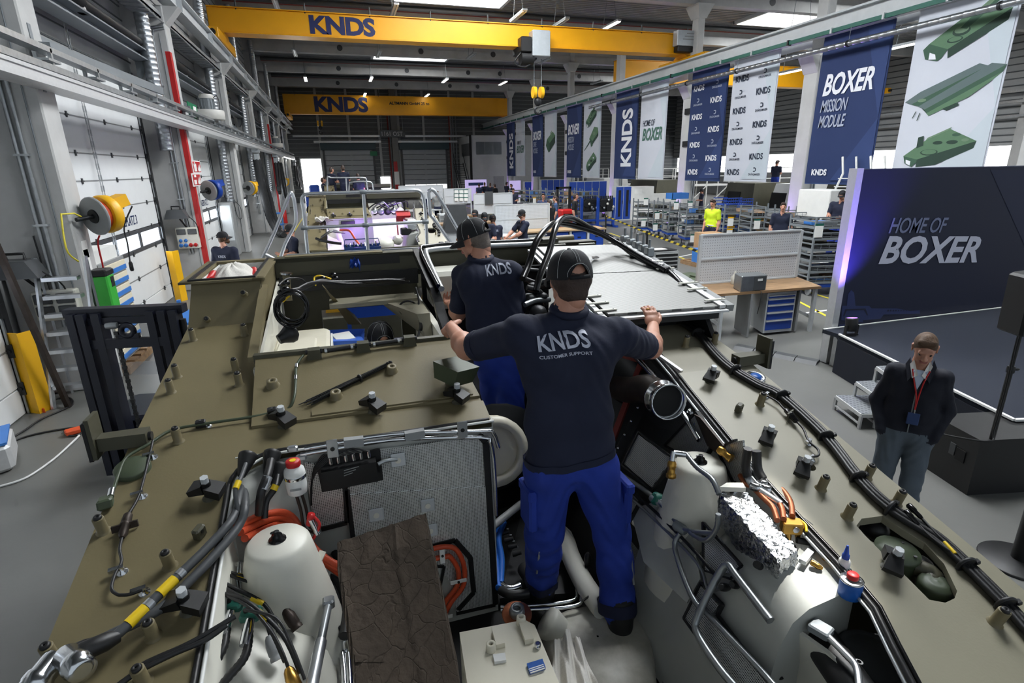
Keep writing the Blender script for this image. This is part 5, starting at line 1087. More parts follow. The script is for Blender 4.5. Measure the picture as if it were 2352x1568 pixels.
for i in range(7):c=AY(1405+i*15,1060-i*31,2.32+.04*i);MB().ell(c,(.009,.009,.009),8,6).build('rail_screw','chrome',V1)
XW=RR-.006
def S(a,b,d=0.):return AX(a,b,XW-d)
def spoly(pts,d,th,mat,name):return MB().prism([S(a,b,d) for a,b in pts],(-th,0,0)).build(name,mat,V1)
def strim(pts,d=.02,wd=.02,mat='black',name='edge_trim'):
    b=MB();q=[S(a,c,d) for a,c in pts]
    for i in range(len(q)-1):b.beam(q[i],q[i+1],.008,wd,up=(1,0,0))
    return b.build(name,mat,V1)
spoly([(1530,1020),(1600,950),(1640,1010),(1615,1060)],.01,.01,'mesh_yz','insulation_panel');strim([(1528,1022),(1602,945),(1645,1012),(1612,1066),(1528,1022)])
spoly([(1650,1020),(1710,1010),(1720,1110),(1680,1100)],.01,.01,'mesh_yz','insulation_panel');strim([(1690,1010),(1648,1030),(1690,1115)])
XS=.42
def wallR(a,b,d=0.):
    """slanted inner face of the right wheel housing"""
    r=ray(a,b);n=np.array([-.86,0.,.5]);p0=np.array([1.23,0,-1.62]);s=(n@p0+d)/(n@r);p=r*s;return Vector((p[0],p[1],p[2]+HC))
def hpoly(pts,d,th,mat,name):return MB().prism([wallR(a,b,d) for a,b in pts],Vector((-.86,0,.5))*th).build(name,mat,V1)
def htrim(pts,d=.02,wd=.018,mat='black',name='edge_trim'):
    b=MB();q=[wallR(a,c,d) for a,c in pts]
    for i in range(len(q)-1):b.beam(q[i],q[i+1],.008,wd,up=(-.86,0,.5))
    return b.build(name,mat,V1)
hpoly([(1435,1065),(1468,998),(1545,1055),(1500,1120)],.01,.01,'mesh_yz','insulation_panel');htrim([(1430,1068),(1468,992),(1550,1055),(1500,1126),(1430,1068)])
hpoly([(1405,1090),(1470,1150),(1420,1240),(1400,1240)],.01,.01,'mesh_yz','insulation_panel');htrim([(1410,1085),(1472,1150),(1418,1250)])
hpoly([(1620,1240),(1655,1235),(1700,1300),(1690,1320),(1620,1310)],.012,.01,'mesh_yz','insulation_panel');htrim([(1616,1200),(1618,1310),(1680,1330),(1705,1300),(1616,1200)])
hpoly([(1575,1420),(1612,1345),(1655,1390),(1640,1410),(1800,1600),(1700,1600)],.012,.01,'mesh_yz','insulation_panel');htrim([(1700,1600),(1572,1420),(1612,1338),(1660,1388),(1648,1412),(1790,1600)])
hpoly([(1450,1170),(1500,1155),(1590,1230),(1610,1330),(1580,1385),(1480,1290)],.004,.006,'hull_grey','pressed_panel')
pipe('steel_tube',[wallR(1405,1075,.05),wallR(1500,1140,.05),wallR(1560,1205,.05),wallR(1590,1220,.06),wallR(1640,1225,.08)],.011,'steel');pipe('steel_tube',[wallR(1400,1100,.04),wallR(1490,1180,.04),wallR(1600,1290,.04),wallR(1625,1350,.04),wallR(1660,1350,.04)],.007,'steel');pipe('loom',[wallR(1400,1085,.045),wallR(1500,1170,.045),wallR(1600,1270,.045),wallR(1650,1330,.045)],.007,'black')
pipe('steel_tube',[wallR(1562,1225,.05),wallR(1550,1260,.05),wallR(1590,1370,.05),wallR(1640,1425,.05),wallR(1740,1530,.05),wallR(1800,1600,.05)],.011,'steel');pipe('steel_tube',[wallR(1770,1425,.07),wallR(1690,1320,.07),wallR(1672,1298,.07),wallR(1650,1320,.07),wallR(1605,1410,.07),wallR(1600,1450,.07),wallR(1650,1530,.07),wallR(1710,1600,.07)],.015,'steel')
for a,b in((1507,1148),(1562,1212)):MB().lathe(wallR(a,b,.05),(.3,-.9,0),[(.018,-.03),(.022,-.02),(.022,.02),(.018,.03)],6).build('tube_union','steel_grey',V1)
MB().lathe(wallR(1515,1148,.03),(-.86,0,.5),[(.03,-.02),(.03,.03),(.02,.04)],14).build('rubber_grommet','teal',V1)
b=MB();ribbed(b,[wallR(1585,1222,.06),wallR(1620,1240,.07),wallR(1645,1215,.09),wallR(1650,1180,.12)],.011,8);b.build('braided_hose','steel',V1)
for a,b in((1665,1348),(1690,1342)):MB().lathe(wallR(a,b,.05),(-.86,-.3,.5),[(.012,-.03),(.016,0),(.016,.02),(.01,.03)],8).build('fitting','darkmetal',V1)
# brass couplings and braided hose at the right strut tower
tr_=Vector((1.40,1.80,HC-1.235))
fc=AZ(1547,1040,HC-1.17);MB().cyl(fc,fc+Vector((.045,-.02,-.005)),.014,n=10).build('hose_tee','chrome',V1);MB().cyl(fc+Vector((0,0,.01)),fc+Vector((-.01,-.01,-.03)),.013,n=6).build('tee_nut','chrome',V1)
MB().lathe(fc+Vector((-.012,-.012,-.03)),(-.2,-.3,-1),[(.015,0),(.019,.01),(.019,.025),(.016,.03),(.016,.05),(.021,.055),(.021,.07),(.013,.075)],14).build('brass_coupling','brass',V1)
b=MB();ribbed(b,[fc+Vector((.05,-.02,-.005)),AZ(1600,1072,HC-1.19),AZ(1635,1100,HC-1.19),AZ(1652,1135,HC-1.22)],.011,10);b.build('braided_hose','steel',V1)
MB().lathe(S(1650,1030,.06),(.3,-.8,-.3),[(.015,0),(.019,.01),(.019,.025),(.016,.03),(.016,.05),(.02,.055),(.02,.07)],14).build('brass_coupling','brass',V1)
MB().prism([S(a,b,.03) for a,b in((1598,950),(1612,958),(1665,1022),(1650,1040),(1628,1022))],(-.01,0,0)).build('bracket_plate','rust',V1)
pipe('sleeve_pipe',[(1.58,2.85,HC-1.03),(1.55,2.5,HC-1.08),(1.53,2.2,HC-1.14),(1.50,1.95,HC-1.22)],.014,'chrome');
for k in range(3):MB().lathe(Vector((1.55-.012*k,2.12-.08*k,HC-1.15-.025*k)),(.3,-.9,-.3),[(.012,0),(.018,.006),(.018,.03),(.012,.036)],10).build('hydraulic_plug',['chrome','blue_part','steel_grey'][k],V1)
# copper pipes, valve block and foil-wrapped casing
fz=[AZ(x,y,HC-1.24) for x,y in((1650,1125),(1705,1118),(1838,1278),(1755,1318))]
fz=[AZ(1652,1132,HC-1.24),AZ(1715,1130,HC-1.24),AZ(1832,1262,HC-1.30),AZ(1790,1290,HC-1.31)]
lo=[AZ(1650,1200,HC-1.42),AZ(1720,1190,HC-1.42),AZ(1842,1340,HC-1.46),AZ(1775,1382,HC-1.50)]
fm=MB()
def bil(c,s,t):return c[0].lerp(c[1],s).lerp(c[3].lerp(c[2],s),t)
def wr_(p,k):return p+Vector((.004*math.sin(p.y*170+k)+.003*math.sin(p.z*230),.004*math.sin(p.x*190+k),.004*math.sin(p.x*160+p.y*140)))
fm.grid(lambda s,t:wr_(bil(fz,s,t),1),14,26);fm.grid(lambda s,t:wr_(bil([lo[0],fz[0],fz[3],lo[3]],s,t),2),14,26);fm.grid(lambda s,t:wr_(bil([fz[1],lo[1],lo[2],fz[2]],s,t),3),14,26);fm.grid(lambda s,t:wr_(bil([lo[3],fz[3],fz[2],lo[2]],s,t),4),12,12);fm.grid(lambda s,t:wr_(bil([lo[1],fz[1],fz[0],lo[0]],s,t),4),12,12)
fo2=fm.build('heat_shield','foil',V1,fixn=False);MB().prism([AZ(x,y,HC-1.23) for x,y in((1652,1128),(1668,1118),(1705,1118),(1712,1130))],(0,0,.02)).build('shield_collar','offwhite',V1)
MB().cyl(AZ(1745,1300,HC-1.38),AZ(1738,1296,HC-1.36),.014).build('shield_hole','black',V1)
for pts in([(1700,1092),(1712,1110),(1735,1120),(1775,1140),(1795,1165),(1800,1192)],[(1735,1125),(1755,1145),(1775,1165),(1785,1195)],[(1755,1100),(1790,1118),(1815,1150),(1820,1185)]):
    pipe('copper_pipe',Z3([(x,y,1.26) for x,y in pts]),.011,'copper',4,10)
pipe('alloy_pipe',Z3([(1720,1070,1.22),(1718,1095,1.22),(1728,1112,1.24),(1750,1128,1.25),(1795,1158,1.26)]),.014,'alu',4,10)
for pts in([(1718,1030),(1712,1070),(1718,1095)],[(1738,1035),(1740,1075),(1752,1100)]):pipe('engine_hose',[S(x,y,.06) for x,y in pts],.018,'black_rubber')
for x,y in((1735,1118),(1752,1110),(1760,1122)):c=AZ(x,y,HC-1.24);MB().lathe(c,(.5,-.8,0),[(.016,-.02),(.018,-.015),(.018,.015),(.014,.02)],6).build('union_nut','chrome',V1)
c=AZ(1818,1208,HC-1.29);MB().obox(c,(.034,-.014,0),(.012,.022,0),(0,0,.022),0,.004).build('valve_block','brass',V1);MB().cyl(c+Vector((-.004,-.024,.004)),c+Vector((-.006,-.03,.004)),.012).build('block_screw','chrome',V1)
for d in(-.02,.022):MB().lathe(c+Vector((d,-.01,-.02)),(0,-.2,-1),[(.009,0),(.011,.01),(.008,.03)],10).build('brass_nipple','brass',V1)
pipe('loom',Z3([(1835,1190,1.30),(1862,1210,1.31),(1885,1235,1.33),(1925,1262,1.34)]),.016,'black_rubber');pipe('loom',Z3([(1830,1240,1.33),(1870,1250,1.34),(1905,1275,1.35)]),.012,'black');pipe('marker_wire',Z3([(1838,1195,1.28),(1850,1205,1.28),(1852,1220,1.29)]),.005,'tape_yellow')
c=AZ(1855,1275,HC-1.34);MB().obox(c,(.045,.022,0),(-.005,.011,0),(0,0,.008)).build('manifold_bar','alu',V1)
for x,y in((1862,1290),(1890,1278)):MB().lathe(AZ(x,y,HC-1.34),(.4,-.5,-.2),[(.008,0),(.011,.006),(.009,.02),(.011,.024),(.006,.04)],8).build('brass_nipple','brass',V1)
pipe('thin_pipe',Z3([(1872,1298,1.35),(1890,1302,1.36),(1915,1290,1.36)]),.004,'brass')
# bent sheet, black receiver, lid and elbow at lower right
sh=[AZ(1808,1392,HC-1.47),AZ(1830,1450,HC-1.5),AZ(1900,1500,HC-1.5),AZ(2040,1640,HC-1.5),AZ(1880,1640,HC-1.75),AZ(1790,1540,HC-1.75),AZ(1795,1470,HC-1.65)]
MB().prism(sh,(.012,.004,.004)).build('guard_sheet','offwhite',V1)
r0,r1=AZ(1880,1465,HC-1.55),AZ(1990,1620,HC-1.55);MB().cyl(r0,r1,.06,n=24).build('air_receiver','black',V1);lettering('20',AZ(1940,1512,HC-1.49),(.03,-.04,0),(.012,.01,.003),'grey',V1,.0)
lc_=AZ(2000,1512,HC-1.56);t=MB().lathe(lc_,(-.1,-.15,1),[(.105,-.06),(.105,0),(.09,.008),(.088,.004),(.08,.004),(.05,.018),(.0,.022)],28).build('filter_lid','grey_dark',V1)
for k in range(4):a=k*PI/2+.5;MB().cyl(lc_+Vector((.1*math.cos(a),.1*math.sin(a),-.02)),lc_+Vector((.1*math.cos(a),.1*math.sin(a),.004)),.028,n=10).build('lid_lug','grey_dark',t)
pipe('steel_tube',Z3([(1890,1450,1.46),(1940,1500,1.46),(1968,1535,1.46),(1975,1600,1.46)]),.011,'alu');MB().obox(AZ(1885,1445,HC-1.46),(.025,.01,0),(-.012,.03,0),(0,0,.015),0,.005).build('tube_elbow','steel_grey',V1)
pipe('loom',Z3([(1958,1326,1.40),(1910,1325,1.42),(1886,1340,1.43),(1878,1380,1.45),(1868,1425,1.47),(1862,1450,1.5)]),.009,'black',5);pipe('loom',Z3([(1795,1462,1.6),(1780,1470,1.62),(1775,1510,1.65),(1795,1560,1.68)]),.008,'black')
ef=AZ(1828,1385,HC-1.44);MB().cyl(ef-Vector((.035,.01,0)),ef+Vector((.02,.005,0)),.018,n=14).build('elbow_fitting','chrome',V1);MB().cyl(ef+Vector((.012,.004,.005)),ef+Vector((.015,-.02,-.06)),.015,n=8).build('fitting_stem','darkmetal',V1);MB().cbox(ef-Vector((-.005,.018,.018)),ef+Vector((.035,.018,.018)),.006).build('fitting_body','chrome',V1)
# hole in the right deck: pump parts below the plate
hc=DK(2062,1262,-.03);MB().lathe(hc,(0,-.1,1),[(.07,-.1),(.07,-.02),(.074,-.015),(.074,0),(.0,.002)],24).build('pump_cover','olive_green',V1)
for k in range(4):a=k*PI/2+.4;MB().cyl(hc+Vector((.055*math.cos(a),.055*math.sin(a),.0)),hc+Vector((.055*math.cos(a),.055*math.sin(a),.004)),.006).build('cover_screw','black',V1)
hd=DK(2152,1338,-.04);MB().lathe(hd,(0,-.1,1),[(.055,-.06),(.055,-.01),(.05,0),(.04,.002),(.035,.008),(.02,.006),(.0,.01)],22).build('port_cap','olive_green',V1)
pipe('pump_neck',[hc+Vector((-.06,.05,-.03)),hc+Vector((-.1,.12,-.02)),hc+Vector((-.14,.2,-.02))],.035,'olive_dark');pipe('pump_neck',[hc+Vector((.03,-.05,-.04)),hc+Vector((.06,-.1,-.05)),hd+Vector((-.02,.03,-.03))],.03,'olive_dark')
for px_,py_ in((2010,1215),(2110,1300)):MB().ell(DK(px_,py_,-.08),(.05,.05,.04)).build('rubber_gaiter','black',V1)
# loose cable ends lying by the bundle
for pts in([(2095,1168),(2122,1195),(2150,1225),(2190,1262),(2225,1300)],[(2088,1182),(2115,1210),(2140,1235),(2180,1265)]):
    q=dpath(pts,.03);pipe('sensor_cable',q,.005,'black');MB().lathe(q[0],q[1]-q[0],[(.009,-.02),(.012,-.015),(.012,.01),(.009,.015),(.009,.04),(.006,.05)],12).build('plug_connector','black_gloss',V1)
band(DK(2168,1245,.03),DK(2190,1268,.03),.008,.05,'tape_yellow','marker_sleeve')
q=dpath([(1758,907),(1785,922),(1800,938),(1815,952),(1832,970),(1846,986),(1857,1012),(1878,1031),(1880,1045),(1863,1050),(1842,1060),(1834,1072)],.025);pipe('sensor_cable',q,.005,'black_rubber',5)
MB().lathe(q[3],q[4]-q[3],[(.008,-.04),(.013,-.03),(.014,0),(.018,.002),(.018,.01),(.014,.012),(.014,.045),(.008,.055)],12).build('plug_connector','black_gloss',V1);MB().obox(q[3],(.03,.015,0),(0,.004,0),(0,0,.016)).build('plug_holder','olive_dark',V1)
for a,b in((1760,910),(1857,1018),(1863,1056)):inst('p_clip',p8m,V1,frame(DK(a,b),DN(2.0),(1,.4,0)))
# --- loose things in and on the front vehicle
gl=thing('glue_bottle','small white dropper bottle with blue nozzle on the right ledge','bottle',AZ(1938,1315,HC-1.395))
p=AZ(1934,1320,HC-1.375);MB().lathe(p,(0,0,1),[(.018,0),(.019,.004),(.019,.06),(.014,.068),(.011,.07)],16).build('bottle_body','white',gl);MB().lathe(p+Vector((0,0,.07)),(0,0,1),[(.012,0),(.012,.015),(.009,.018),(.004,.05),(.003,.052)],12).build('nozzle','blue',gl);MB().obox(p+Vector((0,-.0195,.03)),(.010,0,0),(0,.0006,0),(0,0,.012)).build('label','grey_light',gl)
p=AZ(1950,1366,HC-1.385);cn_=thing('blue_can','blue paint can with red screw cap on the right ledge','can',p)
MB().lathe(p,(0,0,1),[(.034,0),(.035,.002),(.035,.055),(.033,.06)],24).build('can_body','blue_part',cn_);MB().lathe(p+Vector((0,0,.058)),(0,0,1),[(.034,0),(.0355,.002),(.0355,.006),(.03,.006),(.02,.01),(.017,.012)],24).build('can_top','chrome',cn_);MB().lathe(p+Vector((0,0,.068)),(0,0,1),[(.017,0),(.018,.002),(.018,.016),(.015,.019),(.0,.019)],18).build('screw_cap','red',cn_)
rg=thing('white_rag','heap of white rags with red tools in the stowage box','rags',(-.68,4.0,HC-.68))
def rfn(s,t):
    a,r=2*PI*s,t;x,y=-.69+.15*r*math.cos(a)*(1+.1*math.sin(3*a)),4.0+.3*r*math.sin(a);return(x,y,HC-.67+.10*(1-r**2)+.012*r*math.sin(a*4+r*5)+.006*math.sin(a*7-r*9))
MB().grid(rfn,44,16).build('rag','cloth_white',rg)
for a,b in(((-.83,3.8),(-.74,3.78)),((-.6,4.2),(-.56,3.95)),((-.84,3.9),(-.8,4.15))):MB().tube([(a[0],a[1],HC-.66),((a[0]+b[0])/2,(a[1]+b[1])/2,HC-.63),(b[0],b[1],HC-.66)],.022,8).build('tool_grip','red',rg)
bb_=thing('blue_bin','light blue plastic picking bin with papers inside the driver compartment','bin',(.0,4.2,HC-1.45))
A1,B1,y0=AY(757,798,3.75),AY(832,796,3.75),3.75;T1,T2=AY(752,758,4.05),AY(838,755,4.05)
b=MB();b.hexa([A1-Vector((0,0,.01)),B1-Vector((0,0,.01)),B1+Vector((0,.3,0)),A1+Vector((0,.3,0)),A1-Vector((.015,.02,-.05)),B1+Vector((.015,-.02,.05)),B1+Vector((.015,-.01,.05)),A1+Vector((-.015,-.01,.05))]);b.quad(A1,B1,B1+Vector((0,.3,0)),A1+Vector((0,.3,0)))
b.hexa([A1+Vector((0,.3,0)),B1+Vector((0,.3,0)),B1+Vector((0,.31,0)),A1+Vector((0,.31,0)),T1,T2,T2+Vector((0,.01,0)),T1+Vector((0,.01,0))]);b.add([A1,A1+Vector((0,.3,0)),T1,A1+Vector((-.015,-.02,.05))],[(0,1,2,3)]);b.add([B1,B1+Vector((0,.3,0)),T2,B1+Vector((.015,-.02,.05))],[(3,2,1,0)])
M('bin_blue',(70,116,216),.4,0,.04);b.build('bin_shell','bin_blue',bb_,fixn=False)
MB().obox(T1.lerp(T2,.5)-Vector((0,.012,.05)),(.045,0,0),(0,.002,0),(0,0,.012)).build('label','grey',bb_);MB().obox(A1.lerp(B1,.45)+Vector((0,.12,.04)),(.06,.02,0),(-.02,.06,.01),(0,0,.006)).build('paper','paper',bb_)
MB().obox(A1.lerp(B1,.45)+Vector((0,.15,-.03)),(.16,0,0),(0,.2,0),(0,0,.018)).build('support_shelf','hull_white',V1)
bc=thing('blue_cloth','small crumpled blue cloth on the transverse beam','cloth',AY(815,610,4.28));MB().grid(lambda s,t:AY(803+24*s,600+20*t-8*math.sin(PI*s),4.27)+Vector((0,.02*math.sin(9*s+7*t),.01*math.sin(s*17))),12,8).build('fabric','blue',bc)
# ---------------------------------------------------------------- people: one continuous surface each (blended tapered limbs, surface-netted)
M('skin',(196,142,118),.5,0,.08,14,.06,120);M('skin_dark',(168,116,92),.5,0,.08,14);M('shirt_navy',(25,31,54),.85,0,.10,5,.35,16);M('pants_blue',(26,54,150),.8,0,.16,6,.5,14);M('pants_dark',(22,28,56),.8,0,.1,6,.3,14)
M('jacket',(18,21,35),.8,0,.08,5,.35,14);M('trousers_grey',(88,98,108),.85,0,.08,6,.4,16);M('shoe',(22,22,24),.6,0,.1);M('capcloth',(20,21,26),.8,0,.12,12,.1,120);M('hair_brown',(86,62,42),.6,0,.25,30,.5,90,stretch=(1,3,1));M('hair_dark',(58,42,35),.6,0,.25,30,.4,90);M('hair_grey',(110,100,92),.6,0,.25,30,.4,90)
M('shirt_light',(190,204,226),.8,0,.04);M('jeans',(62,84,124),.85,0,.1,8);M('vest',(206,232,40),.6,0,.04,6);M('eye',(30,24,22),.2,0,0);M('lip',(164,96,88),.5,0,.03);M('glove',(28,30,58),.8,0,.1);M('suit',(50,60,92),.8,0,.06)
def rcone(X,Y,Z,a,b,ra,rb,sc):
    a,b=np.array(a,np.float32),np.array(b,np.float32);s=np.array(sc,np.float32)
    ba=(b-a)/s;px,py,pz_=(X-a[0])/s[0],(Y-a[1])/s[1],(Z-a[2])/s[2];bb=max(float(ba@ba),1e-9)
    h=np.clip((px*ba[0]+py*ba[1]+pz_*ba[2])/bb,0,1)
    d=np.sqrt((px-h*ba[0])**2+(py-h*ba[1])**2+(pz_-h*ba[2])**2)-(ra+(rb-ra)*h)
    return d*float(min(s)) if min(s)<1 else d
def nets(prims,res,k=.02):
    """prims: (a, b, ra, rb, material, scale, op[, k])"""
    lo=np.min([np.minimum(p[0],p[1])-max(p[2],p[3])*max(max(p[5]),1) for p in prims],0)-.03;hi=np.max([np.maximum(p[0],p[1])+max(p[2],p[3])*max(max(p[5]),1) for p in prims],0)+.03
    n=np.ceil((hi-lo)/res).astype(int)+1;ax=[(lo[i]+res*np.arange(n[i])).astype(np.float32) for i in range(3)]
    F=np.full(n,.08,np.float32);BD=np.full(n,9,np.float32);ID=np.zeros(n,np.int16)
    for p in prims:
        a,b,ra,rb,m,sc,op=p[:7];kk=p[7] if len(p)>7 else k;r=max(ra,rb)*max(max(sc),1)+.05
        l,u=np.minimum(a,b)-r,np.maximum(a,b)+r;i0=np.maximum(((l-lo)/res).astype(int),0);i1=np.minimum(((u-lo)/res).astype(int)+2,n)
        if(i1<=i0).any():continue
        sl=tuple(slice(i0[i],i1[i]) for i in range(3));X,Y,Z=ax[0][sl[0]][:,None,None],ax[1][sl[1]][None,:,None],ax[2][sl[2]][None,None,:]
        d=rcone(X,Y,Z,a,b,ra,rb,sc);f=F[sl]
        if op=='sub':F[sl]=np.maximum(f,-d);continue
        h=np.clip(.5+.5*(f-d)/kk,0,1);F[sl]=f*(1-h)+d*h-kk*h*(1-h)
        better=d<BD[sl];BD[sl][better]=d[better];ID[sl][better]=m
    ins=F<0;c=np.zeros(n-1,np.int8)
    for dx in(0,1):
        for dy in(0,1):
            for dz in(0,1):c+=ins[dx:n[0]-1+dx,dy:n[1]-1+dy,dz:n[2]-1+dz]
    act=np.argwhere((c>0)&(c<8));vid=-np.ones(n-1,np.int32);vid[tuple(act.T)]=np.arange(len(act))
    acc=np.zeros((len(act),3));cnt=np.zeros(len(act));cs=[(i,j,l) for i in(0,1) for j in(0,1) for l in(0,1)]
    for p0 in cs:
        for q in range(3):
            if p0[q]:continue
            p1=list(p0);p1[q]=1;f0=F[tuple((act+p0).T)];f1=F[tuple((act+p1).T)];s=(f0<0)!=(f1<0)
            t=np.where(s,f0/np.where(s,f0-f1,1),0);e=np.array(p0,float)[None,:].repeat(len(act),0);e[:,q]+=t;acc[s]+=e[s];cnt[s]+=1
    V=(act+acc/np.maximum(cnt,1)[:,None])*res+lo;mid=ID[tuple(np.rint((V-lo)/res).astype(int).T)]
    Q=[]
    for q in range(3):
        sl0=[slice(None)]*3;sl1=[slice(None)]*3;sl0[q]=slice(0,-1);sl1[q]=slice(1,None)
        A,B=ins[tuple(sl0)],ins[tuple(sl1)];e=np.argwhere(A!=B);o1,o2=[(1,2),(2,0),(0,1)][q]
        e=e[(e[:,o1]>0)&(e[:,o2]>0)&(e[:,o1]<n[o1]-1)&(e[:,o2]<n[o2]-1)]
        fl_=A[tuple(e.T)];d1=np.zeros(3,int);d1[o1]=1;d2=np.zeros(3,int);d2[o2]=1
        g=lambda v:vid[tuple(v.T)]
        qd=np.stack([g(e-d1-d2),g(e-d2),g(e),g(e-d1)],1);qd[~fl_]=qd[~fl_][:,::-1];Q.append(qd)
    Q=np.concatenate(Q);return V,Q,mid
def prim(a,b,ra,rb=None,m=0,sc=(1,1,1),op='add',*k):return(np.array(a,float),np.array(b,float),ra,ra if rb is None else rb,m,sc,op)+tuple(k)
SK,SH,PT,SO,EY,LP_=0,1,2,3,4,5
def hand_prims(curl=.35,spread=.012,grip=None):
    """wrist at origin, fingers along +z, palm faces +y, thumb on +x"""
    P=[prim((-.018,0,.035),(.018,0,.04),.026,.026,SK,(1,.6,1.3)),prim((0,0,-.01),(0,0,.03),.024,.028,SK,(1,.7,1)),prim((-.026,0,.075),(.028,0,.078),.014,.014,SK,(1,.85,1))]
    for i,(x,L) in enumerate(((-.031,.060),(-.011,.074),(.010,.080),(.030,.072))):
        p=np.array([x,0,.08]);a=.0;sp=(x/.03)*spread
        for s,r0,r1 in((.46,.0095,.0088),(.30,.0088,.008),(.24,.008,.0066)):
            a+=curl if grip is None else grip[i];q=p+L*s*np.array([sp*1.2,math.sin(a),math.cos(a)]);P.append(prim(p,q,r0,r1,SK,(1,1,1),'add',.006));p=q
    p=np.array([.030,.004,.022])
    for d,L,r0,r1 in(((.62,.25,.62),.036,.0135,.011),((.35,.35,.85),.03,.011,.0098),((.15,.4,.9),.024,.0098,.0075)):
        d=_u(d);q=p+d*L;P.append(prim(p,q,r0,r1,SK,(1,1,1),'add',.008));p=q
    return P
_HC={}
def hand_mesh(kind):
    if kind not in _HC:
        a={'relaxed':(.35,.012,None),'flat':(.10,.05,None),'grip':(.62,.008,None)}[kind];_HC[kind]=nets(hand_prims(*a),.0042,.008)
    return _HC[kind]
def head_prims(c,s=1.,face=True):
    """head centred at c, facing +y"""
    c=np.array(c,float);o=lambda x,y,z:c+s*np.array([x,y,z])
    P=[prim(o(0,-.015,.03),o(0,-.015,.03),.088*s,None,SK,(.86,1.08,1.0)),prim(o(0,.03,.0),o(0,.035,-.03),.066*s,.06*s,SK,(.95,1,1)),prim(o(0,.045,-.075),o(0,.055,-.085),.044*s,.034*s,SK,(1.05,.9,.8)),
         prim(o(-.033,.025,-.065),o(.033,.025,-.065),.027*s,None,SK),prim(o(0,-.04,-.03),o(0,-.04,-.08),.06*s,.055*s,SK,(.95,1,1))]
    if face:
        P+=[prim(o(0,.095,.008),o(0,.112,-.022),.010*s,.015*s,SK,(1,1,1),'add',.012),prim(o(-.012,.102,-.026),o(.012,.102,-.026),.010*s,None,SK,(1,1,1),'add',.01),prim(o(-.034,.084,.03),o(.034,.084,.03),.013*s,None,SK,(1,1,1),'add',.015)]
        P+=[prim(o(sx*.033,.095,.008),o(sx*.033,.095,.008),.014*s,None,SK,(1,1,1),'sub') for sx in(-1,1)]
        P+=[prim(o(sx*.032,.079,.008),o(sx*.032,.079,.008),.0125*s,None,EY,(1,1,.8),'add',.004) for sx in(-1,1)]
        P+=[prim(o(-.02,.093,-.052),o(.02,.093,-.052),.0075*s,None,LP_,(1,1,1),'add',.006),prim(o(-.016,.092,-.062),o(.016,.092,-.062),.008*s,None,LP_,(1,1,1),'add',.006)]
    for sx in(-1,1):P+=[prim(o(sx*.080,-.012,.022),o(sx*.078,-.008,-.02),.017*s,.012*s,SK,(.55,1,1),'add',.006),prim(o(sx*.09,-.004,.0),o(sx*.09,-.004,.0),.009*s,None,SK,(1,1,1),'sub')]
    return P
def rot_about(P,c,R):
    c=np.array(c,float);out=[]
    for p in P:out.append((c+R@(p[0]-c),c+R@(p[1]-c))+p[2:])
    return out
def body_prims(J,w=1.,pants=PT,sleeve=.55,shirt=SH,jac=False,long=False):
    g=lambda k:np.array(J[k],float);P=[];ch,pe,nk=g('chest'),g('pelvis'),g('neck');fl_=(1,.66,1);f2=(1,.74,1)
    wa=pe*.55+ch*.45
    P+=[prim(ch+[-.085*w,0,.03],ch+[.085*w,0,.03],.118*w,None,shirt,fl_),prim(wa+[-.072*w,0,0],wa+[.072*w,0,0],.122*w,None,shirt,fl_),prim(pe+[-.078*w,0,.05],pe+[.078*w,0,.05],.116*w,None,shirt,f2),prim(ch,nk,.12*w,.062,shirt,(1,.7,1)),prim(ch+[-.07*w,0,.05],wa+[-.07*w,0,0],.112*w,.108*w,shirt,fl_),prim(ch+[.07*w,0,.05],wa+[.07*w,0,0],.112*w,.108*w,shirt,fl_),
          prim(pe+[-.06*w,0,-.02],pe+[.06*w,0,-.02],.118*w,None,pants,(1,.8,1)),prim(nk+[0,.005,-.02],nk+[0,.012,.04],.054,.05,SK)]
    P+=[prim(nk+[-.03,-.01,-.03],nk+[.03,-.01,-.03],.055,None,shirt,(1,.8,.75))]
    for s,S in((-1,'L'),(1,'R')):
        sh,el,wr,hp,kn,an=g('sh'+S),g('el'+S),g('wr'+S),g('hip'+S),g('kn'+S),g('an'+S);toe=g('toe'+S) if 'toe'+S in J else an+[s*.02,.17,-.04]
        P+=[prim(nk+[s*.04,0,-.04],sh,.055*w,.066*w,shirt),prim(sh,sh,(.062 if long else.075)*w,None,shirt),prim(ch+[s*.1*w,0,.06],sh,.09*w,(.058 if long else.07)*w,shirt)]
        if long:P+=[prim(sh,el,.060*w,.052*w,shirt),prim(el,wr,.052*w,.040*w,shirt)]
        else:
            m=sh+(el-sh)*(sleeve+.12);P+=[prim(sh,m,.072*w,.067*w,shirt,(1,1,1),'add',.012),prim(sh,el,.048*w,.045*w,SK,(1,1,1),'add',.006),prim(el,wr,.046*w,.030*w,SK),prim(el+(wr-el)*.25,el+(wr-el)*.25,.05*w,None,SK)]
        P+=[prim(pe+[s*.06,0,0],hp,.11*w,.10*w,pants),prim(hp,kn,.106*w,.083*w,pants),prim(kn,an+(kn-an)*.12,.081*w,.068*w,pants),prim(kn+(an-kn)*.3-[0,.015,0],kn+(an-kn)*.45-[0,.012,0],.082*w,.078*w,pants),prim(an+(kn-an)*.2,an+(kn-an)*.1,.076*w,.078*w,pants),
              prim(an+[0,-.03,-.05],an+[0,-.02,.05],.05,.056,SO),prim(an+[0,-.02,-.045],toe,.05,.042,SO,(1,1,.9))]
    return P
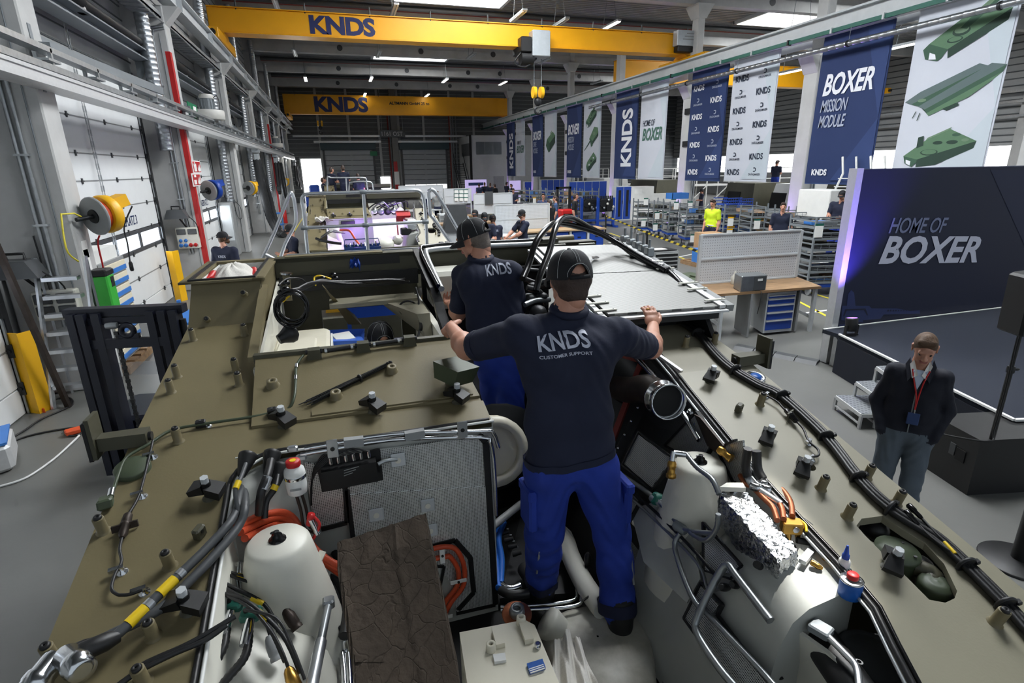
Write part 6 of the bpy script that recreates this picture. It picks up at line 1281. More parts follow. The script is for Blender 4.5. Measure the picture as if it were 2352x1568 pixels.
def stand(h=1.78,arms='down',lean=0.,head=(0,0),stride=0.):
    k=h/1.78;J={};ln=lambda z:lean*max(0,z-.92)
    def p(n,x,y,z):J[n]=(x*k,(y+ln(z))*k,z*k)
    p('pelvis',0,0,.95);p('chest',0,.0,1.28);p('neck',0,-.005,1.47);p('head',0,.03,1.645)
    for s,S in((-1,'L'),(1,'R')):
        p('sh'+S,s*.185,0,1.41);p('hip'+S,s*.09,0,.88);p('kn'+S,s*.10,.02+s*stride*.5,.49);p('an'+S,s*.11,-.03+s*stride,.09)
        if arms=='down':p('el'+S,s*.24,-.02,1.12);p('wr'+S,s*.24,.06,.87)
        elif arms=='pocket':p('el'+S,s*.275,-.06,1.13);p('wr'+S,s*.19,.06,.92)
        elif arms=='front':p('el'+S,s*.23,.05,1.14);p('wr'+S,s*.12,.27,1.12)
        elif arms=='cross':p('el'+S,s*.23,.08,1.14);p('wr'+S,s*-.03,.2,1.19)
        elif arms=='reach':p('el'+S,s*.22,.2,1.2);p('wr'+S,s*.12,.42,1.08)
        elif arms=='back':p('el'+S,s*.27,-.1,1.14);p('wr'+S,s*.04,-.17,.95)
    return J
CAPN=0
def cap_mesh(c,Rm,parent,s=1.,mat='capcloth',text=None,stitch=False):
    """baseball cap on a head centred at c with orientation Rm (local: +y front)"""
    T=lambda v:Vector(c)+Vector(Rm@(np.array(v,float)*s));b=MB()
    def dome(u,v):
        a=2*PI*u;t=v*PI*.5;r=math.cos(t)**.72;z=.008+.118*math.sin(t)**.95
        y=-.014+.112*r*math.sin(a);x=.093*r*math.cos(a)
        if math.sin(a)<-.86 and v<.34:return T((x,y,max(z,.008+.062*(1-((math.sin(a)+1)/.14)))))
        return T((x,y,z))
    b.grid(dome,56,12);b.grid(lambda u,v:(Vector(dome(u,v))*.965+T((0,-.012,.03))*.035),56,12)
    o=b.build('cap',mat,parent,fixn=False);br=MB()
    def brim(u,v):
        a=PI*(.12+.76*u);r0=.094;x,y=r0*math.cos(a),-.014+.112*math.sin(a);e=.075*math.sin(PI*u)**.6*v
        return T((x*(1+.03*v),y+e,.016-.018*v*v-.03*abs(math.cos(a))**2*v))
    br.grid(brim,20,6);br.grid(lambda u,v:Vector(brim(u,v))+Vector(T((0,0,.004)))-Vector(T((0,0,0))),20,6);br.build('cap_brim',mat,o,fixn=False)
    MB().ell(T((0,-.014,.127)),(.008*s,.008*s,.005*s),10,6).build('cap_button',mat,o)
    st=MB();st.tube([T((.09*math.cos(a),-.014+.111*math.sin(a),.018)) for a in[PI*(1.5+.3*i/8-.15) for i in range(9)]],.009*s,6);st.build('cap_strap',mat,o)
    if stitch:
        for x0 in(-.006,.006):MB().tube([T((x0,-.014-.112*math.cos(t)**.72-.001,.009+.1185*math.sin(t)**.95)) for t in[.62+.083*i for i in range(12)]],.0009,4).build('cap_stitch','grey_light',o)
        for a0 in(1.18,1.82,.9,2.1):MB().tube([T((.094*math.cos(t)**.72*math.cos(PI*a0),-.014+.113*math.cos(t)**.72*math.sin(PI*a0),.009+.1185*math.sin(t)**.95)) for t in[.05+.13*i for i in range(12)]],.0008,4).build('cap_stitch','grey_light',o)
        MB().tube([T((.05*math.cos(a),-.0145-.112*math.sqrt(max(0,1-(.05*math.cos(a)/.093)**2))+.010*math.sin(a),.02+.052*math.sin(a))) for a in[PI*i/14 for i in range(15)]],.0009,4).build('cap_stitch','grey_light',o)
    return o
def hair_mesh(c,Rm,parent,mat,s=1.,long=0.,under=False):
    R3=np.array(Rm)
    P=[prim((0,-.02,.036),(0,-.02,.036),.0905,None,0,(.87,1.1,1.02)),prim((0,-.06,-.01),(0,-.055,-.05-long),.07,.06,0,(1,1,1))]
    if under:P=[prim((0,-.04,.015),(0,-.044,-.05),.0715,.059,0,(1.08,1,1)),prim((-.03,-.03,.0),(.03,-.03,.0),.058,None,0,(1,1.02,.75))]
    P+=[prim((0,.118,-.055),(0,.118,-.055),.105,None,0,(1.3,1,1),'sub'),prim((0,.10,.02),(0,.10,.02),.105 if under else.055,None,0,(1,1,1),'sub')]
    if not under:P+=[prim((-.03,.055,.10),(.04,.06,.105),.03,.03,0),prim((0,.02,.115),(.02,.03,.12),.035,.03,0)]
    V,Q,_=nets(P,.007 if s<2 else.01,.02);V=(V*s)@R3.T+np.array(c);me=bpy.data.meshes.new('hair');me.from_pydata(V.tolist(),[],Q.tolist());me.polygons.foreach_set('use_smooth',[True]*len(Q));me.materials.append(MATS[mat]);return put('hair',me,parent)
def Reul(pitch=0.,yaw=0.,roll=0.):
    """pitch > 0 looks down, yaw > 0 turns to the left (counter-clockwise)"""
    return np.array(Matrix.Rotation(yaw,3,'Z')@Matrix.Rotation(-pitch,3,'X')@Matrix.Rotation(roll,3,'Y'))
def person(label,loc,rz,J,mats,hd=(0,0),cap=True,hair='hair_dark',res=.02,w=1.,hands=('relaxed','relaxed'),cat='person',group=None,long=False,face=True,hres=None,stitch=False,hR=None,beard=False,vest=False,hem=.02,fold=False):
    """mats: [skin, shirt, trousers, shoes, eye, lip]"""
    c=np.array(J['head'],float);Rh=Reul(*hd);B=body_prims(J,w,long=long);H_=head_prims((0,0,0),1.0,face)
    if beard:H_+=[prim((-.045,.035,-.07),(.045,.035,-.07),.034,None,6),prim((0,.07,-.085),(0,.07,-.09),.034,None,6)]
    H_=rot_about(H_,(0,0,0),Rh);H_=[(p[0]+c,p[1]+c)+p[2:] for p in H_]
    nkp=np.array(J['neck'],float);B.append(prim(nkp+[0,0,.02],c+Rh@np.array([0,-.035,-.06]),.054,.052,SK))
    V,Q,mid=nets(B,res,.03);pe_,ch_=np.array(J['pelvis'],float),np.array(J['chest'],float);sp_=_u(ch_-pe_);hh_=(V-pe_)@sp_-hem
    mid=np.where((mid==PT)&(hh_>0),SH,mid)
    if not long:mid=np.where((mid==SH)&(hh_<=0)&(np.abs(V[:,0]-pe_[0])<.24*w),PT,mid)
    parts=[(V,Q,mid)];parts.append(nets(H_,hres or min(res,.008),.012))
    for s,S in((-1,'L'),(1,'R')):
        k=hands[0 if s<0 else 1]
        if not k:continue
        wr,el=np.array(J['wr'+S],float),np.array(J['el'+S],float)
        if hR and S in hR:R=hR[S]
        else:
            z=_u(wr-el);x=np.array([-s*.3,.9,.0]);x=_u(x-z*(x@z));y=np.cross(z,x);R=np.stack([x,y,z],1)
            if s*y[0]>0:y=-y;R=np.stack([x,y,z],1)
        hv,hq,hm=hand_mesh(k);hq=hq if np.linalg.det(R)>0 else hq[:,::-1];parts.append((hv@R.T+wr-_u(wr-el)*.005,hq,hm))
    off=0;VV,QQ,MM=[],[],[]
    for v,q,m in parts:VV.append(v);QQ.append(q+off);MM.append(m[q].max(1) if False else m[q[:,0]]);off+=len(v)
    VV,QQ,MM=np.concatenate(VV),np.concatenate(QQ),np.concatenate(MM);me=bpy.data.meshes.new('person');me.from_pydata(VV.tolist(),[],QQ.tolist())
    for m in mats+['eye','lip',hair]:me.materials.append(MATS[m])
    me.polygons.foreach_set('material_index',MM.astype(int).tolist());me.polygons.foreach_set('use_smooth',[True]*len(QQ));me.update()
    if fold:
        n_=np.empty(len(VV)*3);me.vertices.foreach_get('normal',n_);n_=n_.reshape(-1,3);mv=np.concatenate([p[2] for p in parts]);am=np.where(mv==PT,.0055,np.where(mv==SH,.003,0))
        X_,Y_,Z_=VV.T;dd=np.sin(Z_*46+5*np.sin(X_*17+Y_*9)+3*np.sin(Z_*9+X_*21))*.6+.4*np.sin(Z_*23+X_*31-Y_*27);VV=VV+n_*(am*dd)[:,None];me.vertices.foreach_set('co',VV.astype(np.float32).ravel());me.update()
    o=put('person',me);tag(o,label,cat,group)
    if cap:cap_mesh(c,Rh,o,1.0,stitch=stitch)
    if hair:hair_mesh(c,Rh,o,hair,1.0,under=bool(cap))
    o['_']=1;del o['_'];o.location=loc;o.rotation_euler=(0,0,rz);return o
def on_person(o,build):
    """add a child in the person's own coordinates"""
    l,r=o.location.copy(),o.rotation_euler.copy();o.location=(0,0,0);o.rotation_euler=(0,0,0);c=build(o);o.location=l;o.rotation_euler=r;return c
WORK=['skin','shirt_navy','pants_blue','shoe'];WORKD=['skin','shirt_navy','pants_dark','shoe']
GP='workers in navy polo shirts'
# ---- front worker, back to the camera
base=Vector((.93,1.97,HC-2.09))
def L3(px,py,y):return tuple(AY(px,py,y)-base)
J={'pelvis':L3(1313,1052,1.98),'chest':L3(1303,850,2.0),'neck':L3(1305,722,2.08),'head':L3(1306,642,2.12),
     'shL':L3(1196,768,2.03),'elL':L3(1072,800,2.3),'wrL':L3(1036,752,2.62),'shR':L3(1420,772,2.03),'elR':L3(1497,800,2.28),'wrR':L3(1500,748,2.58),
     'hipL':L3(1262,1075,1.99),'knL':L3(1250,1225,2.03),'anL':tuple(AZ(1243,1335,HC-1.97)-base),'hipR':L3(1364,1075,1.98),'knR':L3(1405,1225,1.95),'anR':tuple(AZ(1420,1405,HC-1.97)-base)}
J['toeL']=tuple(np.array(J['anL'])+[-.03,.16,-.05]);J['toeR']=tuple(np.array(J['anR'])+[.05,.15,-.05])
hl=_u(np.array(J['wrL'])-np.array(J['elL']));zL=_u(.35*hl+np.array([-.1,.9,-.25]));xL=_u(np.cross(np.array([0,0,1.]),zL)*-1);xL=_u(np.array([.75,.0,.6])-zL*(np.array([.75,0,.6])@zL));yL=np.cross(zL,xL)
if yL[2]>0:yL=-yL
RL_=np.stack([xL,yL,zL],1)
zR=_u(np.array([.12,.62,.75]));xR=_u(np.array([-.98,.1,.05])-zR*(np.array([-.98,.1,.05])@zR));yR=np.cross(zR,xR)
if yR[1]<0:yR=-yR
xR=-xR if False else xR
RR_=np.stack([-xR,yR,zR],1)
FW=person('worker in navy polo and blue trousers standing with both arms spread, back turned',base,0,J,WORK,hd=(.12,0),cap=True,hair='hair_dark',res=.0105,w=1.03,hands=('grip','relaxed'),group=GP,face=False,hres=.006,stitch=True,hR={'L':RL_,'R':RR_},fold=True)
def back_print(o):
    def bl(s,t):return None
    a=np.array(L3(1250,820,1.86));b_=np.array(L3(1373,818,1.86));u=b_-a;u[1]=0;u[2]*=.2;p0=Vector((a[0],J['chest'][1]-.122,a[2]))
    hgt_=AY(1310,787,1.86).z-AY(1310,821,1.86).z
    return p0,Vector(u),hgt_
M('print_silver',(186,190,206),.5,0,0)
def wrap_text(o,txt,p0,u,h,bold,mat='print_silver',sk=0.):
    """lettering pressed onto the mesh surface of o along +y"""
    V,F=text_mesh(txt,bold,0,1.0);me=o.data
    from mathutils.bvhtree import BVHTree
    bt=BVHTree.FromPolygons([v.co for v in me.vertices],[tuple(p.vertices) for p in me.polygons]);out=[]
    for q in V:
        s=Vector(p0)+Vector(u)*q[0]+Vector((0,0,h))*q[1]+Vector((0,0,sk*q[0]));hit=bt.ray_cast(s-Vector((0,.4,0)),Vector((0,1,0)))
        out.append((hit[0] if hit[0] else s)+Vector((0,-.007,0)))
    b=MB();b.add(out,F,0);return b.build('back_print',mat,o,fixn=False)
p0,u,hh=back_print(FW);on_person(FW,lambda o:wrap_text(o,'KNDS',p0,u,hh,.022));on_person(FW,lambda o:wrap_text(o,'CUSTOMER SUPPORT',p0-Vector((0,0,.026)),u,.0125,.02))
def collar(o):
    n_=Vector(J['neck']);b=MB();b.tube([n_+Vector((.070*math.cos(a),.058*math.sin(a)-.008,.022+.014*math.sin(a))) for a in[2*PI*i/20 for i in range(21)]],.017,8);return b.build('collar','shirt_navy',o)
on_person(FW,collar)
def pockets(o):
    for S,sx in(('L',-1),('R',1)):
        h,k,a=Vector(J['hip'+S]),Vector(J['kn'+S]),Vector(J['an'+S]);c=h.lerp(k,.52)+Vector((sx*.088,-.01,0));b=MB().obox(c,(.02,0,0),(0,.07,0),(0,0,.085),0,.01);b.obox(c+Vector((sx*.004,0,.095)),(.021,0,0),(0,.075,0),(0,0,.025),0,.008);b.build('cargo_pocket','pants_blue',o)
        MB().beam(k.lerp(a,.1)+Vector((sx*.05,-.078,0)),k.lerp(a,.55)+Vector((sx*.055,-.073,0)),.008,.006).build('reflective_piping','grey',o)
on_person(FW,pockets)
def cuffs(J_,w_,who,sides='LR'):
    for S in sides:
        sh_,el_=Vector(J_['sh'+S]),Vector(J_['el'+S]);d_=(el_-sh_).normalized();c_=sh_.lerp(el_,.67)+d_*.035;on_person(who,lambda o:MB().lathe(c_,tuple(d_),[(.066*w_,-.02),(.068*w_,0),(.064*w_,.022),(.052*w_,.026),(.045*w_,.02)],20).build('sleeve_cuff','shirt_navy',o))
cuffs(J,1.03,FW)
def band_on(o,c,ax,mat,name,h=.014,out=.004,R=.35):
    from mathutils.bvhtree import BVHTree
    bt=BVHTree.FromPolygons([v.co for v in o.data.vertices],[tuple(p.vertices) for p in o.data.polygons]);ax=Vector(ax).normalized();u_=ax.cross(Vector((0,1,0))).normalized();v_=ax.cross(u_);L_=[]
    for i in range(48):
        d_=u_*math.cos(2*PI*i/48)+v_*math.sin(2*PI*i/48);q_=bt.ray_cast(Vector(c)+d_*R,-d_,R)[0]
        if q_:L_.append(q_+d_*out)
    n_=len(L_);b=MB();b.add([q-ax*h for q in L_]+[q+ax*h for q in L_],[(i,(i+1)%n_,n_+(i+1)%n_,n_+i) for i in range(n_)],0,True);return b.build(name,mat,o)
_p,_q=Vector(J['pelvis']),Vector(J['chest']);on_person(FW,lambda o:band_on(o,_p+(_q-_p).normalized()*.018,_q-_p,'shirt_navy','shirt_hem',.016,.005))
for S in 'LR':_k,_a=Vector(J['kn'+S]),Vector(J['an'+S]);on_person(FW,lambda o:band_on(o,_a+(_k-_a).normalized()*.035,_k-_a,'pants_dark','trouser_cuff',.028,.004,.13))
on_person(FW,lambda o:MB().lathe(Vector(J['wrR'])+Vector(RR_@np.array([-.012,.002,.098])),tuple(RR_@np.array([0,.1,1])),[(.0105,0),(.0115,.001),(.0115,.005),(.0105,.006)],14).build('ring','brass',o))
# ---- second worker, bent to the left behind him
b2=Vector((.95,3.3,HC-2.1))
def L4(px,py,y):return tuple(AY(px,py,y)-b2)
J2={'pelvis':L4(1150,800,3.3),'chest':L4(1124,662,3.36),'neck':L4(1104,596,3.42),'head':L4(1086,549,3.47),'shL':L4(1066,634,3.46),'elL':L4(1052,722,3.55),'wrL':L4(1035,698,3.8),'shR':L4(1172,628,3.32),'elR':L4(1195,740,3.5),'wrR':L4(1150,720,3.8),
      'hipL':L4(1130,830,3.3),'knL':L4(1140,950,3.4),'anL':L4(1190,1080,3.25),'hipR':L4(1170,830,3.28),'knR':L4(1175,960,3.2),'anR':L4(1205,1085,3.1)}
BW=person('worker in navy polo bending to the left beside the radiator, cap in profile',b2,0,J2,WORK,hd=(.35,.95),cap=True,hair='hair_grey',res=.0125,w=1.0,hands=('grip','relaxed'),group=GP,hres=.007,stitch=True,fold=True)
cuffs(J2,1.0,BW,'L');on_person(BW,lambda o:MB().tube([Vector(J2['neck'])+Vector((.07*math.cos(a),.06*math.sin(a)-.01,.012+.014*math.sin(a))) for a in[2*PI*i/20 for i in range(21)]],.019,8).build('collar','shirt_navy',o));q0=AY(1126,640,3.2)-b2;q1=AY(1180,636,3.2)-b2;on_person(BW,lambda o:wrap_text(o,'KNDS',Vector((q0.x,q0.y,q0.z)),Vector((q1.x-q0.x,0,0)),.065,.022,sk=.015))
# ---- man in dark jacket on the right
JM=stand(1.82,'pocket');JM['head']=(0,.055,1.665)
for k_,f_ in(('sh',.82),('el',.86),('wr',.9)):
    for S_ in 'LR':v_=JM[k_+S_];JM[k_+S_]=(v_[0]*f_,v_[1],v_[2])
if 1:MAN=person('man in dark navy jacket and grey trousers with red lanyard, hands in pockets',AZ(2082,988,.95)-Vector((0,0,.95)),2.25,JM,['skin','jacket','trousers_grey','shoe'],hd=(.38,.05),cap=False,hair='hair_brown',res=.0125,w=.93,hands=(None,None),long=True,hem=-.0,hres=.005,fold=True)
def man_bits(o):
    t=MB();t.tube([(-.06,.075,1.50),(-.035,.11,1.42),(-.02,.128,1.3),(-.015,.13,1.18)],.006,6,smooth=3);t.tube([(.05,.075,1.5),(.03,.11,1.42),(-.005,.128,1.3),(-.015,.13,1.18)],.006,6,smooth=3);t.build('lanyard','red',o)
    MB().cbox((-.055,.125,1.06),(.025,.135,1.16),.004).build('badge','navy_mid',o);MB().cyl((-.015,.132,1.16),(-.015,.132,1.19),.006).build('badge_clip','chrome',o)
    s=MB();s.prism([(-.045,.075,1.50),(.0,.112,1.36),(.045,.075,1.50)],(0,.012,-.01));s.build('shirt_front','shirt_light',o)
    for sx in(-1,1):MB().prism([(sx*.05,.03,1.56),(sx*.012,.10,1.46),(sx*.045,.10,1.43),(sx*.072,.05,1.53)],(0,.008,.006)).build('shirt_collar','white',o);MB().prism([(sx*.075,.0,1.57),(sx*.05,.095,1.44),(sx*.07,.10,1.40),(sx*.10,.03,1.52)],(0,.012,.006)).build('jacket_collar','jacket',o)
    MB().box((-.004,.094,.98),(.004,.112,1.34)).build('zip','steel_grey',o)
on_person(MAN,man_bits)
# ---- background people: (label, head px, head height, heading, pose, colours, cap, res)
def hd_at(px,py,zr):return AZ(px,py,HC+zr)
BG=[('worker with cap and beard at the far left below the fire signs, back turned',(515,556),-1.33,-.5,'down',WORKD,1,1.78,.018,dict(hd=(0,-.7),beard=True)),
      ('worker in dark shirt crouching beside the second vehicle, facing left',(668,552),-1.55,1.9,'front',WORKD,1,1.72,.018,dict(hd=(.3,0))),
      ('worker with cap reaching over the workbench, turned to the left',(1198,497),-1.28,1.75,'reach',WORKD,1,1.80,.016,dict(hd=(.3,0))),
      ('bearded worker with black cap facing the camera in the group of three',(1113,504),-1.28,2.9,'front',WORKD,1,1.80,.016,dict(hd=(.35,0),beard=True)),
      ('worker with black cap at the back of the group of three',(1091,497),-1.28,2.6,'front',WORKD,1,1.80,.018,{}),
      ('seated worker in navy polo with print on the back, nearest of the group',(1132,522),-1.52,.3,'front',WORKD,1,1.72,.016,dict(hd=(.2,-.4))),
      ('man in bright yellow safety vest beside the wire trolleys',(1637,473),-1.30,1.9,'down',['skin','vest','pants_dark','shoe'],0,1.80,.018,dict(hd=(.25,0),hair='hair_dark')),
      ('man whose head shows above the mesh containers on the right',(1798,482),-1.30,2.4,'down',WORKD,0,1.8,.02,{}),
      ('worker with cap working on the ladder frame far right',(1934,448),-.85,2.0,'front',WORK,1,1.8,.02,dict(hd=(.3,0))),
      ('visitor in blue suit standing at the shelf row',(1248,455),-1.32,2.6,'cross',['skin','suit','pants_dark','shoe'],0,1.78,.022,{}),
      ('visitor in light blue jacket next to the forklift',(1275,460),-1.36,1.2,'down',['skin','jeans','jeans','shoe'],0,1.72,.022,{}),
      ('person in black clothes in front of the pegboard edge',(1262,470),-1.4,.4,'cross',['skin','capcloth','capcloth','shoe'],0,1.68,.022,{}),
      ('man in black jacket and jeans walking beside the blue engine stands',(1323,457),-1.30,-2.2,'down',['skin','capcloth','jeans','shoe'],0,1.82,.02,dict(hd=(0,.4),stride=1)),
      ('worker leaning on the mesh shelf looking down',(1179,440),-1.3,2.7,'front',WORKD,0,1.78,.025,dict(hd=(.4,0))),
      ('leftmost of the four people at the far white screen',(1100,426),-1.3,.2,'down',['skin','suit','pants_dark','shoe'],0,1.75,.03,{}),
      ('person with hands behind the back at the far white screen',(1113,424),-1.25,0,'back',WORKD,0,1.82,.03,{}),
      ('third of the four people at the far white screen',(1126,426),-1.28,-.3,'down',WORKD,0,1.8,.03,{}),
      ('rightmost of the four people at the far white screen',(1136,428),-1.3,.6,'down',['skin','capcloth','pants_dark','shoe'],0,1.76,.03,{}),
      ('left one of the two people beside the violet lit column',(1164,424),-1.3,-1.2,'front',WORKD,0,1.8,.03,{}),
      ('right one of the two people beside the violet lit column',(1174,428),-1.35,1.4,'front',WORKD,0,1.72,.03,{}),
      ('person in blue shirt at the benches right of the second vehicle',(980,442),-1.3,.4,'front',['skin','suit','pants_dark','shoe'],0,1.78,.025,{}),
      ('dark-haired person at the benches right of the second vehicle',(1004,446),-1.34,-.6,'front',['skin','grey','pants_dark','shoe'],0,1.72,.025,{})]
for lab,hp,zr,rz,pose,mt,cap,h,res,kw in BG:
    p=hd_at(hp[0],hp[1],zr);kw=dict(kw);st=kw.pop('stride',0);J_=stand(h,pose,stride=.12*st);J_={a_:tuple(1.1*c_ for c_ in b_) for a_,b_ in J_.items()};zb=p.z-J_['head'][2]
    p0_=Vector((p.x,p.y,0));hdx=Vector((-math.sin(rz),math.cos(rz),0))*J_['head'][1];loc=Vector((p.x-hdx.x,p.y-hdx.y,0 if zb<.3 else zb))
    if zb>.3:tag(MB().cbox(loc+Vector((-.4,-.35,-.1)),loc+Vector((.4,.35,0)),.01).box(loc+Vector((-.38,-.3,-loc.z)),loc+Vector((-.32,.3,-.1))).box(loc+Vector((.32,-.3,-loc.z)),loc+Vector((.38,.3,-.1))).build('step_platform','white'),'small white step platform under the ladder worker','platform')
    kw.setdefault('hair',random.choice(['hair_dark','hair_brown','hair_dark']))
    pr=person(lab,loc,rz,J_,mt,cap=bool(cap),res=res,w=1.1,hands=('relaxed','relaxed') if res<.022 else(None,None),group=None,hres=.011,**kw)
    if 'print on the back' in lab or 'back turned' in lab:
        on_person(pr,lambda o:wrap_text(o,'KNDS',(-.085,0,1.42),(.17,0,0),.055,.02))
    if lab.startswith('worker with cap reaching'):
        on_person(pr,lambda o:wrap_text(o,'KNDS',(-.085,0,1.42),(.17,0,0),.055,.02))
    if 'vest' in lab:
        on_person(pr,lambda o:MB().tube([(.16*math.cos(a),.11*math.sin(a),1.12) for a in[2*PI*i/24 for i in range(25)]],.028,6).build('reflective_band','alu',o))
# mechanic inside the driver compartment and men on the third vehicle
hp=AY(887,775,3.95);Jd=stand(1.76,'front',lean=.35);person('mechanic with black cap bent down inside the driver compartment',(hp.x,hp.y-.28,hp.z-1.62),.15,Jd,WORKD,hd=(-.2,0),cap=True,hair='hair_dark',res=.016,hands=(None,None),hres=.009,stitch=True)
for lab,px,py,y,rz,pose in(('left one of two workers standing on the farthest vehicle',760,389,27.2,-.9,'front'),('right one of two workers standing on the farthest vehicle, back turned',787,385,26.6,0,'front'),('worker standing beside the farthest vehicle at the open gate',741,412,27.6,-1.4,'front'),('worker sitting inside the farthest vehicle',822,404,26.2,.2,'front')):
    p=AY(px,py,y);Jf=stand(1.78,pose);person(lab,(p.x,p.y,max(0.,p.z-1.68)),rz,Jf,WORKD,cap=False,hair='hair_dark',res=.028,hands=(None,None),hres=.014)
p=AX(1785,372,21);Jf=stand(1.78,'front');person('worker with blue trousers on the white platform in the right aisle',(p.x,p.y,max(0,p.z-1.68)),-1.2,Jf,WORK,hd=(.5,0),cap=False,hair='hair_dark',res=.024,hands=(None,None),hres=.012)
p=AX(1612,448,20);person('worker half hidden behind the grey containers of the right aisle',(p.x,p.y,max(0,p.z-1.68)),1.2,stand(1.78,'front'),WORKD,hd=(.3,0),cap=True,hair='hair_dark',res=.024,hands=(None,None),hres=.012)
# ---------------------------------------------------------------- stage, screen and loudspeakers on the right
M('screen_navy',(16,24,52),.6,0,.04,.6);M('screen_fig',(40,52,96),.6,0,.03);M('screen_tone',(20,30,62),.6,0,.02);M('carpet',(26,32,45),.95,0,.12,60,.3,300);M('skirt',(16,22,36),.9,0,.1,4);M('letter_grey',(120,128,160),.6,0,0);M('letter_white',(206,208,224),.6,0,0)
pattern('tread',(186,190,194),(140,144,148),'weave','xy',60,.35,.35,.7)
YS=6.42
sc=thing('stage_screen','large dark navy stage wall reading HOME OF BOXER','stage wall',(9.5,YS,0))
MB().cbox((7.28,YS,.02),(13.2,YS+.12,2.96),.01).build('panel','screen_navy',sc);MB().box((7.17,YS-.01,.02),(7.29,YS+.13,2.97)).build('edge_frame','alu_matt',sc)
def SP(px,py,d=0.):return AY(px,py,YS-.004-d)
lettering('HOME OF',SP(2040,536),SP(2172,534)-SP(2040,536),(0,0,SP(2040,500).z-SP(2040,536).z),'letter_grey',sc,.012,.25,.95);lettering('BOXER',SP(2017,607),SP(2243,603)-SP(2017,607),(0,0,SP(2030,541).z-SP(2017,607).z),'letter_white',sc,.03,.25,1.0)
def sfig(pts,mat,d=0.):return MB().add([SP(a,b,d) for a,b in pts],[tuple(range(len(pts)))]).build('printed_figure',mat,sc,fixn=False)
sfig([(1932,735),(1935,702),(1945,702),(1948,675),(1955,666),(1962,672),(1965,702),(1996,702),(2002,708),(2060,708),(2090,714),(2113,712),(2113,720),(2030,722),(2022,732),(1982,735),(1982,740)],'screen_fig');sfig([(1928,745),(2105,737),(2110,748),(2128,764),(1925,768)],'screen_fig');sfig([(2024,742),(2027,742),(2025,765),(2022,765)],'screen_navy',.002);sfig([(1936,726),(1942,710),(1988,708),(1994,724),(1991,724),(1985,712),(1945,713),(1939,727)],'screen_navy',.002)
for i in range(8):q=SP(2040+i*6,713,.002);MB().cyl(q,q-Vector((0,.002,0)),.017-.0013*i).build('printed_dot','screen_navy',sc)
sfig([(2285,390),(2275,390),(2352,560),(2420,700),(2420,390)][1:],'screen_tone')
fo_=FL(1912,848);MB().prism([(7.2,YS-.05,0),(7.2,YS-.6,0),(7.2,YS-.05,.5)],(.05,0,0)).build('foot_gusset','alu_matt',sc)
st=thing('stage','low stage with dark carpet, dark skirt and white edge','stage',(8.5,4.5,0));ZS=.6
E0,E1=AZ(1928,768,ZS),AZ(2330,965,ZS);sp_=[E0,E1,Vector((8.2,2.75,ZS)),Vector((13,2.75,ZS)),Vector((13,YS-.02,ZS)),Vector((E0.x,YS-.02,ZS))]
MB().prism([p-Vector((0,0,.06)) for p in sp_],(0,0,.06)).build('stage_top','carpet',st)
for a,b in zip(sp_[:3],sp_[1:4]):MB().beam(a+Vector((0,0,.004)),b+Vector((0,0,.004)),.035,.022).build('edge_strip','white',st);MB().beam(a-Vector((0,0,.33)),b-Vector((0,0,.33)),.03,.53).build('skirt','skirt',st)
MB().beam(Vector((E0.x,YS-.04,ZS)),Vector((13,YS-.04,ZS)),.03,.02).build('edge_strip','white',st);MB().box((7.25,3.4,0),(12.9,YS-.05,ZS-.08)).build('stage_frame','black',st)
pl_=AZ(1953,770,ZS);pr_=thing('par_light','small black stage uplight glowing violet at the screen corner','stage light',pl_)
MB().lathe(pl_+Vector((0,0,.07)),(0,.12,1),[(.07,0),(.08,.02),(.085,.18),(.08,.2),(.07,.19)],16).build('lamp_body','black',pr_);MB().box(pl_+Vector((-.12,-.03,0)),pl_+Vector((.12,.03,.02))).box(pl_+Vector((-.12,-.02,0)),pl_+Vector((-.1,.02,.16))).box(pl_+Vector((.1,-.02,0)),pl_+Vector((.12,.02,.16))).build('lamp_yoke','black',pr_);MB().cyl(pl_+Vector((0,.02,.255)),pl_+Vector((0,.022,.265)),.07).build('lamp_lens','purple_glow',pr_)
light('SPOT','violet_uplight',tuple(pl_+Vector((0,-.10,.3))),520,(.22,.12,1),aim=tuple(pl_+Vector((.06,.3,1.4))),spot=75,blend=.9,rad=.05)
stp=thing('stage_steps','aluminium stage steps with chequered treads','steps',FL(1960,960))
for k,(q,z) in enumerate((([(1922,907),(2001,907),(2028,949),(1979,949)],.2),([(1968,875),(2048,872),(2075,912),(2022,912)],.4),([(2015,840),(2095,838),(2118,875),(2065,875)],.6))):
    P_=[AZ(x,y,z) for x,y in q];MB().prism([p-Vector((0,0,.015)) for p in P_],(0,0,.015)).build('tread','tread',stp)
    fr_=MB()
    for i in range(4):fr_.beam(P_[i]-Vector((0,0,.03)),P_[(i+1)%4]-Vector((0,0,.03)),.025,.045)
    fr_.build('tread_frame','alu_matt',stp)
    for p in P_:MB().beam(p-Vector((0,0,.03)),Vector((p.x,p.y,0)),.03,.03,up=(0,1,0)).build('leg','alu_matt',stp)
    MB().beam(Vector((P_[0].x,P_[0].y,.06)),Vector((P_[3].x,P_[3].y,.06)),.02,.02).build('stretcher','alu_matt',stp)
A_,B_=FL(2114,1067),FL(2220,1137);ud=(B_-A_).normalized();vd=Vector((-ud.y,ud.x,0));vd=vd if vd.x>0 else-vd;D1=.75;hb=.58
sb=thing('subwoofer','large black subwoofer box standing before the stage','loudspeaker',(A_+B_)/2)
